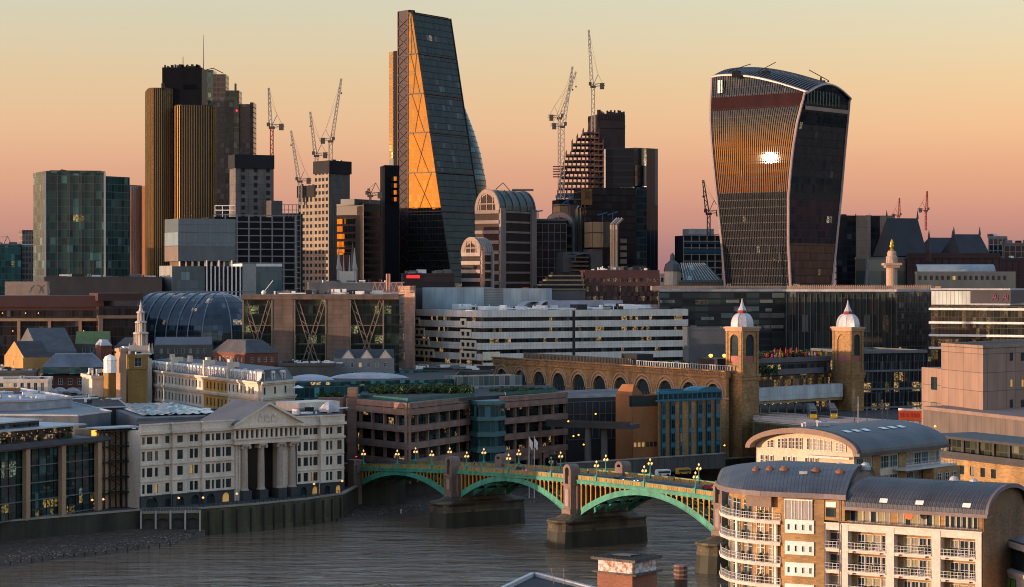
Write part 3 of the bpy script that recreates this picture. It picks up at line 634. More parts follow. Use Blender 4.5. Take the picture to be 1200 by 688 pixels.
# portico
ua, ub = uof(vf, 273, 1), uof(vf, 347, 1); pf = Fr(side(vf, ua, 0), side(vf, ub, 0)); PL = pf.L
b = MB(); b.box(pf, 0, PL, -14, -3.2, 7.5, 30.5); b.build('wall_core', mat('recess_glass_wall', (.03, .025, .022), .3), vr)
b = MB(); b.box(pf, 0, 3.0, -3.2, 1.0, 7.5, 25.0); b.box(pf, PL - 6.0, PL - 2.2, -3.2, .6, 7.5, 25.0)
for u in (.8, 2.0): b.box(pf, u, u + .5, 1.0, 1.3, 11, 24.6)
b.box(pf, -.4, PL + .4, -3.2, 2.6, 24.9, 26.3); b.box(pf, -.7, PL + .7, -3, 3.0, 26.3, 26.7); b.box(pf, -.4, PL + .4, -3, 2.3, 29.3, 29.9); b.box(pf, -1.0, PL + 1.0, -3.2, 3.4, 29.9, 30.6)
n = 13
for i in range(n + 1): u = PL * i / n; b.box(pf, u - .42, u + .42, -2.9, 2.1, 26.7, 29.3)
b.build('entablature', STONEW, vr)
me = win_mesh(.9, 2.3, 1, 2, DARKM, GL0, .06)
for i in range(n): inst('window', me, vr, pf.w(PL * (i + .5) / n, 1.5, 26.8), pf.a)
b = MB(); hp = 6.4; A, B_, T = (-1.2, 30.6), (PL + 1.2, 30.6), (PL / 2, 30.6 + hp)
b.face([pf.w(A[0], 2.4, A[1]), pf.w(B_[0], 2.4, B_[1]), pf.w(T[0], 2.4, T[1])])
for (p, q) in ((A, T), (T, B_)):
    for wa, wb, o in ((2.4, 3.5, .7), ):
        b.face([pf.w(p[0], wb, p[1]), pf.w(q[0], wb, q[1]), pf.w(q[0], wb, q[1] + o), pf.w(p[0], wb, p[1] + o)]); b.face([pf.w(p[0], wa, p[1]), pf.w(p[0], wb, p[1]), pf.w(q[0], wb, q[1]), pf.w(q[0], wa, q[1])])
    b.face([pf.w(p[0], 3.5, p[1] + .7), pf.w(q[0], 3.5, q[1] + .7), pf.w(q[0], -16, q[1] + .7), pf.w(p[0], -16, p[1] + .7)], None, 1)
b.box(pf, PL / 2 - 1.1, PL / 2 + 1.1, 2.4, 2.75, 31.6, 34.0); b.box(pf, PL / 2 - 3.6, PL / 2 - 1.5, 2.4, 2.65, 31.6, 33.2); b.box(pf, PL / 2 + 1.5, PL / 2 + 3.6, 2.4, 2.65, 31.6, 33.2)
for s in (-2.5, 0, 2.5): b.lathe(pf.w(PL / 2 + s, 2.7, 33.0), [(.5, 0), (.55, .5), (.3, 1), (0, 1.3)], 8)
b.build('pediment', [STONEW, LEAD], vr)
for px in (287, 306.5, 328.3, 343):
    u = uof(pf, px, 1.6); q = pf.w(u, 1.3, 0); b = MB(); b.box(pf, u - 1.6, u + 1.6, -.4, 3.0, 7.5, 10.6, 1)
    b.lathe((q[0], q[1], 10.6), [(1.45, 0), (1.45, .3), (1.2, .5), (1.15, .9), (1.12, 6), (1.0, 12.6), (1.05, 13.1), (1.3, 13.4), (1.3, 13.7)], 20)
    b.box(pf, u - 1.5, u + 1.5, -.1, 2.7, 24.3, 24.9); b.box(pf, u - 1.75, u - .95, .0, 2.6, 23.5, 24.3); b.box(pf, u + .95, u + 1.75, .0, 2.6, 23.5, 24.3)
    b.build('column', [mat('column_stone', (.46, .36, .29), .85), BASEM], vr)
b = MB(); rp = [P(160, 672), P(273, 690), P(350, 705), P(402, 722), P(398, 765), P(330, 775), P(165, 745)]; b.prism(rp, 25, 31.6); b.build('roof', ROOFD, vr)
rq = [P(180, 740), P(180, 690), P(330, 705), P(330, 760)]; clutter(vr, rq, 31.6, 60, ROOFG, 3, 1.6, 5)
rq = [P(335, 760), P(340, 715), P(398, 730), P(395, 765)]; clutter(vr, rq, 31.6, 26, ROOFG, 3, 1.8, 6)
b = MB(); rg = Fr(P(350, 742), P(398, 755)); b.box(rg, 0, rg.L, -12, 0, 31.6, 34.4); b.build('penthouse', STONEW, vr)
b = MB(); q = P(386, 735); b.lathe((*q, 32), [(3.4, 0), (3.2, 1), (2.2, 2.3), (.8, 3.1), (0, 3.3)], 8); b.build('roof_cupola', LEADP, vr)
# riverside walk railing and lamps
rt = root('riverside_railing', 'thin dark railing along the river walk before the columned building', 'railing', (*NB[4], 8)); b = MB()
for a, q in zip(NB[4:7], NB[5:8]):
    f = Fr(a, q); n = int(f.L / 1.6)
    for i in range(n + 1): b.box(f, i * f.L / n - .03, i * f.L / n + .03, -.3, -.2, 8.2, 9.3)
    b.box(f, 0, f.L, -.3, -.22, 9.25, 9.35); b.box(f, 0, f.L, -.28, -.24, 8.8, 8.86)
b.build('rail', DARKM, rt)
def wlamp(px, D, z, lab, s=.3, mt=None, h=3.2, grp='small lamps'):
    x, y = P(px, D); rt = root('street_lamp', lab, 'street lamp', (x, y, z), grp); b = MB(); b.tube((x, y, z), (x, y, z + h), .07, .05, 6); b.build('post', DARKM, rt)
    b = MB(); b.lathe((x, y, z + h), [(s * .4, 0), (s, s * .6), (s, s), (0, s * 1.8)], 8); b.build('lantern', mt or LAMPE, rt)
for px, D, lab in ((209.5, 651, 'small lit lamp on the walk left of the portico'), (277.5, 664, 'bright amber lamp at the left foot of the portico'), (238, 652, 'pale lamp above the end of the arched jetty'), (368, 696, 'lit lamp on the walk right of the portico'), (401, 706, 'white lamp at the right corner of the columned building'), (108, 645, 'left of the two lamps at the foot of the glass office'), (121, 647, 'right of the two lamps at the foot of the glass office')):
    wlamp(px, D, 8, lab, .38)
# --- glass office at the left edge, sandstone columns
oa, ob = P(-75, 596), P(113, 655); of = Fr(oa, ob)
orr = root('glass_office', 'dark glass riverside office with tall sandstone columns at the left edge', 'office building', (*oa, 8))
GO = glass('office_glass_lit', (.010, .016, .016), (.02, .045, .045), 1.6, 4.9, .22, (.9, .62, .14), 0.09, 1.5, .06, .012, (.02, .022, .022), .07, .10, .1)
GOD = glass('office_glass_teal', (.008, .016, .018), (.018, .05, .055), 1.6, 4.9, .02, (.6, .8, .6), 0.05, 1.5, .06, .012, (.02, .025, .025), .07, .12, .08)
b = MB(); b.box(of, 0, of.L, -30, 0, 7.5, 12.6, 0); b.build('glazing', GO, orr); b = MB(); b.box(of, 0, of.L, -30, 0, 12.6, 27.8, 0); b.build('glazing', GOD, orr)
b = grid(of, of.L, 19.6, 1e9, 4.9, 0, .3, .5, v0=8, ends=False); b.build('floor_edges', GREYM, orr)
b = grid(of, of.L, 19.6, 3.2, 1e9, .12, 0, .22, v0=8); b.build('mullions', DARKM, orr)
b = MB(); b.box(of, -1, of.L + 3, -32, 2.4, 27.8, 29.4); b.box(of, -1, of.L + 3, 2.4, 2.9, 28.2, 29.0); b.build('terrace_edge', mat('slate_blue_metal', (.05, .06, .075), .5), orr)
for px in (-16, 31, 73, 115):
    u = uof(of, px, 1.2); q = of.w(u, 1.2, 0); b = MB(); b.box(of, u - .85, u + .85, .45, 1.9, 7.6, 27.8); b.build('column', TAN, orr)
q = Fr(of.w(0, -5.5, 0)[:2], of.w(of.L - 4, -5.5, 0)[:2]); b = MB(); b.box(q, 0, q.L, -20, 0, 29.4, 32.8); b.build('attic_glazing', glass('attic_glass', (.012, .014, .014), (.03, .035, .03), 2, 3.4, .3, (1, .6, .3), 0.140, 1.5, .08, .01, (.03, .03, .03), .06, .1), orr)
CAN = mat('canopy_metal', (.46, .48, .52), .45, .3)
b = MB(); b.box(q, -2, q.L + 1, -24, 4.2, 32.8, 33.2, 0); b.box(q, -2, q.L - 14, -24, .5, 34.9, 35.3, 0); b.box(q, -2, q.L - 15, -22, 0, 33.2, 34.9, 1); b.build('roof_canopy', [CAN, GOD], orr)
b = MB()
r = random.Random(8)
for i in range(34):
    u = r.uniform(1, q.L - 3); p = q.w(u, r.uniform(1, 4.5), 29.4); b.lathe(p, [(.35, 0), (.45, .5), (.5, .9), (.25, 1.3), (0, 1.5)], 7, r.choice((0, 1)))
tag(b.build('terrace_planting', [mat('dark_leaves', (.02, .04, .012), .8, var=.6, scale=2), mat('red_leaves', (.08, .03, .015), .8, var=.6, scale=2)]), 'low shrubs in tubs along the terrace of the riverside office', 'planting', kind='stuff')
for i, px in enumerate((5, 14, 23, 34, 47, 58, 66)):
    u = uof(q, px, 2); o = q.w(u, 1.8 + .5 * (i % 2), 29.4); person(o, 'guest ' + ORDN[i] + ' from the left on the office terrace', (JW, JR, JD, JW, JR, JW, JD)[i], JD, i * 1.3, .1, 'guests on the terrace')
rt = root('terrace_lights', 'string of small warm lights over the office terrace', 'lights', q.w(0, 2, 31)); b = MB()
for i in range(24): u = 2 + i * (q.L - 6) / 24; b.lathe(q.w(u, 2.5 + sin(i) * .5, 31.6 + .5 * sin(i * 1.1)), [(.0, 0), (.11, .1), (0, .24)], 6)
b.build('bulbs', LAMPE, rt)
# metal roofs behind the terrace
rr_ = root('metal_roofs', 'stepped blue grey metal roofs with pale edges behind the riverside office', 'roof', (*P(40, 700), 30))
def slab(poly, z, t, ms, rt=rr_, nm='roof_slab', par=0):
    b = MB(); b.prism(poly, z - t, z)
    if par:
        for a, c in zip(poly, poly[1:] + poly[:1]): f = Fr(a, c); b.box(f, 0, f.L, -.3, .3, z - .1, z + par, 1)
    return b.build(nm, [ms, CAN], rt)
BLU = mat('blue_zinc', (.13, .16, .20), .4, .4, var=.4)
slab([P(-60, 690), P(92, 684), P(130, 706), P(60, 790), P(-60, 790)], 33.6, 14, BLU, par=.35)
slab([P(-60, 705), P(30, 712), P(85, 735), P(20, 800), P(-60, 800)], 36.4, 3, ROOFL, par=.6)
slab([P(20, 790), P(75, 728), P(150, 740), P(125, 850), P(30, 860)], 33.2, 20, ROOFD, par=.3)
slab([P(-60, 800), P(60, 800), P(60, 850), P(-60, 850)], 34.5, 22, ROOFG, par=.3)
b = MB(); f = Fr(P(-10, 770), P(24, 772)); b.box(f, 0, f.L, -3, 0, 34, 38); b.build('timber_screen', mat('orange_timber', (.28, .13, .03), .7), rr_)
clutter(rr_, [P(-40, 790), P(-40, 715), P(60, 725), P(60, 790)], 36.4, 22, BLU, 4, 1.2, 9); clutter(rr_, [P(60, 840), P(85, 745), P(145, 755), P(120, 835)], 33.2, 24, ROOFG, 3, 1.4, 10)
b = MB(); pts = [P(58, 822), P(70, 826), P(85, 824)]
for p in pts: b.lathe((*p, 33.2), [(3.4, 0), (3.0, 1.2), (1.4, 2.2), (0, 2.5)], 10)
b.build('domed_rooflights', LEADP, rr_)
# atrium
at = root('atrium_roof', 'pale cyan glazed atrium roof with fine ribs behind the columned building', 'glass roof', (*P(190, 730), 30))
A4 = [P(128, 765), P(168, 700), P(262, 712), P(205, 772)]; b = MB(); b.prism([P(120, 772), P(160, 690), P(272, 706), P(212, 785)], 8, 32.4); b.build('base', ROOFG, at)
AG = glass('atrium_sky_glass', (.30, .44, .48), (.62, .78, .82), 1.6, 1.6, 0, ior=1.7, rough=.12, wob=.08, line=(.12, .14, .15), lw=.1, lh=.1, blind=.15)  # reflected sky is put into the pale cyan pane colours
b = MB(); k = 9
def bl(s, t, h=0): 
    a, c, d, e = A4; x = a[0] * (1 - s) * (1 - t) + c[0] * (1 - s) * t + d[0] * s * t + e[0] * s * (1 - t); y = a[1] * (1 - s) * (1 - t) + c[1] * (1 - s) * t + d[1] * s * t + e[1] * s * (1 - t); return (x, y, 32.7 + h)
for i in range(k):
    s0, s1 = i / k, (i + 1) / k; sm = (s0 + s1) / 2
    for j in range(8):
        t0, t1 = j / 8, (j + 1) / 8
        for (p, hp, q_, hq) in ((s0, 0, sm, .4), (sm, .4, s1, 0)):
            w_ = 25 / 8; b.face([bl(p, t0, hp), bl(p, t1, hp), bl(q_, t1, hq), bl(q_, t0, hq)], [(i * 4, j * w_), (i * 4, j * w_ + w_), (i * 4 + 2, j * w_ + w_), (i * 4 + 2, j * w_)])
b.build('glazing', AG, at)
# steel escape stair
sa = P(117, 656); sb2 = P(160.5, 665); sf = Fr(sa, sb2); st = root('stair_tower', 'open black steel stair tower between the glass office and the columned building', 'stair tower', (*sa, 8))
b = MB(); b.box(sf, -1, sf.L, -12, -3.2, 7.5, 31); b.box(sf, .2, 3.2, -3.2, -.5, 7.5, 30); b.build('wall', TAN, st)
b = MB()
for u in (0, 1.6, 3.6, 5.6, 7.6, 9.2, sf.L): b.box(sf, u - .16, u + .16, -.2, .2, 7.6, 31.3); b.box(sf, u - .1, u + .1, -3.1, -2.9, 7.6, 31)
for k in range(5): v = 12 + k * 4.6; b.box(sf, -.6, sf.L + .3, -3.2, .5, v, v + .35); b.box(sf, -.6, sf.L, .4, .46, v + 1.1, v + 1.2)
for k in range(4):
    v = 12.3 + k * 4.6; b.bar(sf.w(3.6, -.6, v), sf.w(7.4, -.6, v + 2.2), .28); b.bar(sf.w(7.4, -1.2, v + 2.2), sf.w(3.6, -1.2, v + 4.4), .28)
    b.bar(sf.w(3.6, -.5, v + 1), sf.w(7.4, -.5, v + 3.2), .08); b.bar(sf.w(7.4, -.5, v + 3.2), sf.w(3.6, -.5, v + 5.2), .08)
b.build('steel_frame', DARKM, st)
b = MB(); b.box(sf, -1, sf.L + .6, -6, .8, 31.3, 31.7); b.build('canopy', mat('pale_canopy', (.45, .45, .45), .6), st)
b = MB(); b.box(sf, -1.6, -.2, -2, -1.5, 26, 31); b.box(sf, -1.6, -.2, -2, -1.5, 20, 24); b.build('lit_lobby', emis('lobby_lit', (1, .52, .08), .22), st)
# --- pink banded office by the bridge
STR = panels('pink_banded_stone', (.27, .165, .125), (.12, .08, .07), 3.0, 1.4, .12, .05)
pts = [P(407, 772), P(478, 740), P(555, 782), P(480, 860)]
zt = 34.2
rt = root('banded_office', 'pink stone office with deep horizontal bands and planted roof behind the bridge', 'office building', cen(pts))
GB = glass('banded_glass', (.006, .012, .014), (.012, .04, .042), 1.7, 3.2, .04, (1, .6, .25), 0.120, 1.5, .06, .012, (.02, .025, .025), .06, .05, .06)
allp = [P(407, 772), P(478, 741), P(553, 785), P(560, 782), P(664, 815), P(650, 880), P(430, 870)]
inn = [P(414, 776), P(478, 746), P(553, 790), P(590, 794), P(655, 818), P(648, 876), P(432, 866)]
b = MB(); b.prism(inn, 7.5, zt - .6); b.build('glazing', GB, rt)
lv = [(14.6, 1.6), (19.8, 1.7), (25.0, 1.7), (30.2, 0)]
b = MB()
faces = [(P(407, 772), P(478, 740)), (P(478, 740), P(551, 784)), (P(590, 783), P(664, 815))]
for a, c in faces:
    f = Fr(a, c)
    for v in (13.2, 18.9, 24.6, 30.3): b.box(f, 0, f.L, -1.6, .6, v, v + 2.1)
    b.box(f, 0, f.L, -2, .5, 32.6, 34.4)
    n = max(2, round(f.L / 8.6))
    for i in range(n + 1): u = f.L * i / n; b.box(f, max(0, u - .38), min(f.L, u + .38), -1.3, -.3, 7.6, 32.6)
    for i in range(n): u = f.L * (i + .5) / n; b.box(f, u - 2.4, u + 2.4, -.2, .35, 11.2, 13.2); b.box(f, u - 3.2, u - 2.4, -.2, .35, 7.6, 13.2); b.box(f, u + 2.4, u + 3.2, -.2, .35, 7.6, 13.2)
b.build('stone_bands', STR, rt)
b = MB(); f = Fr(P(551, 788), P(590, 788)); b.prism([P(550, 792), P(551, 784), P(560, 778), P(580, 778), P(592, 784), P(592, 796)], 7.5, 33.0, 0); b.build('bay_glazing', glass('bay_glass', (.01, .03, .035), (.03, .10, .11), 1.9, 5.2, .02, (1, .6, .3), 0.120, 1.6, .06, .02, (.05, .10, .11), .05, .3), rt)
b = MB()
for v in (15, 20.6, 26.2, 31.8): b.prism([P(549, 792), P(550, 783), P(559.5, 777), P(580.5, 777), P(593, 783), P(593, 796)], v, v + 1.3)
b.build('bay_bands', mat('teal_panel', (.06, .16, .17), .4), rt)
b = MB(); f = Fr(P(407, 766), P(418, 766)); b.box(f, 0, f.L, -8, 0, 7.5, 38.2); b.build('stair_core', STR, rt)
b = MB(); b.prism([P(415, 774), P(478, 745), P(560, 786), P(656, 818), P(646, 872), P(432, 862)], 33.2, 34.3); b.build('roof', ROOFD, rt)
b = MB(); f = Fr(P(425, 792), P(478, 760)); 
for a, c in ((P(420, 776), P(478, 749)), (P(478, 749), P(556, 787)), (P(592, 792), P(652, 818))): f = Fr(a, c); b.box(f, 0, f.L, -.04, .04, 34.4, 35.6)
b.build('glass_balustrade', mat('green_glass', (.04, .14, .13), .15), rt)
b = MB(); f = Fr(P(536, 840), P(612, 852)); b.box(f, 0, f.L, -12, 0, 34, 39); b.build('penthouse_glazing', glass('penthouse_glass', (.05, .08, .08), (.16, .22, .22), 2.2, 5, .0, ior=1.6, line=(.3, .3, .3), lw=.06, lh=.08), rt)
# planting helper: many leaf-sized faces
def leaves(b, c, rx, ry, rz, n, s, r, mi=2):
    for i in range(n):
        while 1:
            x, y, z = r.uniform(-1, 1), r.uniform(-1, 1), r.uniform(-1, 1)
            if x * x + y * y + z * z < 1: break
        p = Vector((c[0] + x * rx, c[1] + y * ry, c[2] + z * rz)); d = Vector((r.uniform(-1, 1), r.uniform(-1, 1), r.uniform(-1, 1))).normalized(); e = d.orthogonal().normalized(); q = d.cross(e)
        k = s * r.uniform(.6, 1.3); b.face([p - e * k, p + q * k * .7, p + e * k, p - q * k * .7], None, r.randrange(mi))
LF = [mat('leaf_green', (.05, .09, .018), .7, var=.5, scale=.6, streak=1), mat('leaf_deep', (.022, .045, .012), .7, var=.5, scale=.6, streak=1)]
def planting(name, label, p0, p1, z, depth, h, n, s=.5, seed=1, cat='roof garden'):
    r = random.Random(seed); b = MB(); f = Fr(p0, p1)
    for i in range(n): p = f.w(r.uniform(0, f.L), -r.uniform(0, depth), z + h * .3); k = r.uniform(.5, 1.2); leaves(b, p, 1.6 * k, 1.6 * k, h * .7 * k, 45, s, r)
    return tag(b.build(name, LF), label, cat, kind='stuff')
planting('roof_garden', 'dense green hedge and planting on the roof of the banded office', P(437, 800), P(556, 805), 34.4, 26, 2.6, 170, .5, 2)
planting('roof_garden', 'strip of grass and low planting at the right end of the banded office roof', P(604, 812), P(650, 828), 34.4, 14, 1.0, 40, .4, 3)
# low glass building behind it, with long pale roof domes
rt, fl_, f_ = bld('glass_pavilion_block', 'low teal glass block with planted terrace and long pale curved rooflights', [P(338, 900), P(340, 812), P(530, 842), P(540, 930)], 37.2, glass('teal_glass', (.01, .04, .045), (.03, .11, .11), 2, 4, .03, ior=1.6, line=(.03, .07, .07), lw=.05, lh=.1), ROOFD)
for (xa, xb, D) in ((335, 392, 850), (385, 480, 868)):
    a, c = P(xa, D), P(xb, D); f = Fr(a, c); b = MB(); n = 12
    for i in range(n):
        for j in range(5):
            def q(i, j): t = pi * j / 5; e = sin(pi * i / n) ** .6; return f.w(f.L * i / n, 7 * cos(t) * e, 37.3 + 2.2 * sin(t) * e)
            b.face([q(i, j), q(i + 1, j), q(i + 1, j + 1), q(i, j + 1)])
    b.build('rooflight', LEADP, rt, smooth=True)
b = MB(); f = Fr(P(372, 800), P(402, 800)); b.box(f, 0, f.L, -20, 0, 7.5, 31.0); b.box(f, 0, f.L, -20, .2, 31.0, 33.0); b.build('terrace', STR, rt)
planting('roof_garden', 'small planted terrace left of the banded office', P(374, 806), P(400, 806), 33, 6, 1.6, 26, .4, 4)
ux, uy = P(349, 806); rt2 = root('parasol', 'open white parasol on the teal terrace beside the white mansard building', 'parasol', (ux, uy, 37)); rt2_b = MB(); rt2_b.tube((ux, uy, 32), (ux, uy, 37.2), .08, .08, 6); rt2_b.build('pole', DARKM, rt2); b = MB(); b.lathe((ux, uy, 36.4), [(2.2, 0), (1.2, .5), (0, 1.0)], 8); b.build('canopy', WHITE, rt2)
# ---------------- middle band: north bank roofs, station, offices ----------------
# railway station side wall with arches and twin towers
ca, cb = P(578, 1011), P(851, 850); cf = Fr(ca, cb)
rt = root('station_wall', 'long yellow brick station wall with round arched openings and roof screen', 'station wall', (*ca, 8))
n = 11; bw = cf.L / n; b = MB(); zT = 40.0; zs = 30.5; DB = panels('arch_brick', (.45, .25, .095), (.24, .15, .08), 1.2, .4, .2, .03, .5, dirt=.4)
for i in range(n):
    u = i * bw; r0 = bw * .30; c = u + bw / 2
    b.box(cf, u, c - r0, -1.2, 0, 7.5, zT - 2); b.box(cf, c + r0, u + bw, -1.2, 0, 7.5, zT - 2); b.box(cf, c - r0, c + r0, -1.2, 0, 7.5, 22)
    for k in range(10):
        a0, a1 = pi * k / 10, pi * (k + 1) / 10; x0, x1 = c - r0 * cos(a0), c - r0 * cos(a1); z0, z1 = zs + r0 * sin(a0), zs + r0 * sin(a1)
        b.face([cf.w(x0, 0, z0), cf.w(x1, 0, z1), cf.w(x1, 0, zT - 2), cf.w(x0, 0, zT - 2)], [(x0, z0), (x1, z1), (x1, zT), (x0, zT)]); b.face([cf.w(x0, 0, z0), cf.w(x0, -1.2, z0), cf.w(x1, -1.2, z1), cf.w(x1, 0, z1)])
b.build('arcade_wall', DB, rt)
for i in range(n):
    c = (i + .5) * bw; r0 = bw * .3; b = MB()
    for k in range(12):
        a0, a1 = pi * k / 12, pi * (k + 1) / 12
        def q(rr, a, w): return cf.w(c - rr * cos(a), w, zs + rr * sin(a))
        for (ra, rb_, w) in ((r0, r0 * 1.12, .35), (r0 * 1.3, r0 * 1.42, .3)):
            b.face([q(ra, a0, w), q(ra, a1, w), q(rb_, a1, w), q(rb_, a0, w)]); b.face([q(rb_, a0, w), q(rb_, a1, w), q(rb_, a1, 0), q(rb_, a0, 0)]); b.face([q(ra, a0, 0), q(ra, a1, 0), q(ra, a1, w), q(ra, a0, w)])
    b.box(cf, c + r0 * 1.3, c + bw - r0 * 1.3, .0, .3, zs - .6, zs); b.build('arch_moulding', TAN, rt)
    me = win_mesh(bw * .6, 8.3 + r0, 4, 3, mat('pale_frame', (.25, .26, .28), .6), GL0, .16, arch=True); inst('arched_window', me, rt, cf.w(c, -.7, 22.2), cf.a)
b = MB(); b.box(cf, -.5, cf.L, -2, .5, zT - 2, zT - 1.2); b.box(cf, -.3, cf.L, -2, .25, zT - 1.2, zT + .3); b.box(cf, -.8, cf.L, -2, .8, zT + .3, zT + .8); b.build('cornice', DB, rt)
b = MB()
for i in range(int(cf.L / 1.15)): b.box(cf, i * 1.15, i * 1.15 + .5, .5, .72, zT - .9, zT - .3)
b.build('dentils', TAN, rt)
b = MB(); b.box(cf, 0, cf.L - 32, -30, -1.3, 7.5, 38.5); b.build('roof', ROOFG, rt)
b = MB(); b.box(cf, 22, 112, -11, -4, 38.6, 42.6, 1)
for i in range(75): b.box(cf, 22 + i * 1.2, 22.5 + i * 1.2, -3.9, -3.3, 38.6, 43.2)
b.build('roof_screen', [mat('tan_louvre', (.22, .165, .12), .7), CONCD], rt)
b = MB(); f = Fr(P(745, 918), P(790, 890))
for i in range(40): b.box(cf, 118 + i * 1.7, 118.5 + i * 1.7, -2.2, -2, zT + .8, zT + 2.6)
b.box(cf, 118, 186, -2.3, -1.9, zT + 2.5, zT + 2.75); b.build('roof_railing', ROOFL, rt)
planting('roof_garden', 'line of dark shrubs behind the railing on top of the station wall', side(cf, 112, -8), side(cf, 178, -8), 39, 22, 3.2, 150, .55, 21)
b = MB(); f = Fr(side(cf, 100, -6), side(cf, 112, -6)); b.box(f, 0, 12, -8, 0, 38, 45); tag(b.build('plant_room', DARKM), 'black plant box between the roof screen and shrubs on the station', 'plant room')
b = MB(); f = Fr(side(cf, 160, -4), side(cf, 174, -4)); b.box(f, 0, 13, -8, 0, 38, 45); tag(b.build('plant_room', DARKM), 'black plant box beside the left domed tower', 'plant room')
for px, lab in ((833, 'left amber floodlight on the station roof by the left domed tower'), (849, 'right amber floodlight against the left domed tower')):
    x, y = P(px, 866); rt2 = root('floodlight', lab, 'floodlight', (x, y, 40)); b = MB(); b.tube((x, y, 40), (x, y, 45.4), .1, .1, 6); b.build('post', DARKM, rt2); b = MB(); b.lathe((x, y, 45.4), [(.3, 0), (.8, .5), (.8, 1.0), (0, 1.4)], 8); b.build('lamp', emis('amber_lamp', (1, .42, .05), .5), rt2)
b = MB(); u = cf.L - 8; q = cf.w(u, .1, 31)
tw_brick = panels('tower_brick', (.42, .235, .09), (.20, .13, .07), 1.2, .4, .22, .03, .5, dirt=.35)
b.lathe((0, 0, 0), [(1.5, 0), (1.5, .3)], 20); me = b.mesh('round_window', GL0); o = inst('round_window', me, rt, cf.w(cf.L - 10.5, .25, 31), cf.a); o.rotation_euler = (radians(90), 0, cf.a)
b = MB(); b.lathe((0, 0, 0), [(2.3, -.2), (2.3, .3), (1.6, .5)], 24); o = inst('round_window_surround', b.mesh('round_window_surround', TAN), rt, cf.w(cf.L - 10.5, .0, 31), cf.a); o.rotation_euler = (radians(90), 0, cf.a)
def dtower(px, xl, xr, D, lab, a, zd, zm=39.5):
    pts = rect(xl, px, xr, D, a); rt = root('domed_tower', lab, 'tower', cen(pts), 'twin domed station towers')
    fl, fr = Fr(pts[0], pts[1]), Fr(pts[1], pts[2]); cx, cy, _ = cen(pts); W = (fl.L + fr.L) / 2
    b = MB(); b.prism(pts, 7.5, zm - .3); 
    for v in (14, 19, 24, 29, 34): 
        for f in (fl, fr): b.box(f, -.1, f.L + .1, 0, .12, v, v + .5)
    for f in (fl, fr): b.box(f, -.5, f.L + .5, 0, .6, zm - 1, zm); b.box(f, -.3, f.L + .3, 0, .35, zm - 2.4, zm - 1)
    b.build('shaft', tw_brick, rt)
    b = MB()
    def shr(k): return [(cx + (p[0] - cx) * k, cy + (p[1] - cy) * k) for p in pts]
    b.prism(shr(.80), zm - .3, zd - 1.2); 
    s = shr(.94)
    for (p, q, r_) in ((s[0], s[1], s[2]), (s[1], s[2], s[3]), (s[2], s[3], s[0]), (s[3], s[0], s[1])):
        f = Fr(p, q); L_ = f.L; v0 = zm - .3; v1 = zd - 1.5
        b.box(f, 0, L_ * .24, -1.0, 0, v0, v1); b.box(f, L_ * .76, L_, -1.0, 0, v0, v1); b.box(f, L_ * .24, L_ * .76, -1.0, 0, v0, v0 + 4.5); r0 = L_ * .26
        zz_ = v1 - r0 - 1.4
        for k in range(8):
            a0, a1 = pi * k / 8, pi * (k + 1) / 8; x0, x1 = L_ / 2 - r0 * cos(a0), L_ / 2 - r0 * cos(a1); z0, z1 = zz_ + r0 * sin(a0), zz_ + r0 * sin(a1)
            b.face([f.w(x0, 0, z0), f.w(x1, 0, z1), f.w(x1, 0, v1), f.w(x0, 0, v1)]); b.face([f.w(x0, 0, z0), f.w(x0, -1, z0), f.w(x1, -1, z1), f.w(x1, 0, z1)])
        for u in (0, L_ - .9): b.box(f, u, u + .9, 0, .35, v0, v1)
    b.build('belfry', tw_brick, rt)
    for (p, q) in ((s[0], s[1]), (s[1], s[2])):
        f = Fr(p, q); r0 = f.L * .26; me = win_mesh(2 * r0, zz_ + r0 - v0 - 4.5, 2, 3, DARKM, GL0, .14, arch=True); inst('arched_window', me, rt, f.w(f.L / 2, -.6, v0 + 4.5), f.a)
        g = MB(); g.box(f, f.L / 2 - r0, f.L / 2 + r0, -.55, -.3, v0 + 4.5, v0 + 7.2); g.build('balcony_panel', mat('pink_panel', (.36, .12, .10), .7), rt)
    b = MB()
    for (p, q) in ((pts[0], pts[1]), (pts[1], pts[2]), (pts[2], pts[3]), (pts[3], pts[0])):
        f = Fr(p, q); b.box(f, -.1, f.L + .1, -1.5, .15, zd - 1.6, zd - .7); b.box(f, -.5, f.L + .5, -1.5, .55, zd - .7, zd)
    b.build('cornice', TAN, rt)
    # square lead dome on four curved sides
    b = MB(); ks = 9; H = 5.3 
    def ring(t): k = cos(t * pi / 2) ** .75 * .92 + .10 * t; return [(cx + (p[0] - cx) * k, cy + (p[1] - cy) * k, zd + H * sin(t * pi / 2)) for p in pts]
    def oct_(r4):
        o = []
        for i in range(4):
            p, q = Vector(r4[i]), Vector(r4[(i + 1) % 4]); o += [p.lerp(q, .28), p.lerp(q, .72)]
        return o
    for j in range(ks):
        A, B = oct_(ring(j / ks)), oct_(ring((j + 1) / ks))
        for i in range(8): k2 = (i + 1) % 8; b.face([A[i], A[k2], B[k2], B[i]])
        for i in range(8): b.bar(A[i], B[i], .16)
    b.prism(pts, zd - .1, zd + .05); b.build('dome', mat('dome_lead', (.46, .46, .49), .45, .1, var=.35, scale=.3), rt)
    b = MB(); b.lathe((cx, cy, zd + H - .3), [(1.6, 0), (1.8, .5), (1.8, 1.1), (1.5, 1.3)], 8, 0); b.build('lantern_base', mat('red_lantern', (.28, .03, .02), .5), rt)
    b = MB(); b.lathe((cx, cy, zd + H + 1.0), [(1.7, 0), (1.3, .8), (.8, 1.8), (.4, 3.2), (.14, 4.6)], 8); b.build('spire', LEADP, rt)
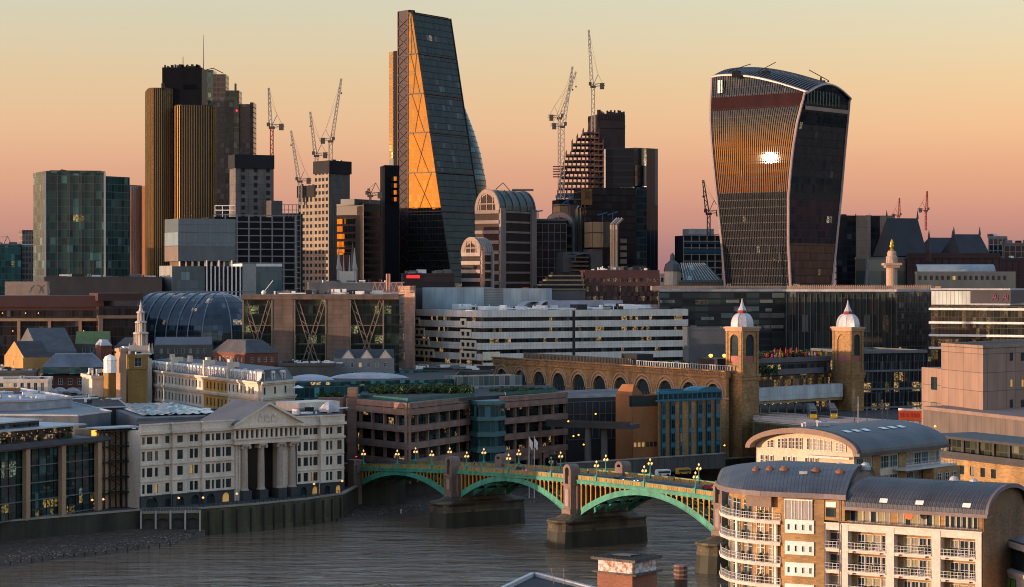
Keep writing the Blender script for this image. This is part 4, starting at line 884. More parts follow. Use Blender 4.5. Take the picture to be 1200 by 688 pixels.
    b = MB(); b.tube((cx, cy, zd + H + 5.4), (cx, cy, zd + H + 8.8), .11, .05, 6); f = Fr((cx - 1, cy), (cx + 1, cy)); b.box(f, .3, 1.7, -.04, .04, zd + H + 7.8, zd + H + 8.3); b.build('weather_vane', DARKM, rt)
dtower(869.5, 850, 889.5, 849, 'left brick tower with pale square dome at the end of the station wall', 42, 57.6)
dtower(998, 975, 1012.5, 900, 'right brick tower with pale square dome beside the rail tracks', 30, 56.5, 38)
# glass office and curved balcony over the platforms
f = Fr(P(888, 868), P(978, 905)); rt = root('station_office', 'dark glass office with a white curved balcony band between the two domed towers', 'office building', (*f.o, 20))
GD = glass('dark_office', (.008, .011, .014), (.02, .028, .032), 2.2, 4.2, .10, (1, .6, .2), 0.140, 1.5, .06, .012, (.015, .018, .02), .05, .1, .06)
b = MB(); b.box(f, 0, f.L, -22, -2, 30, 43.5); b.build('glazing', GD, rt)
b = MB(); b.box(f, 0, f.L, -23, -1.6, 42.8, 44.6); b.box(f, 0, f.L - 6, -3, -1.0, 38.0, 40.2); b.build('bands', mat('slate_panel', (.06, .075, .10), .4), rt)
cpts = [f.w(u, w_, 0)[:2] for u, w_ in [(-1, 1)] + [(f.L * t, 1 + 3.2 * sin(pi * t * .55)) for t in [i / 14 for i in range(15)]] + [(f.L + 2.5, 1.2), (f.L + 2.5, -6), (-1, -6)]]
b = MB(); b.prism(cpts, 28.2, 33.4); b.build('balcony_band', panels('balcony_white', (.50, .55, .57), (.3, .33, .35), 2.2, 5, .05, .05), rt)
b = MB(); b.prism([(p[0], p[1] + .8) for p in cpts], 27.0, 28.2); b.build('soffit', mat('brass_soffit', (.30, .22, .12), .5), rt)
b = MB(); b.box(f, 0, f.L, -1.9, -1.7, 33.4, 37.4); b.build('lit_shopfront', glass('lit_front', (.02, .015, .01), (.05, .035, .02), 1.4, 4, .5, (1, .5, .1), 0.06, 1.5, .1, .01, (.02, .02, .02), .1, .05), rt)
for i in range(9): b = MB(); u = f.L * (i + .5) / 9; b.tube(f.w(u, -1, 10), f.w(u, -1, 27.2), .35, .35, 8); b.build('column', CONC, rt)
for i in range(8): x, y, z = f.w(4 + i * 3.4, -3 + (i % 3), 26.4); b = MB(); b.lathe((x, y, z), [(.0, 0), (.3, .15), (0, .3)], 6); b.build('ceiling_light', LAMPE, rt)
planting('roof_garden', 'shrubs and small trees on the office roof between the two domed towers', f.w(0, -3, 0)[:2], f.w(f.L - 2, -3, 0)[:2], 44.6, 18, 2.6, 70, .5, 31)
r = random.Random(5)
FL = [mat('flower_yellow', (.6, .4, .03), .7), mat('flower_red', (.5, .03, .03), .7), mat('pale_object', (.5, .5, .5), .7)]
b = MB()
for i in range(60): p = f.w(r.uniform(12, f.L - 1), -r.uniform(2, 10), 44.7); b.lathe(p, [(.3, 0), (.5, .6), (.3, 1.4), (0, 1.9)], 6, r.choice((0, 1, 1, 2)))
tag(b.build('roof_terrace_seats', FL), 'yellow, red and white seats crowding the roof terrace left of the right domed tower', 'terrace seating', kind='stuff')
for i in range(5):
    p = f.w(14 + i * 3.6, -2.2, 44.6); rt2 = root('closed_parasol', 'closed red parasol, ' + ORDN[i] + ' from the left on the terrace by the right domed tower', 'parasol', p, 'closed red parasols'); b = MB(); b.tube(p, (p[0], p[1], p[2] + 1.5), .06, .06, 6); b.build('pole', DARKM, rt2)
    b = MB(); b.lathe((p[0], p[1], p[2] + 1.2), [(.12, 0), (.42, .4), (.25, 2.2), (0, 3.0)], 8); b.build('canopy', JR, rt2)
# right wing behind the tower: banded glass office
pts = rect(1011, 1011, 1086, 905, 24, 40); rt, f0, f1 = bld('banded_glass_office', 'dark glass office with thin pale floor bands right of the right domed tower', pts, 46, GD, mat('green_roof', (.05, .075, .03), .9, var=.5, scale=.3), cat='office building', pm_=GREYM)
b = grid(f1, f1.L, 30, 1e9, 7.0, 0, .8, .6, v0=16, ends=False); b.build('floor_bands', mat('blue_band', (.11, .14, .17), .5), rt)
b = grid(f1, f1.L, 30, 3.6, 1e9, .14, 0, .4, v0=16); b.build('mullions', DARKM, rt)
b = MB()
for i in range(14): u = f1.L * (i + .5) / 14; b.bar(f1.w(u, .7, 17), f1.w(u + 1.2, 1.0, 45), .12)
b.build('outer_struts', GREYM, rt)
# railway viaduct, tracks, trains
va, vb = P(884, 872), P(1160, 800); VF = Fr((va[0], va[1]), (vb[0], vb[1] - 20)); zv = 22.5
rt = root('railway_viaduct', 'railway viaduct with tracks and a moss green girder beside the left domed tower', 'railway viaduct', (*va, 8))
b = MB(); b.prism([P(884, 872), P(884, 820), P(960, 780), P(1100, 700), P(1250, 720), P(1180, 900), P(1000, 960), P(884, 960)], 13, zv, 0); b.build('deck', mat('ballast', (.045, .042, .04), .95, var=.5, scale=.4, streak=1), rt)
b = MB()
for k in range(8):
    a, c = P(884, 832 + k * 7.2), P(1130, 742 + k * 8); f = Fr(a, c); w_ = .8 if k % 2 else .25
    b.box(f, 0, f.L, -w_, w_, zv + .05, zv + (1.0 if k % 2 else .3))
b.build('platform_edges', mat('pale_platform', (.60, .48, .42), .8), rt)
b = MB(); f = Fr(P(884, 822), P(966, 778)); b.box(f, 0, f.L, 0, .8, 17.5, 22.8); 
for i in range(int(f.L / 2.2)): b.box(f, i * 2.2, i * 2.2 + .3, .8, 1.1, 17.6, 22.6)
b.box(f, 0, f.L, -.2, 1.3, 22.8, 23.3); b.build('green_girder', mat('moss_green_paint', (.085, .095, .035), .7, var=.4), rt)
for i in range(4):
    f2 = Fr(side(f, i * 9 + 1), side(f, i * 9 + 4)); b = MB(); b.box(f2, 0, 3, -8, .3, 7.5, 17.5); b.build('pier', BRICKB, rt)
def gantry(px, D, h=9, lab=''):
    x, y = P(px, D); rt = root('overhead_mast', lab, 'signal mast', (x, y, zv), 'masts along the tracks'); b = MB(); b.tube((x, y, zv), (x, y, zv + h), .16, .12, 6); b.build('pole', GREYM, rt)
    b = MB(); f = Fr((x - .6, y), (x + .6, y)); b.box(f, 0, 1.2, -.1, .1, zv + h * .6, zv + h * .64); b.box(f, .35, .85, -.2, .2, zv + h * .85, zv + h); b.build('head', GREYM, rt)
for i, (px, D, h) in enumerate(((1001, 800, 13), (1005, 790, 8), (1016, 800, 7), (1034, 760, 12), (1040, 790, 8), (1064, 800, 9), (1070, 780, 8), (946, 845, 6))):
    gantry(px, D, h, 'thin grey mast, %s along the tracks behind the arched roof' % ('first', 'second', 'third', 'tallest', 'fifth', 'sixth', 'seventh', 'eighth')[i])
def train(pxf, Df, lab):
    x, y = P(pxf, Df); d = (0.30, .95); f = Fr((x, y), (x + .95, y - .30 * 1), 0); f = Fr((x - 1.4 * .98, y), (x + 1.4 * .98, y - .3), zv + .9)
    rt = root('train', lab, 'train', (x, y, zv), 'commuter trains at the platforms'); b = MB(); b.box(f, 0, 2.9, -38, 0, 0, 3.1, 0); b.box(f, .2, 2.7, -38, -.1, 3.1, 3.55, 1); b.build('carriage', [PS, GREYM], rt)
    b = MB(); b.box(f, .1, 2.8, 0, .25, -.1, 1.5); b.build('yellow_front', emis('train_yellow_glow', (.75, .42, .02), 0.02), rt); b = MB(); b.box(f, .3, 2.6, .02, .2, 1.65, 2.75); b.build('windscreen', GL0, rt)  # yellow front panel has a faint glow of its own added
    b = MB(); b.box(f, -.03, 0, -37, -1, 1.6, 2.5); b.box(f, 2.9, 2.93, -37, -1, 1.6, 2.5); b.build('windows', GL0, rt)
    for u in (.5, 2.4): b = MB(); b.lathe(f.w(u, .35, .8), [(0, -.12), (.16, 0), (0, .12)], 6); b.build('headlight', LAMPE, rt)
train(953, 838, 'left of the two yellow fronted trains under the curved balcony')
train(977, 842, 'right of the two yellow fronted trains under the curved balcony')
rt = root('orange_banner', 'long orange banner with a white top edge beside the tracks', 'banner', (*P(1067, 770), 25)); f = Fr(P(1053, 772), P(1081, 768))
b = MB(); b.box(f, 0, f.L, -.15, 0, 26.8, 30.4, 0); b.box(f, -.1, f.L + .1, -.16, .03, 30.2, 30.9, 1)
x = .6
r = random.Random(4)
while x < f.L - 1: w_ = r.uniform(.25, .6); b.box(f, x, x + w_, 0, .04, 27.9, 29.3, 2); x += w_ + r.choice((.12, .12, .5))
b.build('board', [mat('banner_orange', (.75, .10, .015), .6), WHITE, mat('banner_mark', (.5, .03, .02), .6)], rt); b = MB(); b.tube(f.w(1, -.3, zv), f.w(1, -.3, 29), .2, .2, 6); b.tube(f.w(f.L - 1, -.3, zv), f.w(f.L - 1, -.3, 29), .2, .2, 6); b.build('posts', GREYM, rt)
# small buildings below the station wall
pts = rect(722, 733, 772, 800, 30); pts = [P(722, 820), P(743, 812), P(776, 820), P(760, 850)]
rt, f0, f1 = bld('orange_brick_building', 'orange brick building with a steep gabled stair tower', pts, 31, mat('orange_brick', (.30, .125, .045), .85), ROOFD, pm_=MC.get('orange_brick'))
b = MB(); f = Fr(P(722, 812), P(741, 808)); b.box(f, 0, f.L, -7, .3, 7.5, 34); zt_ = 36.5
b.face([f.w(0, .3, 34), f.w(f.L, .3, 34), f.w(f.L, -1, zt_ + 1), f.w(2.0, -1, zt_ + 1)]); b.face([f.w(f.L, .3, 34), f.w(f.L, -7, 34), f.w(f.L, -1, zt_ + 1)]); b.face([f.w(0, -7, 34), f.w(f.L, -7, 34), f.w(f.L, -1, zt_ + 1), f.w(2, -1, zt_ + 1)]); b.face([f.w(0, .3, 34), f.w(2, -1, zt_ + 1), f.w(0, -7, 34)])
b.build('stair_tower', MC['orange_brick'], rt)
fl = Fr(P(741, 806), P(776, 811)); b = MB(); b.box(fl, 0, fl.L, -6, -.1, 29.5, 33.5); b.build('roof_glazing', GL0, rt)
punched(rt, fl, fl.L, 22, [(.4 + i * 1.65, 1.7 + i * 1.65) for i in range(int((fl.L - .6) / 1.65))], [(3, 4.8), (7.5, 9.3), (14.8, 16.6)], .4, MC['orange_brick'], DARKM, 1, 1, .25, .1, 0, 7.5)
pts = [P(770, 822), P(771, 806), P(845, 822), P(840, 842)]
rt, f0, f1 = bld('bay_window_building', 'brick building with bright blue bay windows and blue roof trim', pts, 34.2, BRICKY, ROOFG, pm_=mat('bay_blue', (.015, .16, .24), .5, var=.35))
BB = MC['bay_blue']; b = MB(); b.box(f1, -.3, f1.L + .3, -1, .5, 31.4, 31.9); b.box(f1, -.3, f1.L + .3, -1, .4, 34.1, 34.6)
for i in range(14): u = f1.L * i / 13; b.box(f1, u - .15, u + .15, 0, .3, 31.9, 34.1)
b.build('blue_trim', BB, rt)
n = 7
for i in range(13): me = win_mesh(f1.L / 13 - .4, 2.0, 1, 1, BB, GL0, .08); inst('window', me, rt, f1.w(f1.L * (i + .5) / 13, .08, 32), f1.a)
for i in range(n):
    u = f1.L * (i + .5) / n; wd = (1.7, 1.9, 1.1, 1.1, 2.1, 1.9, 1.9)[i]
    fb = MB(); dd = .9 if i in (0, 1, 4, 5, 6) else .25
    fb.box(f1, u - wd / 2, u + wd / 2, .05, dd, 9.5, 31.2, 0); o = fb.build('bay', mat('bay_dark_blue', (.02, .06, .09), .4), rt)
    for v in (10.5, 15.6, 20.7, 25.8):
        me = win_mesh(wd - .2, 3.3, 2, 2, BB, pickg(.05, .1), .1); inst('window', me, rt, f1.w(u, dd, v + .8), f1.a)
        g = MB(); g.box(f1, u - wd / 2 - .05, u + wd / 2 + .05, dd, dd + .08, v - .8, v + .6); g.build('bay_panel', BB, rt)
b = MB(); q = cen([f1.w(f1.L * .62, 0, 0)[:2], f1.w(f1.L * .95, 0, 0)[:2]]); 
u0, u1 = f1.L * .6, f1.L * .98
for k in range(8):
    a0, a1 = pi * k / 8, pi * (k + 1) / 8; R0 = (u1 - u0) / 2; x0, x1 = (u0 + u1) / 2 - R0 * cos(a0), (u0 + u1) / 2 - R0 * cos(a1); z0, z1 = 34.2 + 2.0 * sin(a0), 34.2 + 2.0 * sin(a1)
    b.face([f1.w(x0, .7, z0), f1.w(x1, .7, z1), f1.w(x1, -8, z1), f1.w(x0, -8, z0)]); b.face([f1.w(x0, .7, z0), f1.w(x1, .7, z1), f1.w(x1, .7, 34.2), f1.w(x0, .7, 34.2)])
b.build('barrel_roof', BB, rt)
# gap left of it: dark service yard, elevated road, buses
rt, f0, f1 = bld('service_building', 'low dark building with a pale flat roof edge left of the orange brick building', [P(650, 860), P(664, 826), P(724, 838), P(730, 880)], 31.8, mat('yard_dark', (.035, .034, .036), .7), ROOFG, pm_=ROOFL)
b = grid(f1, f1.L, 14, 3, 4.6, .3, .3, .3, v0=16); b.build('window_grid', GREYM, rt)
rt = root('elevated_road', 'dark elevated road deck on two thick round legs behind the bridge', 'elevated road', (*P(690, 790), 8)); f = Fr(P(640, 796), P(800, 770))
b = MB(); b.box(f, 0, f.L * .62, -8, 0, 23.0, 24.6); b.box(f, 0, f.L * .62, -.1, .1, 24.6, 25.6); b.build('deck', MC['yard_dark'], rt)
for px in (689, 708): x, y = P(px, 790); b = MB(); b.tube((x, y, 7.5), (x, y, 23), 1.3, 1.1, 12); b.build('leg', CONCD, rt)
rt = root('embankment_parapet', 'long pale parapet of the embankment road right behind the bridge', 'parapet wall', (*P(690, 760), 8)); f = Fr(P(655, 758), P(850, 805)); b = MB(); b.box(f, 0, f.L, -.8, 0, 7.4, 12.5, 0); b.box(f, 0, f.L, -1, .2, 12.5, 12.9, 1)
for i in range(int(f.L / 3)): b.box(f, i * 3, i * 3 + .4, 0, .25, 7.4, 12.4, 0)
b.build('wall', [CONCD, COPE], rt)
r = random.Random(12)
for i, (px, D, z, nm, cat, col, lab) in enumerate(((703, 752, 8, 'bus', 'bus', 'y', 'long yellow lit bus behind the bridge by the elevated road leg'), (803, 768, 8, 'parked_van', 'van', 'y', 'yellow van behind the bridge below the blue bay windows'), (655, 775, 12, 'parked_van', 'van', 'd', 'dark van beside the banded office'), (727, 775, 8, 'parked_van', 'van', 'd', 'dark van in front of the orange brick building'), (779, 762, 8, 'parked_van', 'van', 'w', 'white van behind the bridge near the bay windows'))):
    x, y = P(px, D); L_ = 11 if nm == 'bus' else 5; f = Fr((x - L_ / 2, y - 1), (x + L_ / 2, y + 1), z); mt = {'y': mat('van_yellow', (.55, .32, .03), .5), 'd': PB, 'w': WHITE}[col]
    rt = root(nm, lab, cat, (x, y, z)); b = MB(); h = 3.4 if nm == 'bus' else 2.3; b.box(f, 0, L_, -2.2, 0, .4, h - .1); b.box(f, .2, L_ - .2, -2.1, -.1, h - .1, h + .1); b.build('body', mt, rt)
    b = MB(); b.box(f, .3, L_ - .3, 0, .03, h * .5, h * .82); b.build('windows', GL0, rt)
    for u in (.9, L_ - 1.1):
        for w_ in (0, -2.0): b = MB(); b.tube(f.w(u, w_ - .2, .45), f.w(u, w_ + .06, .45), .45, .45, 10); b.build('wheel', DARKM, rt)
def glow(px, D, z, lab, s=.5, mt=None):
    wlamp(px, D, z, lab, s, mt, 3)
for i, (px, D, z, lab) in enumerate(((666, 790, 22, 'warm work light above the yard right of the banded office'), (672, 786, 17, 'second warm light in the yard right of the banded office'), (678, 792, 17, 'third warm light in the yard right of the banded office'), (684, 786, 14, 'lowest warm light in the yard right of the banded office'), (849, 782, 14, 'bright amber light between the bay windows and the left domed tower'), (698, 800, 24, 'orange light above the elevated road'))):
    glow(px, D, z, lab, .32, emis('amber_work_light', (1, .4, .04), .6))
# ---------------- middle band, left: roofs between river and offices ----------------
# white mansard building
ma, mb_, mc_ = P(175, 903), P(305, 790), P(344, 812); rt = root('mansard_building', 'cream stone building with long grey mansard roof and dormers, its right corner in the light', 'building', (*mb_, 8))
CRM = mat('cream_stone', (.66, .56, .44), .85, var=.2); MANS = mat('mansard_lead', (.10, .11, .13), .55, var=.4)
mf, ms = Fr(ma, mb_), Fr(mb_, mc_)
zb, zc = 26.5, 38.6
core = [ma, mb_, mc_, (ma[0] + mc_[0] - mb_[0], ma[1] + mc_[1] - mb_[1])]
cx, cy, _ = cen(core)
b = MB(); b.prism([(p[0] * .995 + cx * .005, p[1] * .995 + cy * .005) for p in core], 7.5, zc); b.build('wall_core', CRM, rt)
OCH = mat('ochre_render', (.45, .25, .06), .85)
cols = [(i * 4.1 + 1.3, i * 4.1 + 2.7) for i in range(int(mf.L / 4.1))]
uy0, uy1 = uof(mf, 240), uof(mf, 268)
for (p, q, m_) in ((0, uy0, CRM), (uy0, uy1, OCH), (uy1, mf.L, CRM)):
    cc = [(a, c) for a, c in cols if a > p + .3 and c < q - .3]; f = mf
    punched(rt, f, q - p, zc - 20, cc, [(22.3, 24.8), (28.3, 31.2), (34.6, 37.2)], .45, m_, DARKM, 1, 2, .0, .05, p, 20, ft=.1)
cc = [(1.6 + i * ms.L / 3.2, 3.0 + i * ms.L / 3.2) for i in range(3)]
punched(rt, ms, ms.L, zc - 20, cc, [(22.3, 24.8), (28.3, 31.2), (34.6, 37.2)], .45, CRM, DARKM, 1, 2, 0, .05, 0, 20, ft=.1)
b = MB()
for f in (mf, ms):
    for v, w_, h in ((zc, .9, .7), (33.2, .9, .6), (32.6, .6, .6), (27.0, .6, .5), (zc - .5, .55, .4)): b.box(f, -.3, f.L + .3, .45, w_ + .45, v, v + h)
    for u in (.2, f.L - 1.2): b.box(f, u, u + 1.0, .45, .7, 22, zc)
b.build('cornices', CRM, rt)
b = MB(); k = .80; hi = [(p[0], p[1]) for p in core]
ins = [mf.w(2, -2.2, 0)[:2], mf.w(mf.L - 1.9, -2.2, 0)[:2], ms.w(ms.L - 1, -2.2, 0)[:2], (core[3][0], core[3][1])]
for i in range(3 if 0 else 2):
    b.face([(*core[i], zc + .7), (*core[i + 1], zc + .7), (*ins[i + 1], 43.4), (*ins[i], 43.4)])
b.face([(*core[2], zc + .7), (*core[3], zc + .7), (*ins[3], 43.4), (*ins[2], 43.4)]); b.face([(*p, 43.4) for p in ins]); b.face([(*core[3], zc + .7), (*core[0], zc + .7), (*ins[0], 43.4), (*ins[3], 43.4)])
b.build('mansard_roof', MANS, rt)
def dormer(f, u, w=1.5, z=zc + .9, rnd=True, wm=WHITE):
    d = MB(); d.box(f, u - w / 2 - .3, u - w / 2, -2.2, -.2, z, z + 2.7); d.box(f, u + w / 2, u + w / 2 + .3, -2.2, -.2, z, z + 2.7)
    n = 6; R0 = w / 2 + .4
    for k in range(n):
        a0, a1 = pi * k / n, pi * (k + 1) / n; p0, p1 = (u - R0 * cos(a0), z + 2.6 + R0 * .7 * sin(a0)), (u - R0 * cos(a1), z + 2.6 + R0 * .7 * sin(a1))
        d.face([f.w(p0[0], -.1, p0[1]), f.w(p1[0], -.1, p1[1]), f.w(p1[0], -2.2, p1[1]), f.w(p0[0], -2.2, p0[1])]); d.face([f.w(p0[0], -.1, p0[1]), f.w(p1[0], -.1, p1[1]), f.w(u, -.1, z + 2.5)])
    o = d.build('dormer', wm, rt); me = win_mesh(w, 2.4, 2, 2, wm, GL0, .1); inst('dormer_window', me, rt, f.w(u, -.5, z + .1), f.a)
for a, c in cols: dormer(mf, (a + c) / 2)
for a, c in cc: dormer(ms, (a + c) / 2)
for u in (uof(mf, 203), uof(mf, 240), uof(mf, 268)): b = MB(); b.box(mf, u - .5, u + .5, -4, .6, zc, 45.2); b.build('party_wall', CRM, rt)
for u in (12, 34, 55, 80): b = MB(); b.box(mf, u, u + 2.4, -6, -4.6, 43, 45.8); b.build('chimney', CRM, rt)
# generic low city building with hipped or gabled roof
def house(name, lab, xl, xc, xr, D, row, ang, wm, rm, roof='flat', rh=4, cols=None, flh=3.6, wn=(1.2, 1.9), fm=WHITE, cat='building', zlow=16, wl=None, dep=.3, sp=3.4, grp=None, ridge_in=.3):
    pts = rect(xl, xc, xr, D, ang, wl); zt = Z(row, D); rt = root(name, lab, cat, cen(pts), grp)
    fl, fr = Fr(pts[0], pts[1]), Fr(pts[1], pts[2]); b = MB(); b.prism(pts, 7.5, zt - .05); b.build('wall', wm, rt)
    for f in (fl, fr):
        if f.L < 2.5: continue
        n = int((f.L - 1) / sp); 
        if n < 1: continue
        off = (f.L - n * sp) / 2; cc = [(off + i * sp + (sp - wn[0]) / 2, off + i * sp + (sp + wn[0]) / 2) for i in range(n)]
        rows = []; v = zt - flh
        while v > zlow: rows.append((v, v + wn[1])); v -= flh
        rows = sorted(rows)[-4:]
        if rows: punched(rt, f, f.L, zt - rows[0][0] + 1.0, cc, rows, dep, wm, fm, 2, 2, .04, .1, 0, rows[0][0] - 1.0, name='facade', ft=.09)
    b = MB()
    if roof == 'flat':
        b.prism(pts, zt - .04, zt + .1, 0)
        for a, c in zip(pts, pts[1:] + pts[:1]): f = Fr(a, c); b.box(f, -.2, f.L + .2, -.4, .45, zt - .3, zt + .8, 1)
    else:
        l, c, r_, k = pts; e = .5
        if roof == 'hip':
            cx, cy, _ = cen(pts); q = [(cx + (p[0] - cx) * ridge_in, cy + (p[1] - cy) * ridge_in) for p in pts]
            P4 = [(cx + (p[0] - cx) * 1.05, cy + (p[1] - cy) * 1.05) for p in pts]
            for i in range(4): j = (i + 1) % 4; b.face([(*P4[i], zt), (*P4[j], zt), (*q[j], zt + rh), (*q[i], zt + rh)])
            b.face([(*p, zt + rh) for p in q])
        elif roof == 'gable':   # ridge runs along the right face
            m0, m1 = ((l[0] + c[0]) / 2, (l[1] + c[1]) / 2), ((k[0] + r_[0]) / 2, (k[1] + r_[1]) / 2)
            b.face([(*c, zt), (*r_, zt), (*m1, zt + rh), (*m0, zt + rh)]); b.face([(*k, zt), (*l, zt), (*m0, zt + rh), (*m1, zt + rh)]); b.face([(*l, zt), (*c, zt), (*m0, zt + rh)], None, 1); b.face([(*r_, zt), (*k, zt), (*m1, zt + rh)], None, 1)
        elif roof == 'gableL':
            m0, m1 = ((r_[0] + c[0]) / 2, (r_[1] + c[1]) / 2), ((k[0] + l[0]) / 2, (k[1] + l[1]) / 2)
            b.face([(*l, zt), (*c, zt), (*m0, zt + rh), (*m1, zt + rh)]); b.face([(*k, zt), (*m1, zt + rh), (*m0, zt + rh), (*r_, zt)]); b.face([(*c, zt), (*r_, zt), (*m0, zt + rh)], None, 1); b.face([(*k, zt), (*l, zt), (*m1, zt + rh)], None, 1)
    b.build('roof', [rm, wm], rt)
    if roof == 'flat': clutter(rt, pts, zt + .1, 9, ROOFG, 2.4, 1.6, int(xc + 400))
    return rt, fl, fr, pts, zt
COP = mat('green_copper', (.13, .165, .05), .7, var=.5)
house('gabled_office', 'grey building with a steep glazed slate gable behind the left roofs', 20, 45, 90, 900, 412, 20, GREYM, SLATE, 'gable', 9)
house('copper_roof_building', 'building with a long green copper roof below the brown office', 82, 88, 128, 930, 403, 8, CONCD, COP, 'gable', 5)
house('gable_end_house', 'small dark house with an orange sunlit gable end at the far left', 6, 28, 60, 870, 419, 25, mat('ochre_gable', (.42, .24, .08), .85), ROOFD, 'gable', 6, sp=20)
rt, fl, fr, pts, zt = house('brick_hall', 'brick hall with white windows under a broad grey blue roof with sloping sides', 28, 50, 103, 850, 440, 14, BRICKR, BLU, 'hip', 0.4, sp=3.6, wn=(1.6, 2.4), ridge_in=.9)
b = MB(); f = Fr(P(45, 855), P(106, 858)); cxy = cen(pts)
q0 = rect(24, 50, 122, 848, 10); b.prism(q0, zt + .5, zt + 3.2, 1)
c0 = cen(q0); q1 = [(c0[0] + (p[0] - c0[0]) * .62, c0[1] + (p[1] - c0[1]) * .62) for p in q0]; q2 = [(c0[0] + (p[0] - c0[0]) * 1.04, c0[1] + (p[1] - c0[1]) * 1.04) for p in q0]
for i in range(4): j = (i + 1) % 4; b.face([(*q2[i], zt + 3.2), (*q2[j], zt + 3.2), (*q1[j], zt + 8), (*q1[i], zt + 8)])
b.face([(*p, zt + 8) for p in q1]); b.build('upper_roof', [BLU, MC['teal_glass']], rt)
house('colonnade_building', 'pale flat roofed building with a row of tall narrow windows at the left edge', -40, -12, 56, 800, 447, 8, STONEW, ROOFG, 'flat', sp=2.4, wn=(1.3, 3.0))
house('roof_storey', 'small dark green roof storey behind the pale colonnaded building', -40, -14, 40, 830, 437, 8, CONCD, ROOFG, 'flat', sp=50)
rt, fl, fr, pts, zt = house('brick_stair_tower', 'small red brick tower with a pale rounded lead cap', 112, 118, 131, 890, 405, 18, BRICKR, LEADP, 'hip', 2.2, sp=50, ridge_in=.5)
house('brick_terrace', 'low brick building with pale roof edge right of the small brick tower', 130, 133, 165, 905, 408, 6, BRICKB, SLATE, 'hip', 4, sp=3.2)
rt, fl, fr, pts, zt = house('ochre_tenement', 'tall ochre brick building with a tan shaft and a wide top window', 136, 150, 173, 800, 418, 30, mat('ochre_brick', (.33, .20, .06), .85, var=.35), ROOFD, 'flat', sp=5.2, wn=(2.6, 3.2), zlow=41)
house('chimney_shaft', 'plain tan brick shaft beside the ochre tenement', 136, 141, 148, 790, 411, 30, TAN, ROOFD, 'flat', sp=50, cat='shaft')
rt, fl, fr, pts, zt = house('turret_building', 'ochre building with a round white turret on its corner', 121, 127, 138, 795, 436, 25, MC['ochre_brick'], ROOFD, 'flat', sp=50)
x, y = P(129, 788); b = MB(); b.lathe((x, y, zt), [(2.3, 0), (2.3, 4.2), (2.5, 4.5), (1.8, 5.8), (0, 6.6)], 10); b.build('turret', WHITE, rt)
rt, fl, fr, pts, zt = house('pale_stub_building', 'low cream building with broken stepped top left of the white turret', 96, 108, 124, 800, 443, 20, CRM, ROOFD, 'flat', sp=50)
clutter(rt, pts, zt, 10, CRM, 3, 3.5, 4, 'chimneys')
# church spire
sx, sy = P(165, 895); rt = root('church_spire', 'pale stone church tower with a slender tiered spire', 'church spire', (sx, sy, 8)); f = Fr((sx - 5, sy - 5), (sx + 5, sy - 5))
z0 = Z(412, 895); b = MB(); b.box(Fr((sx - 5.2, sy - 5), (sx + 5.2, sy - 3)), 0, 10.4, -10, 0, 7.5, z0 - 3); b.box(Fr((sx - 4, sy - 4.2), (sx + 4, sy - 2.7)), 0, 8, -8, 0, z0 - 3, z0 + 2.5); b.build('tower', STONE, rt)
z = z0 + 2.5
for k, (w_, h) in enumerate(((2.6, 4.6), (1.9, 3.6), (1.2, 3.2))):
    b = MB(); 
    for i in range(8): a = i * pi / 4 + .3; b.tube((sx + w_ * cos(a), sy + w_ * sin(a), z), (sx + w_ * cos(a), sy + w_ * sin(a), z + h), .3, .3, 6)
    b.lathe((sx, sy, z), [(w_ * .55, 0), (w_ * .55, h - .2)], 8); b.lathe((sx, sy, z + h), [(w_ + .5, 0), (w_ + .5, .5), (w_ * .9, .9)], 12); b.build('spire_tier', STONE, rt); z += h + .8
b = MB(); b.lathe((sx, sy, z), [(1.0, 0), (.5, 1.6), (.6, 2), (.15, 3.4), (.05, 4.6)], 8); b.build('finial', STONE, rt)
for dx in (-4, 4):
    for dy in (-3.5, 3.5): b = MB(); b.lathe((sx + dx, sy + dy, z0 - 1), [(.6, 0), (.5, 2), (.1, 4.4)], 6); b.build('pinnacle', STONE, rt)
# black and white dormered house
rt, fl, fr, pts, zt = house('round_window_house', 'dark slate roofed house with two big white round dormer windows', 196, 201, 250, 935, 418, 10, mat('black_brick', (.035, .028, .03), .8), SLATE, 'hip', 3.6, sp=3.0, wn=(1.4, 2.2), ridge_in=.7)
for px in (207.5, 238):
    u = uof(fr, px, .5); d = MB(); d.lathe((0, 0, 0), [(2.2, -1.4), (2.2, .3), (1.5, .5)], 20); o = inst('round_dormer', d.mesh('round_dormer', WHITE), rt, fr.w(u, .4, zt + .6), 0); o.rotation_euler = (radians(90), 0, fr.a)
    d = MB(); d.lathe((0, 0, 0), [(1.5, 0), (1.5, .12)], 16); o = inst('round_glass', d.mesh('round_glass', GL0), rt, fr.w(u, .8, zt + .6), 0); o.rotation_euler = (radians(90), 0, fr.a)
    d = MB(); d.box(fr, u - 2.8, u + 2.8, -.6, .8, zt + 2.6, zt + 3.2); d.box(fr, u - 2.6, u - 2, -.6, .6, zt - 2.5, zt + 2.6); d.box(fr, u + 2, u + 2.6, -.6, .6, zt - 2.5, zt + 2.6); d.build('dormer_surround', WHITE, rt)
b = MB(); b.box(fr, -.3, fr.L + .3, .3, .9, zt - 2.6, zt - 2.1); b.box(fr, 3, fr.L - 3, .4, .5, zt - 5.5, zt - 4.6); b.build('white_cornice', WHITE, rt)
house('red_brick_house', 'red brick building with sloped slate roof and small white dormer windows', 250, 288, 325, 880, 414, 36, BRICKR, SLATE, 'hip', 5, sp=3.0, wn=(1.3, 1.9), ridge_in=.55)
house('slate_roof_terrace', 'low terrace with grey lead roof between church spire and vaulted glass hall', 176, 181, 248, 930, 404, 6, CONCD, LEAD, 'gable', 3, sp=3)
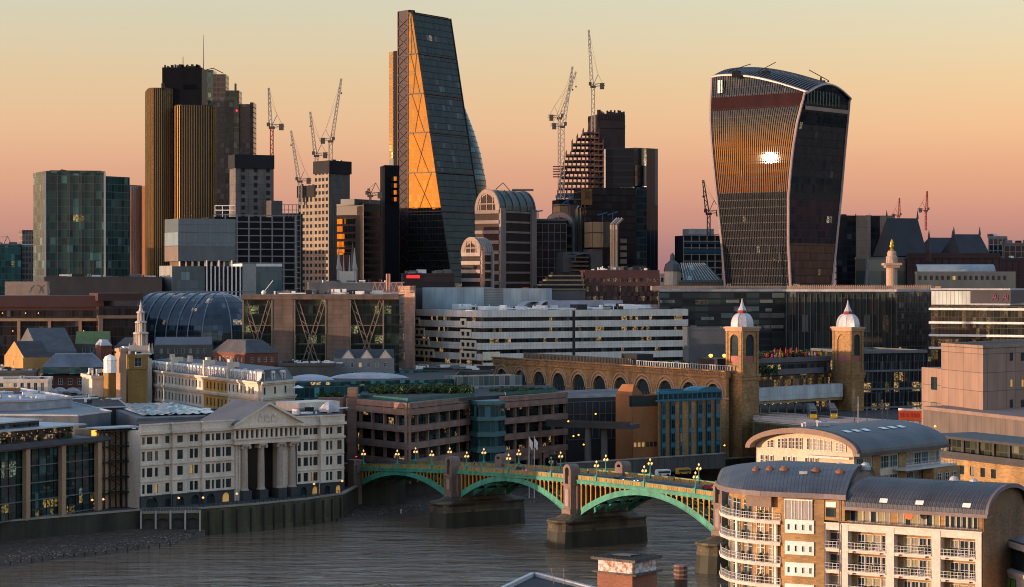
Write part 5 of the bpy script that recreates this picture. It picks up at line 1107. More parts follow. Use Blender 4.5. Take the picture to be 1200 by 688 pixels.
rt, fl, fr, pts, zt = house('long_low_hall', 'low dark roofed hall with pale gables in front of the braced office', 383, 392, 462, 900, 420, 4, mat('pale_blue_render', (.20, .21, .22), .8), ROOFD, 'gable', 3.4, sp=3.4, zlow=30)
for px in (408, 430, 452): u = uof(fr, px); d = MB(); d.face([fr.w(u - 2.6, .3, zt), fr.w(u + 2.6, .3, zt), fr.w(u, .3, zt + 3)]); d.face([fr.w(u - 3, .4, zt - .2), fr.w(u, .4, zt + 3.2), fr.w(u, -7, zt + 3.2), fr.w(u - 3, -7, zt - .2)]); d.face([fr.w(u + 3, -7, zt - .2), fr.w(u, -7, zt + 3.2), fr.w(u, .4, zt + 3.2), fr.w(u + 3, .4, zt - .2)]); d.build('gable', STONEW, rt)
rt, fl, fr, pts, zt = house('flat_roofed_block', 'low flat roofed block with scattered white plant boxes before the braced office', 320, 328, 392, 880, 428, 4, CONCD, ROOFG, 'flat', sp=50); clutter(rt, pts, zt, 26, WHITE, 3, 2, 7)
rt, fl, fr, pts, zt = house('flat_roofed_block', 'low flat roofed block with blue grey plant left of the yellow brick station wall', 455, 470, 578, 925, 436, 4, CONCD, ROOFG, 'flat', sp=50); clutter(rt, pts, zt, 40, BLU, 8, 3, 8)
# ---- offices of the back row
# long brown office with sandstone frame
GBn = glass('brown_office_glass', (.010, .008, .010), (.035, .035, .035), 1.6, 4.2, .03, (1, .75, .45), 0.120, 1.5, .08, .012, (.02, .015, .014), .08, .1, .05)
rt = root('brown_office', 'long dark maroon office with a pale sandstone frame grid at the left', 'office building', (*P(60, 1000), 8))
a, c = P(-60, 995), P(122, 1000); f = Fr(a, c); f2 = Fr(P(116, 985), P(166, 990))
b = MB(); b.box(f, 0, f.L, -40, 0, 7.5, 62); b.box(f2, 0, f2.L, -45, 0, 7.5, 64); b.build('glazing', GBn, rt)
b = MB(); b.box(f, -1, f.L, -42, 1.5, 63.6, 68.6); b.box(f2, -.5, f2.L + .5, -46, .8, 66.5, 69.8); b.box(f, 0, f.L, -41, .4, 62, 63.6); b.build('roof_band', MAROON, rt)
b = MB(); b.box(f, 0, f.L, -.2, 1.6, 57.2, 58.5); b.box(f2, -.6, f2.L, -.2, 1.6, 58.6, 60.0)
for px in (-16, 22, 58, 94): u = uof(f, px, 1); b.box(f, u - .7, u + .7, 0, 1.4, 7.5, 57.2)
for u in (.6, f2.L - .6): b.box(f2, u - 1, u + 1, 0, 1.5, 7.5, 58.6)
b.box(f, 0, f.L, 0, .9, 36, 36.8); b.box(f2, 0, f2.L, 0, .9, 44, 44.7); b.build('sandstone_frame', mat('sandstone_frame', (.30, .19, .12), .85), rt)
for i, px in enumerate((3, 15, 30, 98, 45)): x, y, z = f.w(uof(f, px, .3), .3, 60.5 - (i % 2) * 8); b = MB(); b.lathe((x, y, z), [(0, 0), (.35, .3), (0, .6)], 6); b.build('ceiling_light', LAMPE, rt)
# ribbed glass vault
rt = root('vaulted_glass_hall', 'dark blue glass hall with a curved ribbed roof beside the maroon office', 'office building', (*P(220, 1040), 8))
VG = glass('vault_glass', (.010, .018, .028), (.028, .045, .06), 2.5, 2.5, .02, (1, .7, .4), 0.120, 1.6, .08, .02, (.02, .03, .04), .08, .08, .05)
f = Fr(P(150, 1030), P(286, 1010)); b = MB(); rb = MB(); n = 10; W_ = 26; zt = Z(343, 1030)
prof = [(0, 7.5), (0, 30), (0, 48)] + [(-W_ * (1 - cos(pi / 2 * k / n)), 48 + (zt - 48) * sin(pi / 2 * k / n)) for k in range(1, n + 1)] + [(-70, zt)]
s_ = 0
for k in range(len(prof) - 1):
    (w0, z0), (w1, z1) = prof[k], prof[k + 1]; dl = math.hypot(w1 - w0, z1 - z0)
    b.face([f.w(0, w0, z0), f.w(f.L - W_, w0, z0), f.w(f.L - W_, w1, z1), f.w(0, w1, z1)], [(0, s_), (f.L, s_), (f.L, s_ + dl), (0, s_ + dl)]); s_ += dl
    for i in range(6): u = (f.L - W_) * (i + .5) / 6; rb.bar(f.w(u, w0 + .2, z0 + .2), f.w(u, w1 + .2, z1 + .2), .5)
UC = f.L - W_
for k in range(len(prof) - 2):
    (w0, z0), (w1, z1) = prof[k], prof[k + 1]
    for i in range(9):
        t0, t1 = pi / 2 * i / 9, pi / 2 * (i + 1) / 9; g_ = lambda w, t, z: f.w(UC + (W_ + w) * sin(t), -W_ + (W_ + w) * cos(t), z)
        b.face([g_(w0, t0, z0), g_(w0, t1, z0), g_(w1, t1, z1), g_(w1, t0, z1)], [(UC + i * 4.4, z0), (UC + i * 4.4 + 4.4, z0), (UC + i * 4.4 + 4.4, z1), (UC + i * 4.4, z1)])
        if i % 3 == 1: rb.bar(g_(w0 + .2, t0, z0), g_(w1 + .2, t0, z1), .5)
b.face([f.w(0, w_, z_) for w_, z_ in prof][::-1] + [f.w(0, -70, 7.5)])
b.build('curved_glazing', VG, rt); rb.build('ribs', mat('rib_metal', (.20, .22, .26), .4, .3), rt)
# braced office
rt = root('braced_office', 'brown stone office with three glazed bays crossed by diagonal steel bracing', 'office building', (*P(370, 960), 8))
a, c = P(283, 962), P(467.5, 962); f = Fr(a, c); zt = Z(345, 960)
GX = glass('braced_bay_glass', (.010, .016, .013), (.022, .035, .022), 1.8, 4.3, .05, (.8, .8, .35), 0.100, 1.5, .08, .012, (.02, .028, .02), .06, .2, .05)
BST = panels('brown_stone', (.165, .118, .092), (.08, .06, .05), 4.4, 1.9, .10, .06)
b = MB(); b.box(f, 0, f.L, -50, -2.2, 7.5, zt - .5); b.build('glazing', GX, rt)
b = MB()
for pa, pb in ((320, 344), (383, 409)): b.box(f, uof(f, pa), uof(f, pb), -2.2, 0, 7.5, zt - 2)
b.box(f, 0, f.L, -3, .5, zt - 2.2, zt); b.build('stone_piers', BST, rt)
for pa, pb in ((284, 319.5), (344.5, 382.5), (409.5, 450)):
    b = MB(); u0, u1 = uof(f, pa) + .5, uof(f, pb) - .5; um = (u0 + u1) / 2; T = zt - 2.5; hh = [(u0, T), (u1, T)]
    def L_(p, q): 
        for o in (-.9, .9):
            b.bar(f.w(p[0] + o, -.6, p[1]), f.w(q[0] + o, -.6, q[1]), .42)
        n = 7
        for k in range(n): t0, t1 = k / n, (k + .5) / n; b.bar(f.w(p[0] - .9 + (q[0] - p[0]) * t0, -.6, p[1] + (q[1] - p[1]) * t0), f.w(p[0] + .9 + (q[0] - p[0]) * t1, -.6, p[1] + (q[1] - p[1]) * t1), .28)
    L_((u0 + .6, T), (um + 3.4, 37)); L_((u1 - .6, T), (um - 3.4, 37))
    L_((um - 3.4, 37), (um + 2, 12)); L_((um + 3.4, 37), (um - 2, 12))
    for v in (T - 11, T - 19, T - 30): b.bar(f.w(u0 if v > 50 else um - 5, -.6, v), f.w(u1 if v > 50 else um + 5, -.6, v), .3)
    for u in (u0 - .2, u1 + .2): b.box(f, u - .3, u + .3, -1.2, .2, 7.5, T)
    b.build('diagonal_bracing', mat('bracing_steel', (.20, .16, .13), .6, .2), rt)
b = MB(); b.box(f, 0, f.L, -50, -3, zt - .6, zt - .2); b.build('roof', ROOFG, rt)
clutter(rt, [f.w(0, -45, 0)[:2], f.w(0, -4, 0)[:2], f.w(f.L, -4, 0)[:2], f.w(f.L, -45, 0)[:2]], zt - .3, 50, ROOFG, 5, 2.6, 13)
b = MB(); x, y = P(309, 957); b.lathe((x, y, zt), [(.8, 0), (1.1, .8), (.8, 1.5), (0, 1.9)], 10); b.bar((x, y, zt + 1), (x + 4, y, zt + 6), .25); b.build('satellite_dish', WHITE, rt)
for px in (453.5, 456.5): x, y = P(px, 985); b = MB(); b.tube((x, y, zt - 2), (x, y, zt + 9), .45, .45, 8); b.build('flue', mat('pink_flue', (.45, .22, .17), .6), rt)
# stone lift tower and white banded office
pts = rect(467, 493, 500, 1000, 48, None); rt, f0, f1 = bld('stone_lift_tower', 'plain square brown stone tower at the left end of the white banded office', [P(467, 1064), P(486, 1052), P(487, 1100), P(468, 1110)], Z(338, 1058), panels('lift_tower_stone', (.40, .25, .18), (.13, .09, .07), 2.6, 2.0, .12, .05), ROOFG, par=1.2, cat='tower')
b = MB(); f = Fr(P(487, 1112), P(505, 1112)); b.box(f, 0, f.L, -10, 0, 7.5, Z(338, 1112)); b.build('grey_return', CONCD, rt)
wc = 565; pts = [P(487, 1085), P(565, 1035), P(806, 1090), P(740, 1180)]; zt = Z(364, 1035)
rt = root('white_banded_office', 'long white and black banded office with cream stepped window blocks on its left face', 'office building', cen(pts))
f0, f1 = Fr(pts[0], pts[1]), Fr(pts[1], pts[2])
GW = glass('ribbon_window', (.008, .008, .009), (.03, .028, .025), 1.6, 4.9, .12, (1, .62, .25), 0.112, 1.5, .06, .012, (.02, .02, .02), .06, .0, .08)
b = MB(); b.prism(pts, 7.5, zt - .5); b.build('ribbon_glazing', GW, rt)
WB = panels('white_band', (.80, .73, .64), (.40, .39, .37), 1.6, 9, .04, .05, dirt=.2)
b = MB(); fh = 5.05; gap = 1.9
for f in (f0, f1):
    v = zt
    while v > 30: b.box(f, -.1 if f is f1 else 0, f.L, -.3, .35, v - (fh - gap), v); v -= fh
b.build('white_bands', WB, rt)
b = MB()
us = uof(f1, 688); b.box(f1, us - .5, us + .5, -.5, .2, 20, zt - 2); us = uof(f1, 672); b.box(f1, us - .8, us + .8, -.5, .36, 20, zt - .2); b.build('recess_joints', DARKM, rt)
cr = MB(); CW = mat('cream_panel', (.82, .69, .50), .8)
def crm(f, pa, pb, k0, k1, nw):  # cream blocks with square windows on floors k0..k1
    ua, ub = uof(f, pa), uof(f, pb); top = zt - fh * k0 + gap * .1 + .6; bot = zt - fh * (k1 + 1)
    for k in range(k0, k1 + 1):
        v1 = zt - fh * k - (fh - gap) + .55 + .2; wv = gap + .4; vb_ = v1 - wv - .3
    n = nw; wd = (ub - ua) / n
    return ua, ub
for k, (nl, nr, nc) in enumerate(((1, 1, 0), (2, 2, 0), (3, 3, 0), (4, 3, 1))):
    va = zt - fh * (k + 1) + .9; vb_ = va - gap - 1.9 ; cw_ = 5.0
    for (ustart, cnt) in ((0.0, nl), (uof(f0, 541), nr)):
        uu = ustart
        for i in range(cnt):
            cr.box(f0, uu, uu + .9, .36, .8, vb_, va + .2); cr.box(f0, uu + 3.7, uu + 4.4 if i < cnt - 1 else uu + 4.9, .36, .8, vb_, va + .2); cr.box(f0, uu + .9, uu + 3.7, .36, .8, va - .9, va + .2); cr.box(f0, uu + .9, uu + 3.7, .36, .8, vb_, vb_ + 1.0)
            me = win_mesh(2.8, va - .9 - vb_ - 1.0, 2, 2, DARKM, GL0, .14); inst('window', me, rt, f0.w(uu + 2.3, .45, vb_ + 1.0), f0.a); uu += 4.4
cr.build('cream_blocks', CW, rt)
b = MB(); f = Fr(f1.w(0, .4, 0)[:2], f1.w(8, .4, 0)[:2]); 
for k in (3, 4):
    va = zt - fh * (k + 1) + .9; b.box(f, 0, 9, 0, .3, va - gap - 1.9, va)
b.build('cream_return', CW, rt)
b = MB(); b.prism(pts, zt - .6, zt - .1); b.build('roof', ROOFL, rt)
clutter(rt, [pts[0], pts[1], pts[2], pts[3]], zt, 130, WHITE, 9, 2.8, 14)
fz = Fr(P(495, 1100), P(655, 1085)); b = MB(); b.box(fz, 0, uof(fz, 567), -18, 0, zt, Z(337, 1095)); b.build('blue_plant_screen', panels('blue_grey_panel', (.34, .42, .45), (.22, .27, .29), 3, 20, .06, .08), rt)
b = MB(); b.box(fz, uof(fz, 567) + .1, uof(fz, 590), -18, .2, zt, Z(338, 1095)); b.build('grey_louvres', panels('grey_louvre', (.20, .225, .22), (.10, .11, .11), 50, .8, .05, .12), rt)
b = MB(); b.box(fz, uof(fz, 590) + .1, uof(fz, 640), -14, .5, zt, Z(338, 1095)); b.build('blue_plant_room', MC['blue_grey_panel'], rt)
b = MB(); fw = Fr(P(642, 1080), P(772, 1110)); b.box(fw, 0, fw.L * .67, -10, 0, zt - 1, zt + 4.2); b.box(fw, fw.L * .1, fw.L, -14, -1, zt - 1, zt + 2.0); b.build('pale_roof_decks', mat('lilac_roof', (.40, .38, .44), .6), rt)
b = MB()
for (a, c, hh) in ((612, 640, 4), (632, 660, 4.5)):
    fq = Fr(P(a, 1078), P(c, 1086))
    for k in range(8):
        a0, a1 = pi * k / 8, pi * (k + 1) / 8; R0 = fq.L / 2; x0, x1 = R0 - R0 * cos(a0), R0 - R0 * cos(a1); b.face([fq.w(x0, 0, zt + hh * sin(a0)), fq.w(x1, 0, zt + hh * sin(a1)), fq.w(x1, -6, zt + hh * sin(a1)), fq.w(x0, -6, zt + hh * sin(a0))])
        b.bar(fq.w(x0, .2, zt + hh * sin(a0)), fq.w(x1, .2, zt + hh * sin(a1)), .4)
b.build('curved_ducts', LEADP, rt)
# grey box and patterned dark office
rt, f0, f1 = bld('grey_flat_building', 'plain blue grey flat topped block between the white banded office and left domed tower', rect(805, 807, 852, 960, 3, 20), Z(386, 960), mat('slate_wall', (.075, .09, .105), .6), GREYM)
PD = glass('patterned_glass', (.012, .018, .022), (.05, .065, .06), 6.5, 3.3, .005, (1, .7, .4), 0.04, 1.35, .12, .012, (.02, .025, .026), .02, .3, .16)
pts = [P(773, 1085), P(922, 1100), P(922, 1180), P(773, 1160)]; zt = Z(341, 1090)
rt, f0, f1 = bld('patterned_office', 'dark office with scattered lighter window panels behind the left domed tower', [P(773, 1150), P(773, 1090), P(921, 1100), P(921, 1170)], zt, PD, ROOFG, cat='office building', pm_=ROOFL)
r = random.Random(9); b = MB()
for i in range(46): u = r.uniform(0, f1.L - 7); k = r.randrange(13); b.box(f1, u, u + r.choice((3.2, 6.5, 6.5)), .02, .2, 14 + k * 4.2, 15.6 + k * 4.2)
b.build('light_panels', mat('grey_green_panel', (.20, .22, .19), .6), rt)
b = MB(); b.box(f1, -2, f1.L + 30, -12, -8, zt, zt + 2.4)
for i in range(60): b.box(f1, i * 1.05, i * 1.05 + .5, -4, -3.8, zt + .8, zt + 2.6)
b.build('roof_deck', mat('tan_deck', (.30, .22, .17), .8), rt); clutter(rt, [f1.w(0, -50, 0)[:2], f1.w(0, -4, 0)[:2], f1.w(f1.L, -4, 0)[:2], f1.w(f1.L, -50, 0)[:2]], zt + .5, 50, ROOFL, 7, 1.5, 15)
GDK = glass('tall_dark_glass', (.012, .018, .020), (.03, .04, .04), 3.0, 8.4, .01, (1, .7, .4), 0.04, 1.3, .06, .016, (.02, .03, .03), .07, .03, .05)
rt, f0, f1 = bld('dark_glass_office', 'large dark gridded glass office behind the right domed tower', [P(921.5, 1140), P(921.5, 1085), P(1052, 1070), P(1052, 1140)], Z(341, 1080), GDK, ROOFG, cat='office building', pm_=ROOFL)
b = grid(f1, f1.L, 54, 3.0, 1e9, .28, 0, .5, v0=15); b.build('vertical_fins', mat('fin_metal', (.08, .09, .09), .45, .3), rt)
b = MB(); b.box(f1, 0, f1.L + 20, -9, -4, 66, 72.8)
for i in range(70): b.box(f1, i * 1.0, i * 1.0 + .45, -3, -2.8, 71, 73.4)
b.build('roof_deck', MC['tan_deck'], rt)
rt, f0, f1 = bld('bronze_glass_office', 'bronze tinted mesh clad glass block left of the white layered office', [P(1049, 1120), P(1050, 1052), P(1093, 1062), P(1093, 1130)], Z(341, 1062), glass('bronze_glass', (.03, .026, .024), (.075, .065, .06), 1.5, 2.6, .01, ior=1.5, rough=.2, wob=.02, line=(.05, .045, .045), lw=.14, lh=.14), ROOFG, cat='office building', pm_=ROOFL)
b = grid(f1, f1.L, 54, 1.5, 4.2, .12, .25, .3, v0=15); b.build('mesh_screen', MC['fin_metal'], rt)
# layered white office far right
rt = root('layered_office', 'office of stacked glass floors with thin projecting white slabs at the right edge', 'office building', (*P(1150, 1010), 8))
GLY = glass('layered_glass', (.010, .010, .009), (.03, .03, .025), 1.6, 4.9, .16, (1, .6, .22), 0.05, 1.5, .08, .012, (.02, .022, .022), .08, .05, .05)
a, c = P(1091, 1010), P(1230, 985); f = Fr(a, c); b = MB(); b.box(f, 0, f.L, -50, 0, 7.5, Z(357, 1005)); b.build('glazing', GLY, rt)
b = MB()
for row in (361, 377, 392, 407): z = Z(row, 1000); b.box(f, -.5, f.L, -3, 1.8, z - 1.0, z)
b.build('floor_slabs', mat('pale_slab', (.62, .68, .68), .5), rt)
b = MB(); b.box(f, 0, uof(f, 1137), -30, -.4, Z(357, 1005), Z(341, 1005)); b.build('ribbed_screen', panels('ribbed_pale', (.55, .60, .58), (.2, .24, .23), 1.8, 40, .05, .12), rt)
b = MB(); b.box(f, uof(f, 1137), uof(f, 1184), -30, -.5, Z(355, 1005), Z(340, 1005)); b.build('dark_box', mat('charcoal_box', (.035, .035, .045), .6), rt)
b = MB(); b.box(f, 0, uof(f, 1184), -30, .3, Z(340, 1005), Z(338, 1005)); b.box(f, uof(f, 1137), uof(f, 1184), -30, .2, Z(357.5, 1005), Z(355.5, 1005)); b.build('roof_edge', ROOFL, rt)
b = MB(); x0 = uof(f, 1162)
for i in range(2):
    u = x0 + i * 4.6
    for (p, q) in (((0, 0), (1.5, 3.2)), ((1.5, 3.2), (2.2, 0)), ((.6, 1.2), (2, 1.2)), ((2.6, 0), (2.6, 2.6))): b.bar(f.w(u + p[0], -.3, Z(352, 1005) + p[1]), f.w(u + q[0], -.3, Z(352, 1005) + q[1]), .22)
b.build('pink_sign', mat('pink_sign', (.35, .10, .16), .5), rt)
# brown box building and its lower wings (right)
BOX = panels('pinkish_cladding', (.30, .20, .15), (.12, .085, .07), 5.2, 5.4, .06, .10, dirt=.2)
BOXD = BOX
pts = [P(1103, 668), P(1152, 640), P(1290, 690), P(1240, 730)]; zt = Z(407, 640)
rt, f0, f1 = bld('brown_box_building', 'blank pinkish brown clad box building with a few square windows at the right', pts, zt, BOX, ROOFD, par=.5)
for (px, rw) in ((1185, 418), (1198, 418), (1185, 449), (1198, 449), (1185, 473), (1198, 473)):
    u = uof(f1, px); D_ = f1.w(u, 0, 0)[1]; me = win_mesh(1.5, 2.4, 1, 1, DARKM, GLL if rw == 449 else GL0, .12); inst('window', me, rt, f1.w(u, .06, Z(rw, D_) - 1.2), f1.a)
b = MB(); fq = Fr(P(1080, 690), P(1104, 676)); b.box(fq, 0, fq.L, -20, 0, 7.5, Z(431, 685)); b.build('side_wing', BOX, rt)
for rw, h, g in ((457, 3.9, GL0), (490, 4.8, GLC)): me = win_mesh(4.2, h, 3, 1, DARKM, g, .14); inst('window', me, rt, fq.w(fq.L * .62, .05, Z(rw, 680)), fq.a)
rt = root('panelled_wall_building', 'low building with a long blank grey panelled wall below the brown box', 'building', (*P(1150, 620), 8)); f = Fr(P(1082, 660), P(1215, 600))
b = MB(); b.box(f, 0, f.L, -24, 0, 7.5, Z(487, 630)); b.build('wall', panels('grey_panel_wall', (.15, .12, .105), (.08, .065, .06), 2.6, 30, .05, .06), rt); b = MB(); b.box(f, -.4, f.L, -25, .4, Z(487, 630), Z(487, 630) + 1.0); b.build('roof_edge', mat('pinkish_edge', (.24, .17, .14), .8), rt)
for px, s in ((1096, 'left'), (1180, 'right')):
    u = uof(f, px, .5); x, y, z = f.w(u, .5, 32.2 if px < 1150 else 31); b = MB(); b.lathe((x, y, z), [(.3, 0), (.45, .3), (0, .7)], 8); b.build('wall_lamp', LAMPE, rt)
# yellow brick flats with dark balconies, far right
f = Fr(P(1085, 560), P(1215, 520)); rt = root('brick_flats', 'yellow brick flats with dark set back top floor behind the vaulted apartments', 'apartment building', (*f.o, 8)); zt = Z(540, 540)
b = MB(); b.box(f, 0, f.L, -16, -.05, 7.0, zt); b.build('wall_core', BRICKY, rt)
punched(rt, f, f.L, zt - 10, [(2 + i * 4.2, 3.9 + i * 4.2) for i in range(int(f.L / 4.2) - 0)][:7], [(zt - 12.6, zt - 10.4), (zt - 8.2, zt - 6), (zt - 3.8, zt - 1.6)], .4, BRICKY, DARKM, 2, 1, .05, .2, 0, 10)
b = MB(); b.box(f, 0, f.L, -14, -2.4, zt, zt + 4.6); b.build('attic_glazing', glass('flats_glass', (.012, .014, .012), (.05, .06, .045), 1.9, 4.8, .03, (1, .7, .4), 0.120, 1.5, .08, .012, (.03, .03, .03), .1, .06), rt)
b = MB(); b.box(f, -.5, f.L, -15, .6, zt + 4.6, zt + 5.2); b.box(f, -.4, f.L, -15, .8, zt - .2, zt + .5); b.box(f, 0, f.L, .5, .6, zt + .5, zt + 1.5)
for i in range(8): u = f.L * i / 7.2; b.box(f, u, u + .9, -2.4, -1.9, zt + .5, zt + 4.6)
b.build('balcony_frames', mat('charcoal_metal', (.045, .045, .05), .6), rt)
# ---------------- skyline ----------------
DG = glass('tower_dark_glass', (.008, .010, .013), (.022, .028, .034), 3, 4, .0, ior=1.24, rough=.08, wob=.012, line=(.012, .014, .018), lw=.1, lh=.22, blind=.03)
SUNSETG = glass('sunset_mirror_glass', (.012, .014, .016), (.02, .024, .028), 2.3, 4.2, 0, ior=1.75, rough=.03, wob=.03, line=(.05, .035, .02), lw=.05, lh=.09, blind=0)
SUNSETG.node_tree.nodes['Principled BSDF'].inputs['Specular Tint'].default_value = (1, .82, .45, 1)  # sunset gold of the reflections is put into the specular tint
def fins(b, pts, z0, z1, sp, w, d, close=False, mi=0):
    for a, c in zip(pts, pts[1:] + ([pts[0]] if close else [])):
        f = Fr(a, c); n = max(1, round(f.L / sp))
        for i in range(n): u = (i + .5) * f.L / n; b.box(f, u - w / 2, u + w / 2, 0, d, z0, z1, mi)
    return b
def simple(name, label, pts, row, Dr, wm, rm=ROOFD, cat='office tower', **k):
    zt = Z(row, Dr); rt, f0, f1 = bld(name, label, pts, zt, wm, rm, cat=cat, **k); return rt, f0, f1, zt
# left glass block
GB1 = glass('block_glass', (.010, .036, .034), (.038, .095, .082), 3.0, 4.1, .003, (1, .6, .1), .10, 1.36, .08, .03, (.07, .09, .08), .07, .10, .16)
pts = [P(39, 1205), P(53, 1180), P(123, 1185), P(123, 1240)]
rt, f0, f1, zt = simple('glass_office_block', 'broad square glass office block with green tinted gridded windows at the left of the skyline', pts, 202, 1180, GB1)
b = grid(f1, f1.L, zt - 60, 6, 1e9, .35, 0, .4, v0=60); b.build('mullions', GREYM, rt)
b = MB(); b.box(f1, -.4, .5, 0, 1.0, 40, zt + .5); b.box(f1, f1.L - .6, f1.L + .4, -1, 1.2, 40, zt + .5); b.build('pale_corner_trims', LEADP, rt)
p2 = [P(123.5, 1205), P(124, 1190), P(152, 1204), P(152, 1240)]; b = MB(); b.prism(p2, 7.5, zt - 1.5); b.build('right_wing', glass('block_glass_dark', (.012, .032, .032), (.035, .075, .068), 2.4, 4.1, .003, (1, .6, .2), .1, 1.36, .08, .03, (.06, .075, .07), .08, .1), rt)
b = MB(); b.bar((*P(69, 1196), zt + 1), (*P(72, 1196), zt + 2.2), .5); b.bar((*P(72, 1196), zt + 2.2), (*P(100, 1196), zt - .5), .5); b.box(f1, 2, f1.L - 2, -20, -6, zt, zt + 1.4); b.build('roof_frame', DARKM, rt)
rt, f0, f1, zt = simple('slim_office', 'small pale panelled block just left of the broad glass office block', rect(22, 26, 40, 1420, 20), 271, 1420, glass('pale_grid', (.05, .05, .05), (.12, .11, .10), 2, 3.6, line=(.20, .16, .14), lw=.3, lh=.3))
rt, f0, f1, zt = simple('teal_office', 'low teal glass office at the far left edge with a slanted crane jib before it', [P(-40, 1420), P(-38, 1380), P(25, 1390), P(25, 1450)], 287, 1385, MC['teal_glass'], pm_=GREYM)
clutter(rt, [f1.w(0, -30, 0)[:2], f1.o, f1.p1, f1.w(f1.L, -30, 0)[:2]], zt, 12, smax=6, seed=1)
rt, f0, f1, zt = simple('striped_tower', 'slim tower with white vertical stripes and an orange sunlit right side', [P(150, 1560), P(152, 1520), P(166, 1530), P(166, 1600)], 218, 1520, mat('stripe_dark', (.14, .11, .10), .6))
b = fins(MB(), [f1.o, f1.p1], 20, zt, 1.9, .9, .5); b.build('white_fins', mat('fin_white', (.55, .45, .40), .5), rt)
f = Fr(P(162, 1530), P(175, 1508)); b = MB(); b.box(f, 0, f.L, -12, 0, 20, zt); b.build('sunlit_side', glass('stripe_sunlit_glass', (.3, .13, .05), (.4, .17, .06), 1.2, 60, line=(.06, .04, .04), lw=.3, lh=0, blind=0), rt)  # orange of the sunlit side is put into the glass colour
# bronze twin-lobed tower
BRZ = mat('bronze_ribs', (.26, .165, .065), .4, .6, var=.15); BRD = mat('bronze_dark', (.022, .015, .012), .35)
rt = root('ribbed_bronze_tower', 'tall bronze tower of rounded lobes with close vertical ribs and a black top', 'skyscraper', (*P(214, 1450), 8))
def lobe(pxa, pxb, D, row, dep, nm='lobe'):
    a, c = P(pxa, D), P(pxb, D + 4); f = Fr(a, c); L = f.L; pts = [f.w(0, -dep, 0)[:2], f.w(0, -4, 0)[:2], f.w(1.2, -1.6, 0)[:2], f.w(3.6, -.2, 0)[:2], f.w(L * .5, .5, 0)[:2], f.w(L - 3.6, -.2, 0)[:2], f.w(L - 1.2, -1.6, 0)[:2], f.w(L, -4, 0)[:2], f.w(L, -dep, 0)[:2]]
    z = Z(row, D); b = MB(); b.prism(pts, 7.5, z); b.build(nm, BRD, rt); b = fins(MB(), pts, 7.5, z + .3, 1.45, .55, .7)
    b.build('ribs', BRZ, rt)
    b = MB(); b.prism([(x, y) for x, y in pts], z, z + .8); b.build('roof_edge', BRD, rt)
lobe(174.5, 206.5, 1462, 104, 30); lobe(205.5, 252.5, 1448, 124, 30)
f = Fr(P(190, 1466), P(236.5, 1466)); b = MB(); b.box(f, 0, f.L, -24, 0, 120, Z(79, 1466)); b.build('black_core', mat('black_cladding', (.005, .006, .009), .5, ior=1.2), rt)
b = MB(); r = random.Random(2)
for i in range(26): u = r.uniform(.5, f.L - 1.5); b.box(f, u, u + r.uniform(.5, 1.6), -r.uniform(1, 10), -.6, Z(79, 1466) - .1, Z(79, 1466) + r.uniform(.6, 2.2))
for u in (12.5, 13.5): b.tube(f.w(u, -5, 215), f.w(u, -5, 224), .15, .1, 5)
b.build('roof_plant', DARKM, rt)
x, y = P(189, 1460); b = MB(); b.box(Fr((x, y), (x + 2.4, y)), 0, 2.4, -2, 0, Z(104, 1462), Z(98, 1462)); b.bar((x, y, Z(99, 1462)), (x + 3.4, y, Z(103, 1462)), .4); b.build('roof_crane', DARKM, rt)
# stepped tower behind with mast
rt = root('stepped_glass_tower', 'dark stepped glass tower with a tall thin mast behind the bronze tower', 'skyscraper', (*P(265, 1750), 8))
HG = glass('heron_glass', (.012, .018, .020), (.035, .045, .045), 3, 4, .005, (1, .7, .4), .1, 1.35, .1, .02, (.05, .05, .05), .06, .12, .08); HR = glass('heron_brown', (.03, .022, .022), (.06, .045, .045), 3, 4, 0, ior=1.5, rough=.2, line=(.09, .07, .065), lw=.1, lh=.18)
for pa, pb, row, m_, D in ((241, 250, 82, MC['teal_glass'], 1752), (249, 264.5, 87, HR, 1750), (264, 280, 106, HG, 1746), (279, 294, 122, HR, 1750), (293, 297, 120, DG, 1748), (236, 243, 116, HR, 1740)):
    f = Fr(P(pa, D), P(pb, D)); b = MB(); b.box(f, 0, f.L, -20, 0, 7.5, Z(row, D)); b.build('shaft', m_, rt)
b = MB(); x, y = P(238.5, 1744); b.tube((x, y, 200), (x, y, Z(85, 1744)), .9, .6, 8); b.tube((x, y, Z(85, 1744)), (x, y, Z(41, 1744)), .5, .15, 6); b.build('mast', GREYM, rt)
b = MB(); f = Fr(P(241, 1745), P(265, 1745)); b.bar(f.w(0, 0, Z(82, 1745)), f.w(6, 0, Z(80, 1745)), .6); b.bar(f.w(6, 0, Z(80, 1745)), f.w(14, 0, Z(86, 1745)), .6)
x, y = P(276, 1740); b.tube((x, y, Z(107, 1740)), (x, y, Z(98, 1740)), .9, .9, 6); b.build('roof_frame', DARKM, rt)
x, y = P(277.5, 1740); b = MB(); b.lathe((x, y, Z(131, 1740)), [(0, 0), (.9, .9), (0, 1.8)], 8); b.build('red_beacon', REDE, rt)
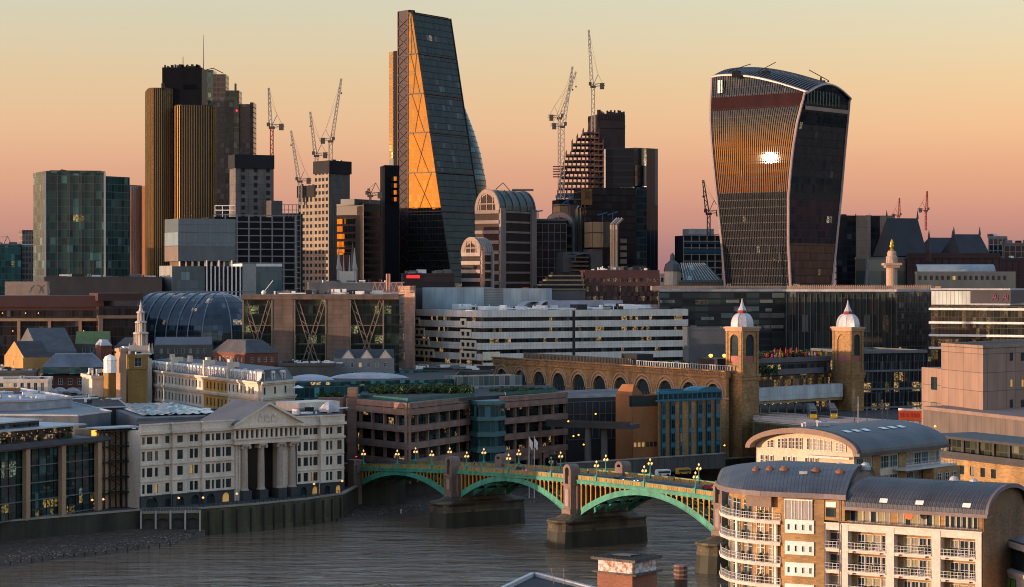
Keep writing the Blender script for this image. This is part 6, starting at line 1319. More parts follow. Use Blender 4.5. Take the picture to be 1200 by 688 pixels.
# concrete core building left
CG = glass('core_concrete', (.15, .125, .11), (.19, .16, .14), 7, 3.8, line=(.10, .085, .075), lw=.03, lh=.06, rough=.85, ior=1.3, wob=0, blind=0)
def corebld(lab, xl, xc, xr, D, row, ang, cap=8, holes=None, name='concrete_core'):
    pts = rect(xl, xc, xr, D, ang); rt, f0, f1, zt = simple(name, lab, pts, row + cap, D, panels('core_grey', (.16, .14, .125), (.09, .08, .075), 5, 4.4, .08, .12, dirt=.35), par=0, cat='tower')
    b = MB(); b.prism([(p[0], p[1]) for p in pts], zt, zt + cap * D / F); 
    for a, c in ((pts[0], pts[1]), (pts[1], pts[2])): f = Fr(a, c); b.box(f, -.6, f.L + .6, -.2, .7, zt - 1.0, zt + cap * D / F)
    b.build('climbing_screen', mat('black_screen', (.012, .012, .015), .8), rt)
    return rt, f0, f1, zt
rt, f0, f1, zt = corebld('grey concrete tower core with a black screen on top behind the blue grey block', 269, 276, 320, 1298, 181, 24, 14)
mat('opening_dark', (.02, .02, .02), .9); b = MB(); b.box(G, -1.1, 1.1, 0, .12, 0, 2.4); ome = b.mesh('opening', MC['opening_dark'])
for i in range(1, 4):
    for k in range(19): inst('opening', ome, rt, f1.w(f1.L * (i - .4) / 3, .02, 60 + k * 4.4), f1.a)
f = Fr(P(318, 1300), P(331, 1306)); b = MB(); b.box(f, 0, f.L, -15, 0, 7.5, Z(235, 1300)); b.build('side_core', CONCD, rt)
# open white frame building
rt = root('white_frame_building', 'unfinished building of white concrete frame grid over dark floors below the concrete core', 'building under construction', (*P(290, 1250), 8))
f = Fr(P(250, 1245), P(346, 1262)); b = MB(); b.box(f, 0, f.L, -30, -2.5, 7.5, Z(254, 1250)); b.build('dark_interior', mat('dark_floors', (.012, .012, .016), .9), rt)
b = grid(f, f.L, Z(252, 1250) - 20, 7.2, 3.9, .7, .55, .5, v0=20, hd=.4); b.build('concrete_frame', mat('frame_pale', (.27, .25, .24), .8), rt)
f = Fr(P(252, 1300), P(278, 1300)); b = grid(f, f.L, 8, 4.2, 2.6, .4, .5, .4, v0=Z(251, 1300) - 3); b.build('upper_frame', WHITE, rt)
# blue grey box
rt = root('grey_blue_block', 'pale grey blue panelled box raised over a glass base in front of the bronze tower', 'office building', (*P(230, 1150), 8))
BGm = glass('pale_blue_panels', (.13, .17, .18), (.15, .19, .20), 2.0, 9.5, ior=1.5, rough=.25, wob=.004, line=(.09, .11, .12), lw=.1, lh=.03, blind=0)
pts = rect(193, 209, 276, 1150, 26); b = MB(); b.prism(pts, Z(306, 1150), Z(256, 1150)); b.build('upper_box', BGm, rt)
f0, f1 = Fr(pts[0], pts[1]), Fr(pts[1], pts[2]); z1, z2, z3 = Z(306, 1150), Z(288, 1150), Z(272, 1150)
b = MB(); b.box(f0, .1, f0.L, 0, .1, z1, z2, 0); b.box(f0, .1, f0.L, 0, .1, z2, z3, 1); b.box(f1, 0, f1.L, 0, .1, z1, z2, 2); b.box(f0, 0, f0.L, 0, .15, z2 - .2, z2 + .2, 3); b.box(f1, 0, f1.L, 0, .15, z3 - .2, z3 + .2, 3); b.build('facade_bands', [mat('brown_grey_panel', (.20, .16, .14), .6), mat('sky_blue_panel', (.25, .33, .37), .3), mat('mid_grey_panel', (.115, .125, .13), .5), GREYM], rt)
b = MB(); b.prism([P(199, 1175), P(210, 1156), P(272, 1178), P(270, 1210)], 60, z1); b.build('recessed_storey', mat('recess_tan', (.16, .11, .08), .7), rt)
b = MB()
for i in range(9): u = f1.L * (i + .3) / 9; b.tube(f1.w(u, -1, 66), f1.w(u, -1, z1), .5, .5, 6)
b.build('columns', WHITE, rt)
pts = rect(187, 202, 331, 1125, 22); f0, f1 = Fr(pts[0], pts[1]), Fr(pts[1], pts[2]); zt = Z(312, 1125)
LB = glass('lower_blue_glass', (.05, .10, .11), (.08, .15, .16), 2.2, 4.2, .03, (1, .85, .5), .2, 1.6, .12, .01, (.04, .07, .08), .06, .05, .04)
b = MB(); b.prism(pts, 7.5, zt); b.build('lower_box', LB, rt)
b = MB(); b.box(f0, 0, f0.L, 0, .2, 7.5, zt + .3); b.box(f1, uof(f1, 284), uof(f1, 300), 0, .4, 7.5, Z(309, 1140)); b.build('pale_panels', mat('pale_grey_panel', (.27, .28, .27), .6), rt)
b = MB(); b.box(f1, uof(f1, 240), uof(f1, 284), .05, .2, 7.5, zt); b.build('dark_glazing', DG, rt)
b = MB()
for i in range(9): u = uof(f1, 242 + i * 4.9); b.box(f1, u - .3, u + .3, .2, .9, 7.5, zt + (3 if i % 3 == 0 else 0))
b.box(f1, uof(f1, 284), f1.L, -20, -.4, zt - 1, Z(309, 1140)); b.build('white_posts', WHITE, rt)
# left low stuff in front
rt, f0, f1, zt = simple('dark_roof_block', 'low dark flat block with plant in front of the broad glass office block', [P(50, 1140), P(52, 1110), P(190, 1120), P(190, 1160)], 326, 1110, mat('dark_grey_wall', (.05, .045, .048), .7), cat='building')
clutter(rt, [f1.w(0, -30, 0)[:2], f1.o, f1.p1, f1.w(f1.L, -30, 0)[:2]], zt, 40, smax=7, seed=3)
rt = root('arched_roof_frame', 'row of pale arched roof trusses above the maroon office at the left', 'roof structure', (*P(30, 1060), 60)); f = Fr(P(4, 1060), P(54, 1060)); b = MB()
for c in range(4):
    for k in range(8): a0, a1 = pi * k / 8, pi * (k + 1) / 8; x0 = 2 + c * 4.6; b.bar(f.w(x0 + 3.2 - 3.2 * cos(a0), 0, 69.5 + 4 * sin(a0)), f.w(x0 + 3.2 - 3.2 * cos(a1), 0, 69.5 + 4 * sin(a1)), .22)
b.box(f, 0, f.L, -8, -3, 66, 75.0); b.build('trusses', mat('truss_tan', (.26, .21, .18), .7), rt)
# two unfinished residential cores
BE = mat('beige_precast', (.30, .245, .19), .85)
for (xl, xc, xr, D, row, cap, lab) in ((350, 372, 376, 1455, 217, 14, 'shorter of the two unfinished beige and grey concrete towers'), (369, 386, 410, 1442, 188, 15, 'taller of the two unfinished concrete towers with a black screen on top')):
    a, c = P(xl, D + 14), P(xc, D); e = P(xr, D + 16); pts = [a, c, e, (a[0] + e[0] - c[0], a[1] + e[1] - c[1])]; zt = Z(row + cap, D)
    rt = root('concrete_tower', lab, 'tower under construction', cen(pts), 'unfinished concrete towers'); b = MB(); b.prism(pts, 7.5, zt); b.build('core', mat('core_grey', ()), rt) if 0 else b.build('core', MC['core_grey'], rt)
    f = Fr(a, c); n = 5 if xl < 360 else 4; w_ = f.L / n; b = MB(); m_ = int((zt - 62) / 4.3)
    for i in range(n + 1): b.box(f, max(0, i * w_ - .8), min(f.L, i * w_ + .8), 0, .5, 60, zt)
    for k in range(m_ + 1): b.box(f, 0, f.L, 0, .48, 61 + k * 4.3, 63 + k * 4.3)
    b.build('beige_facade', BE, rt)
    b = MB(); b.box(f, 0, f.L, .02, .06, 60, zt); b.build('window_openings', MC['opening_dark'] , rt)
    b = MB(); 
    for (p, q) in ((a, c), (c, e)): g = Fr(p, q); b.box(g, -.8, g.L + .8, -2, .9, zt, zt + cap * D / F)
    b.prism(pts, zt, zt + 2); b.build('climbing_screen', MC['black_screen'], rt)
    clutter(rt, pts, zt + cap * D / F - 3, 14, smax=2, hmax=5, seed=int(xl))
# blue scaffolded frame behind
rt = root('scaffolded_building', 'blue scaffolded building frame between the white frame and the concrete towers', 'building under construction', (*P(340, 1340), 8)); f = Fr(P(329, 1340), P(352, 1340))
b = MB(); b.box(f, 0, f.L, -15, -1, 7.5, Z(250, 1340)); b.build('floors', mat('blue_dark', (.02, .035, .05), .8), rt); b = grid(f, f.L, Z(240, 1340) - 30, 2.4, 3.2, .3, .4, .5, v0=30); b.build('scaffold', mat('scaffold_blue', (.10, .14, .17), .7), rt)
# dark office with orange reflections
pts = [P(394.5, 1364), P(426, 1350), P(468, 1385), P(440, 1440)]
DK = glass('dark_ribbon', (.010, .009, .011), (.02, .018, .022), 3, 4.2, 0, ior=1.45, rough=.15, wob=.01, line=(.012, .010, .012), lw=.05, lh=.35, blind=.0)
rt, f0, f1, zt = simple('dark_ribbon_office', 'dark office with glowing orange ribbon windows on its upper left face', pts, 240, 1350, mat('dark_aubergine', (.022, .015, .018), .5), pm_=DARKM)
nn = Fr((0, 0), (.81, -.59))
for k in range(5):
    zz = Z(256 + k * 9, 1357); b = MB(); b.box(f0, .6, uof(f0, 416 - (k == 4) * 4), .1, .3, zz - 3.4, zz); b.build('ribbon_window', SUNSETG, rt)
b = MB(); b.box(f1, .4, f1.L, 0, .15, 30, zt - 4); b.build('glazing', DK, rt)
b = MB(); b.box(f1, -4, f1.L - 2, -14, -4, zt, Z(231, 1320)); b.build('roof_plant', LEAD, rt)
# gothic church pinnacles
x0, y0 = P(406, 1230); rt = root('gothic_church_tower', 'pale gothic church tower with pointed pinnacles and thin spire before the dark office', 'church tower', (x0, y0, 8)); b = MB()
f = Fr((x0 - 5, y0), (x0 + 5, y0)); b.box(f, 0, 10, -9, 0, 7.5, Z(318, 1230)); b.build('tower', STONEW, rt); b = MB()
for dx in (-4.4, 4.4):
    for dy in (1, 8): b.lathe((x0 + dx, y0 + dy, Z(318, 1230) - 12), [(1.1, 0), (1.1, 13), (1.3, 13.4), (.1, 26 - dy)], 8)
for dx in (-1.6, 1.6): b.lathe((x0 + dx, y0 + .4, Z(318, 1230)), [(.5, 0), (.1, 9)], 6)
b.build('pinnacles', STONE, rt)
x1, y1 = P(413, 1250); b = MB(); b.lathe((x1, y1, 60), [(1.6, 0), (1.5, 20), (.1, Z(284, 1250) - 60)], 8); b.build('lead_spire', LEAD, rt)
# wedge tower
A0 = P(479, 1420); wf = Fr(A0, (A0[0] + .834, A0[1] - .552)); sfU = (.552, .834); zT = Z(14, 1420); SL = (46 - 2.5) / (zT - 8)
rt = root('wedge_tower', 'tall wedge shaped glass tower with a glowing gold left face and dark sloping right face', 'skyscraper', (*A0, 8))
def wd(z): return 2.5 + (zT - z) * .181
def wp(s, w, z): return (A0[0] + wf.U[0] * s + sfU[0] * w, A0[1] + wf.U[1] * s + sfU[1] * w, z)
WW = 43
levels = [Z(r_, 1412) for r_ in (14, 62, 109, 155, 202, 248, 294, 340)] + [8]
b = MB(); d_ = MB(); e = MB()
TG = glass('wedge_dark_glass', (.010, .018, .020), (.022, .034, .036), 3.0, 4.1, .004, (1, .7, .4), .06, 1.2, .07, .03, (.006, .010, .012), .06, .12, .05)
lean = lambda z: (zT - z) * 0.0
for za, zb_ in zip(levels[:-1], levels[1:]):
    a0, a1 = wd(za), wd(zb_)
    b.face([wp(0, 0, zb_), wp(a1, 0, zb_), wp(a0, 0, za), wp(0, 0, za)], [(0, zb_), (a1, zb_), (a0, za), (0, za)])
    d_.face([wp(a1, 0, zb_), wp(a1, WW, zb_), wp(a0, WW, za), wp(a0, 0, za)], [(0, zb_), (WW, zb_), (WW, za), (0, za)])
    e.face([wp(a1, WW, zb_), wp(0, WW, zb_), wp(0, WW, za), wp(a0, WW, za)])
e.face([wp(0, WW, 8), wp(0, 0, 8), wp(0, 0, zT), wp(0, WW, zT)]); e.face([wp(0, 0, zT), wp(wd(zT), 0, zT), wp(wd(zT), WW, zT), wp(0, WW, zT)])
b.build('mirror_face', SUNSETG, rt); d_.build('sloping_face', TG, rt); e.build('back_faces', DG, rt)
m_ = MB()
for z in levels[:-1]:
    m_.bar(wp(0, -.4, z), wp(wd(z), -.4, z), .75); m_.bar(wp(wd(z) + .3, 0, z), wp(wd(z) + .3, WW, z), .75)
m_.bar(wp(wd(8) + .3, -.2, 8), wp(wd(zT) + .3, -.2, zT), .55); m_.bar(wp(wd(8) + .3, WW, 8), wp(wd(zT) + .3, WW, zT), .5)
m_.build('steel_megaframe', mat('frame_bronze', (.055, .035, .03), .5, .3), rt)
m_ = MB()
for za, zb_ in zip(levels[:-1], levels[1:]):
    m_.bar(wp(wd(za) * .2, -.25, za), wp(wd(zb_) * .75, -.25, zb_), .18); m_.bar(wp(wd(za) * .85, -.25, za), wp(wd(zb_) * .3, -.25, zb_), .18)
m_.build('diagonal_struts', MC['frame_bronze'], rt)
f = Fr(P(466.5, 1432), P(479, 1423)); b = MB(); b.box(f, 0, f.L, -5, 0, 7.5, Z(12.5, 1428)); b.build('service_core', mat('core_aubergine', (.028, .018, .022), .5), rt)
b = MB(); z = 10
while z < Z(14, 1428) - 6: b.bar(f.w(.3, .3, z), f.w(f.L - .2, .3, z + 6), .32); b.bar(f.w(f.L - .2, .3, z), f.w(.3, .3, z + 6), .32); b.bar(f.w(.2, .3, z), f.w(f.L - .2, .3, z), .3); z += 6
b.box(f, -.2, .6, 0, .5, 7.5, Z(13, 1428)); b.box(f, f.L - .7, f.L, 0, .5, 7.5, Z(13, 1428)); b.build('ladder_frame', mat('ladder_plum', (.085, .04, .04), .5), rt)
f = Fr(P(461, 1440), P(467, 1436)); b = MB(); b.box(f, 0, f.L, -20, 0, 7.5, Z(60, 1440)); b.build('dark_core', MC['black_cladding'], rt)
f = Fr(P(455.8, 1446), P(461.2, 1443.8)); b = MB(); b.box(f, 0, f.L, -14, 0, 7.5, Z(60, 1440)); b.build('lift_shaft', DARKM, rt)
z = Z(186, 1440)
for k in range(28):
    if z > Z(62, 1440): break
    g = MB(); g.box(f, .4, f.L - .4, .02, .2, z, z + 1.9); g.build('lift_window', SUNSETG, rt); z += 2.5
rt, f0, f1, zt = simple('dark_core_block', 'narrow black block with orange gleams left of the wedge tower', [P(445.5, 1350), P(451, 1330), P(468, 1335), P(466, 1365)], 195, 1330, MC['black_cladding'])
f = Fr(P(458, 1333), P(465.5, 1329.5)); b = MB()
for k in range(4): b.box(f, 0, f.L, -2, .6, Z(212 + k * 8, 1330), Z(207 + k * 8, 1330))
b.build('gold_windows', SUNSETG, rt)
# rounded tower behind
x, y = P(527, 1620); rt = root('rounded_glass_tower', 'bullet shaped dark glass tower with spiral bands behind the wedge tower', 'skyscraper', (x, y, 8)); b = MB(); s = 1620 / F
prof = [(40, 440), (43, 335), (45, 290), (45, 245), (42.5, 212), (36.5, 180), (29, 155), (18.5, 128), (9, 110), (0.1, 99)]; n = 48
for (r0, w0), (r1, w1) in zip(prof[:-1], prof[1:]):
    z0, z1 = Z(w0, 1620), Z(w1, 1620)
    for i in range(n):
        t0, t1 = 2 * pi * i / n, 2 * pi * (i + 1) / n
        b.face([(x + r0 * s * cos(t0), y + r0 * s * sin(t0), z0), (x + r0 * s * cos(t1), y + r0 * s * sin(t1), z0), (x + r1 * s * cos(t1), y + r1 * s * sin(t1), z1), (x + r1 * s * cos(t0), y + r1 * s * sin(t0), z1)], [(i + z0 * .12, z0), (i + 1 + z0 * .12, z0), (i + 1 + z1 * .12, z1), (i + z1 * .12, z1)])
b.build('glazing', glass('spiral_glass', (.012, .022, .026), (.02, .045, .05), 8, 4, 0, ior=1.3, rough=.1, wob=.01, line=(.06, .08, .08), lw=.09, lh=.06, spand=(.01, .015, .02), sh=.2), rt)
# arched banded building and its small siblings
AS = mat('arch_stone', (.34, .25, .20), .8); ARG = mat('arch_glass', (.045, .03, .026), .55, ior=1.15)
def vaultb(name, lab, pl, pc, pr, D, row_sp, row_top, D2, bands, wm, vm, fh=5, par=True, rowb=340):
    a, c, e = P(pl, D + (pc - pl) * .35), P(pc, D), P(pr, D2); pts = [a, c, e, (a[0] + e[0] - c[0], a[1] + e[1] - c[1])]; rt = root(name, lab, 'office building', cen(pts)); zs, zt = Z(row_sp, D), Z(row_top, D)
    f0, f1 = Fr(a, c), Fr(c, e); b = MB(); b.prism(pts, 7.5, zs); b.build('glazing', ARG, rt)
    b = MB(); v = zs
    while v > 66: b.box(f0, 0, f0.L, -.2, .5, v - 1.9, v); b.box(f1, 0, f1.L, -.2, .3, v - 1.4, v - .3); v -= fh
    b.build('stone_bands', wm, rt)
    n = 14; vb_, gb, rb = MB(), MB(), MB(); R0 = f0.L / 2; H = zt - zs; 
    for k in range(n):
        a0, a1 = pi * k / n, pi * (k + 1) / n
        def q(a_, u, o=0): g = f1.w(u, 0, 0); x = R0 + (R0 + o) * cos(a_); gx = f0.w(f0.L - (R0 - (R0 + o) * cos(a_)), 0, 0); return (gx[0] + f1.U[0] * u, gx[1] + f1.U[1] * u, zs + (H + o) * sin(a_))
        vb_.face([q(a0, 0), q(a0, f1.L), q(a1, f1.L), q(a1, 0)]); 
        for u in [i * f1.L / 5 for i in range(6)]: rb.bar(q(a0, u, .3), q(a1, u, .3), .6)
        gb.face([q(a0, -.05), q(a1, -.05), q(a1, -.05, -2.6), q(a0, -.05, -2.6)], None, 0)
        gb.face([q(a0, -.3, .2), q(a1, -.3, .2), q(a1, -.3, -1.6), q(a0, -.3, -1.6)], None, 0)
    gb.face([f0.w(f0.L, -.02, zs), *[q(pi * k / n, -.02) for k in range(n + 1)]][::-1], None, 1)
    for i in range(1, 4): u = f0.L * i / 4; gb.box(f0, u - .25, u + .25, 0, .4, zs - 1, zs + H * .8)
    gb.box(f0, 1, f0.L - 1, 0, .4, zs + H * .28, zs + H * .28 + .6)
    vb_.build('vaulted_roof', vm, rt); rb.build('roof_ribs', wm, rt); gb.build('arched_gable', [AS, ARG], rt)
    for u in (0, f1.L - 5 if f1.L > 20 else f1.L - 1.6): b = MB(); b.box(f1, u, u + (5 if f1.L > 20 else 1.6), -.2, 1.2, 7.5, zs + 1); b.build('corner_pier', wm, rt)
    return rt, f0, f1, zs
rt, f0, f1, zs = vaultb('arched_banded_building', 'tall pale banded building with a barrel vaulted top and arched gable', 557, 585, 627, 1220, 246, 222, 1250, 10, mat('band_taupe', (.24, .185, .165), .8), mat('vault_green', (.03, .06, .06), .4, .2), 5.6)
b = MB(); u = f1.L * .35; x, y, z = f1.w(u, -6, Z(224, 1235)); b.bar((x - 5, y, z), (x, y, z + 4.6), .45); b.bar((x, y, z + 4.6), (x + 4, y, z), .45); b.box(Fr((x + 5, y), (x + 18, y)), 0, 12, -1, 0, z, z + 1.2); b.build('roof_frame', CONCD, rt)
vaultb('arched_stair_building', 'small pale building with a round arched window before the tall banded building', 541, 563, 577, 1170, 296, 279, 1180, 3, mat('band_pale', (.36, .30, .27), .8), LEADP, 4.5)
vaultb('grey_vaulted_building', 'dark gridded glass building with a grey barrel roof right of the tall banded building', 640, 671, 674, 1270, 262, 249, 1276, 5, LEAD, LEAD, 6)
rt, f0, f1, zt = simple('grey_grid_office', 'lower dark gridded facade under the grey barrel roof', [P(628, 1300), P(628.5, 1262), P(664, 1262), P(664, 1300)], 258, 1262, DG, LEAD, pm_=LEAD); b = grid(f1, f1.L, 60, 3.2, 5, .35, .4, .4, v0=zt - 62); b.build('grid', LEAD, rt)
for px, D, r0, row, lab in ((545, 1120, 4.6, 336, 'right of the two round white roof drums before the arched buildings'), (530, 1130, 3.6, 334, 'left of the two round white roof drums before the arched buildings')):
    x, y = P(px, D); z = 64; rt = root('roof_drum', lab, 'roof plant', (x, y, z)); b = MB(); f = Fr((x - r0, y), (x + r0, y)); n = 10
    for k in range(n):
        a0, a1 = pi * k / n, pi * (k + 1) / n; 
        b.face([f.w(r0 - r0 * cos(a0), 0, z + r0 * 1.7 * sin(a0)), f.w(r0 - r0 * cos(a1), 0, z + r0 * 1.7 * sin(a1)), f.w(r0 - r0 * cos(a1), -10, z + r0 * 1.7 * sin(a1)), f.w(r0 - r0 * cos(a0), -10, z + r0 * 1.7 * sin(a0))]); b.face([f.w(r0, 0, z), f.w(r0 - r0 * cos(a0), 0, z + r0 * 1.7 * sin(a0)), f.w(r0 - r0 * cos(a1), 0, z + r0 * 1.7 * sin(a1))])
        b.bar(f.w(r0 - r0 * cos(a0), .3, z + r0 * 1.7 * sin(a0)), f.w(r0 - r0 * cos(a1), .3, z + r0 * 1.7 * sin(a1)), .4)
    b.build('drum', LEADP, rt)
x, y = P(565.5, 1140); rt = root('scaffold_mast', 'rust coloured lattice mast in front of the arched stair building', 'mast', (x, y, 50)); b = MB()
for dx in (-1.1, 1.1): b.bar((x + dx, y, 40), (x + dx, y, Z(286, 1140)), .3)
z = 40
while z < Z(286, 1140) - 3: b.bar((x - 1.1, y, z), (x + 1.1, y, z + 3), .22); b.bar((x + 1.1, y, z), (x - 1.1, y, z + 3), .22); z += 3
b.build('lattice', mat('rust_steel', (.28, .10, .035), .7), rt)
rt = root('roof_huts', 'cluster of white huts and an orange box on the roofs before the banded building', 'roof plant', (*P(600, 1120), 60)); clutter(rt, [P(580, 1150), P(582, 1105), P(628, 1105), P(628, 1150)], 66, 60, WHITE, 3.5, 5, 33)
f = Fr(P(612, 1104), P(620, 1104)); b = MB(); b.box(f, 0, f.L, -2, 0, 66, 72); b.build('orange_box', mat('orange_sheet', (.5, .14, .06), .7), rt)
# red lit roof and dark blocks in front of the wedge
rt, f0, f1, zt = simple('dark_podium', 'low dark building with a red glowing strip before the wedge tower', [P(470, 1200), P(472, 1160), P(532, 1165), P(532, 1210)], 322, 1160, MC['dark_aubergine'], cat='building'); b = MB(); b.box(f1, 2, 9, 0, .3, zt - 1.8, zt - .2); b.build('red_strip', emis('red_glow', (.9, .02, .02), .25), rt)
clutter(rt, [f1.w(0, -30, 0)[:2], f1.o, f1.p1, f1.w(f1.L, -30, 0)[:2]], zt, 24, smax=5, hmax=3, seed=41)
rt, f0, f1, zt = simple('low_plant_building', 'low grey plant covered roof behind the braced office', [P(360, 1120), P(362, 1080), P(470, 1085), P(470, 1130)], 333, 1080, GREYM, LEAD, cat='building'); clutter(rt, [f1.w(0, -30, 0)[:2], f1.o, f1.p1, f1.w(f1.L, -30, 0)[:2]], zt, 40, BLU, 7, 2.4, 42)
rt = root('pink_roof_truss', 'pinkish zigzag roof truss behind the right part of the braced office', 'roof truss', (*P(455, 1050), 70)); f = Fr(P(436, 1050), P(474, 1050)); b = MB()
for i in range(6): u = i * f.L / 6; b.bar(f.w(u, 0, 70), f.w(u + f.L / 12, 0, 74.5), .3); b.bar(f.w(u + f.L / 12, 0, 74.5), f.w(u + f.L / 6, 0, 70), .3)
b.bar(f.w(0, 0, 74.6), f.w(f.L, 0, 74.6), .35); b.bar(f.w(0, 0, 70), f.w(f.L, 0, 70), .35); b.build('truss', MC['pink_flue'], rt)
# stainless service-tower building
rt = root('service_tower_building', 'dark building with stacked tan service boxes, steel pipes and blue roof cranes', 'office building', (*P(700, 1250), 8))
def bx(pa, pb, r0, r1, D, m_, nm='block', dep=16, out=0):
    f = Fr(P(pa, D), P(pb, D + (pb - pa) * .12)); b = MB(); b.box(f, 0, f.L, -dep, out, Z(r1, D), Z(r0, D)); return b.build(nm, m_, rt), f
TANB = glass('tan_boxes', (.33, .20, .10), (.36, .22, .11), 5, 8.5, line=(.05, .04, .04), lw=.06, lh=.08, rough=.5, wob=0, blind=0, ior=1.4); GCONC = mat('service_concrete', (.13, .105, .09), .8)
bx(655, 690, 234, 345, 1300, DG, 'glazing'); bx(687, 745, 220, 345, 1270, DG, 'glazing'); bx(681, 694, 221, 240, 1262, SUNSETG, 'golden_box'); bx(656, 668, 239, 250, 1290, TANB, 'service_box'); bx(668, 676, 240, 300, 1290, GCONC, 'service_stack')
bx(676, 681, 245, 272, 1286, GCONC, 'service_stack'); bx(694, 707, 260, 290, 1240, TANB, 'service_box'); bx(707, 716, 260, 290, 1243, GCONC, 'service_box'); bx(693, 706, 292, 320, 1242, CONCD, 'lower_block'); bx(660, 692, 295, 320, 1246, CONCD, 'lower_block')
for k in range(7): bx(656, 672, 252 + k * 8, 255 + k * 8, 1288, GCONC, 'landing')
for k in range(5): bx(672, 690, 296 + k * 5, 297.6 + k * 5, 1240, GCONC, 'landing')
PIPE = mat('steel_pipe', (.35, .31, .28), .3, .7)
for i, px in enumerate((677, 680.5, 716.5, 719, 722.5)):
    x, y = P(px, 1236 if px > 700 else 1280); b = MB(); zt_ = Z(242 if px < 700 else 264, 1250); b.tube((x, y, 40), (x, y, zt_), .9, .9, 8); b.tube((x, y, zt_), (x + 3.4, y, zt_ + 3.4), .9, .9, 8); b.build('duct', PIPE, rt)
for k in range(6): x, y = P(727, 1236); b = MB(); b.box(Fr((x, y), (x + 4, y)), 0, 3.6, -3, 0, Z(325 - k * 8, 1240), Z(320 - k * 8, 1240)); b.build('pod', TANB if k < 2 else GCONC, rt)
BLC = mat('crane_blue', (.01, .08, .19), .5)
for (pa, ra, pb, rb_, D) in ((712, 252, 724, 248, 1240), (700, 252, 712, 249, 1240), (659, 239, 672, 231, 1284), (664, 301, 684, 297, 1236), (625, 248, 636, 247, 1230)):
    b = MB(); b.bar((*P(pa, D), Z(ra, D)), (*P(pb, D), Z(rb_, D)), .7); b.bar((*P((pa + pb) / 2, D), Z((ra + rb_) / 2, D)), (*P((pa + pb) / 2, D), Z((ra + rb_) / 2, D) - 4), .6); b.build('blue_roof_crane', BLC, rt)
# dark slab tower right of it
pts = [P(707.5, 1340), P(708.5, 1300), P(743, 1302), P(743, 1350)]; rt, f0, f1, zt = simple('black_slab_tower', 'black slab tower with tan side panel and one pale edge beside the unfinished steel tower', pts, 175, 1300, glass('black_floors', (.010, .012, .018), (.016, .020, .028), 60, 4.0, ior=1.25, rough=.2, wob=0, line=(.03, .032, .04), lw=0, lh=.12, blind=0), pm_=DARKM)
b = MB(); b.box(f1, -.3, .6, 0, .8, 100, zt); b.build('pale_edge', STONEW, rt)
f = Fr(P(743, 1303), P(758, 1309)); b = MB(); b.box(f, 0, f.L, -18, 0, Z(216, 1303), Z(173, 1303)); b.build('tan_panel', panels('tan_cladding', (.20, .135, .10), (.08, .06, .05), 8, 4.2, .1, .08), rt)
f = Fr(P(747, 1300), P(758, 1304)); b = MB(); b.box(f, 0, f.L, -6, 0, Z(218, 1303), Z(194, 1303)); b.build('dark_notch', DG, rt)
f = Fr(P(757.5, 1300), P(771, 1306)); b = MB(); b.box(f, 0, f.L, -26, 0, 7.5, Z(174, 1303)); b.build('right_shaft', glass('slab_right', (.018, .022, .028), (.03, .036, .042), 3.2, 60, ior=1.35, rough=.1, wob=.01, line=(.04, .045, .05), lw=.15, lh=0), rt)
f = Fr(P(742, 1280), P(758, 1284)); b = MB(); b.box(f, 0, f.L, -20, 0, 7.5, Z(219, 1280)); b.build('lower_shaft', glass('slab_low', (.012, .022, .026), (.03, .05, .055), 2.2, 4, ior=1.5, rough=.1, wob=.02, line=(.02, .03, .03), lw=.1, lh=.15), rt)
b = MB(); b.box(f, -.2, .6, 0, .5, 60, Z(219, 1280)); b.build('pale_edge', LEADP, rt)
f = Fr(P(728, 1290), P(742, 1292)); b = MB(); b.box(f, 0, f.L, -16, 0, 7.5, Z(222, 1290)); b.build('middle_shaft', MC['black_cladding'], rt); b = MB(); b.box(f, -.4, .5, 0, .5, 90, Z(220, 1290)); b.build('tan_edge', TAN, rt)
# tower under construction with open floors
rt = root('unfinished_steel_tower', 'unfinished tower of stepped open steel floors around a tall dark core', 'tower under construction', (*P(685, 1400), 8)); s_ = MB(); cl = MB(); D = 1400
def lx(r_): return 649.5 + (250 - r_) * .205 if r_ > 188 else (664 if r_ > 178 else 671 if r_ > 168 else 677 if r_ > 158 else 684)
r_ = 345
while r_ > 152:
    a, c = lx(r_), 707 if r_ > 168 else 702; f = Fr(P(a, D), P(c, D)); s_.box(f, 0, f.L, -22, 0, Z(r_, D), Z(r_, D) + .9); n = int(f.L / 2.6)
    for i in range(n + 1):
        u = f.L * i / max(1, n); cl.box(f, u - .2, u + .2, -.5, -.1, Z(r_, D), Z(r_ - 6.5, D)); cl.box(f, u - .2, u + .2, -11, -10.6, Z(r_, D), Z(r_ - 6.5, D)); cl.box(f, u - .2, u + .2, -21.5, -21, Z(r_, D), Z(r_ - 6.5, D))
    r_ -= 6.5
s_.build('floor_slabs', mat('deck_grey', (.085, .065, .06), .8), rt); cl.build('columns', mat('steel_red', (.12, .045, .04), .6), rt)
f = Fr(P(700, 1410), P(732.5, 1415)); b = MB(); b.box(f, 0, f.L, -20, 0, 7.5, Z(134, 1410)); b.build('core', mat('core_brown', (.055, .032, .028), .85), rt)
b = MB(); r = random.Random(6)
for i in range(15): u = i * f.L / 15; b.box(f, u, u + .9, -.5, .5, Z(140, 1410), Z(134, 1410) + r.uniform(.5, 3.5))
b.box(f, 0, f.L, .02, .4, Z(150, 1410), Z(146, 1410)); b.build('core_formwork', mat('formwork', (.05, .03, .028), .8), rt)
b = MB(); f = Fr(P(648, 1399), P(668, 1399))
for i in range(5): b.box(f, 0, 9, 0, .8, Z(196 + i * 3, 1399), Z(194.6 + i * 3, 1399))
b.build('red_hoarding', mat('hoarding_red', (.14, .03, .04), .7), rt)
f = Fr(P(651, 1398), P(678, 1398)); b = MB(); b.box(f, 0, f.L, 0, .5, Z(232, 1398), Z(229, 1398)); b.build('blue_netting', BLC, rt)
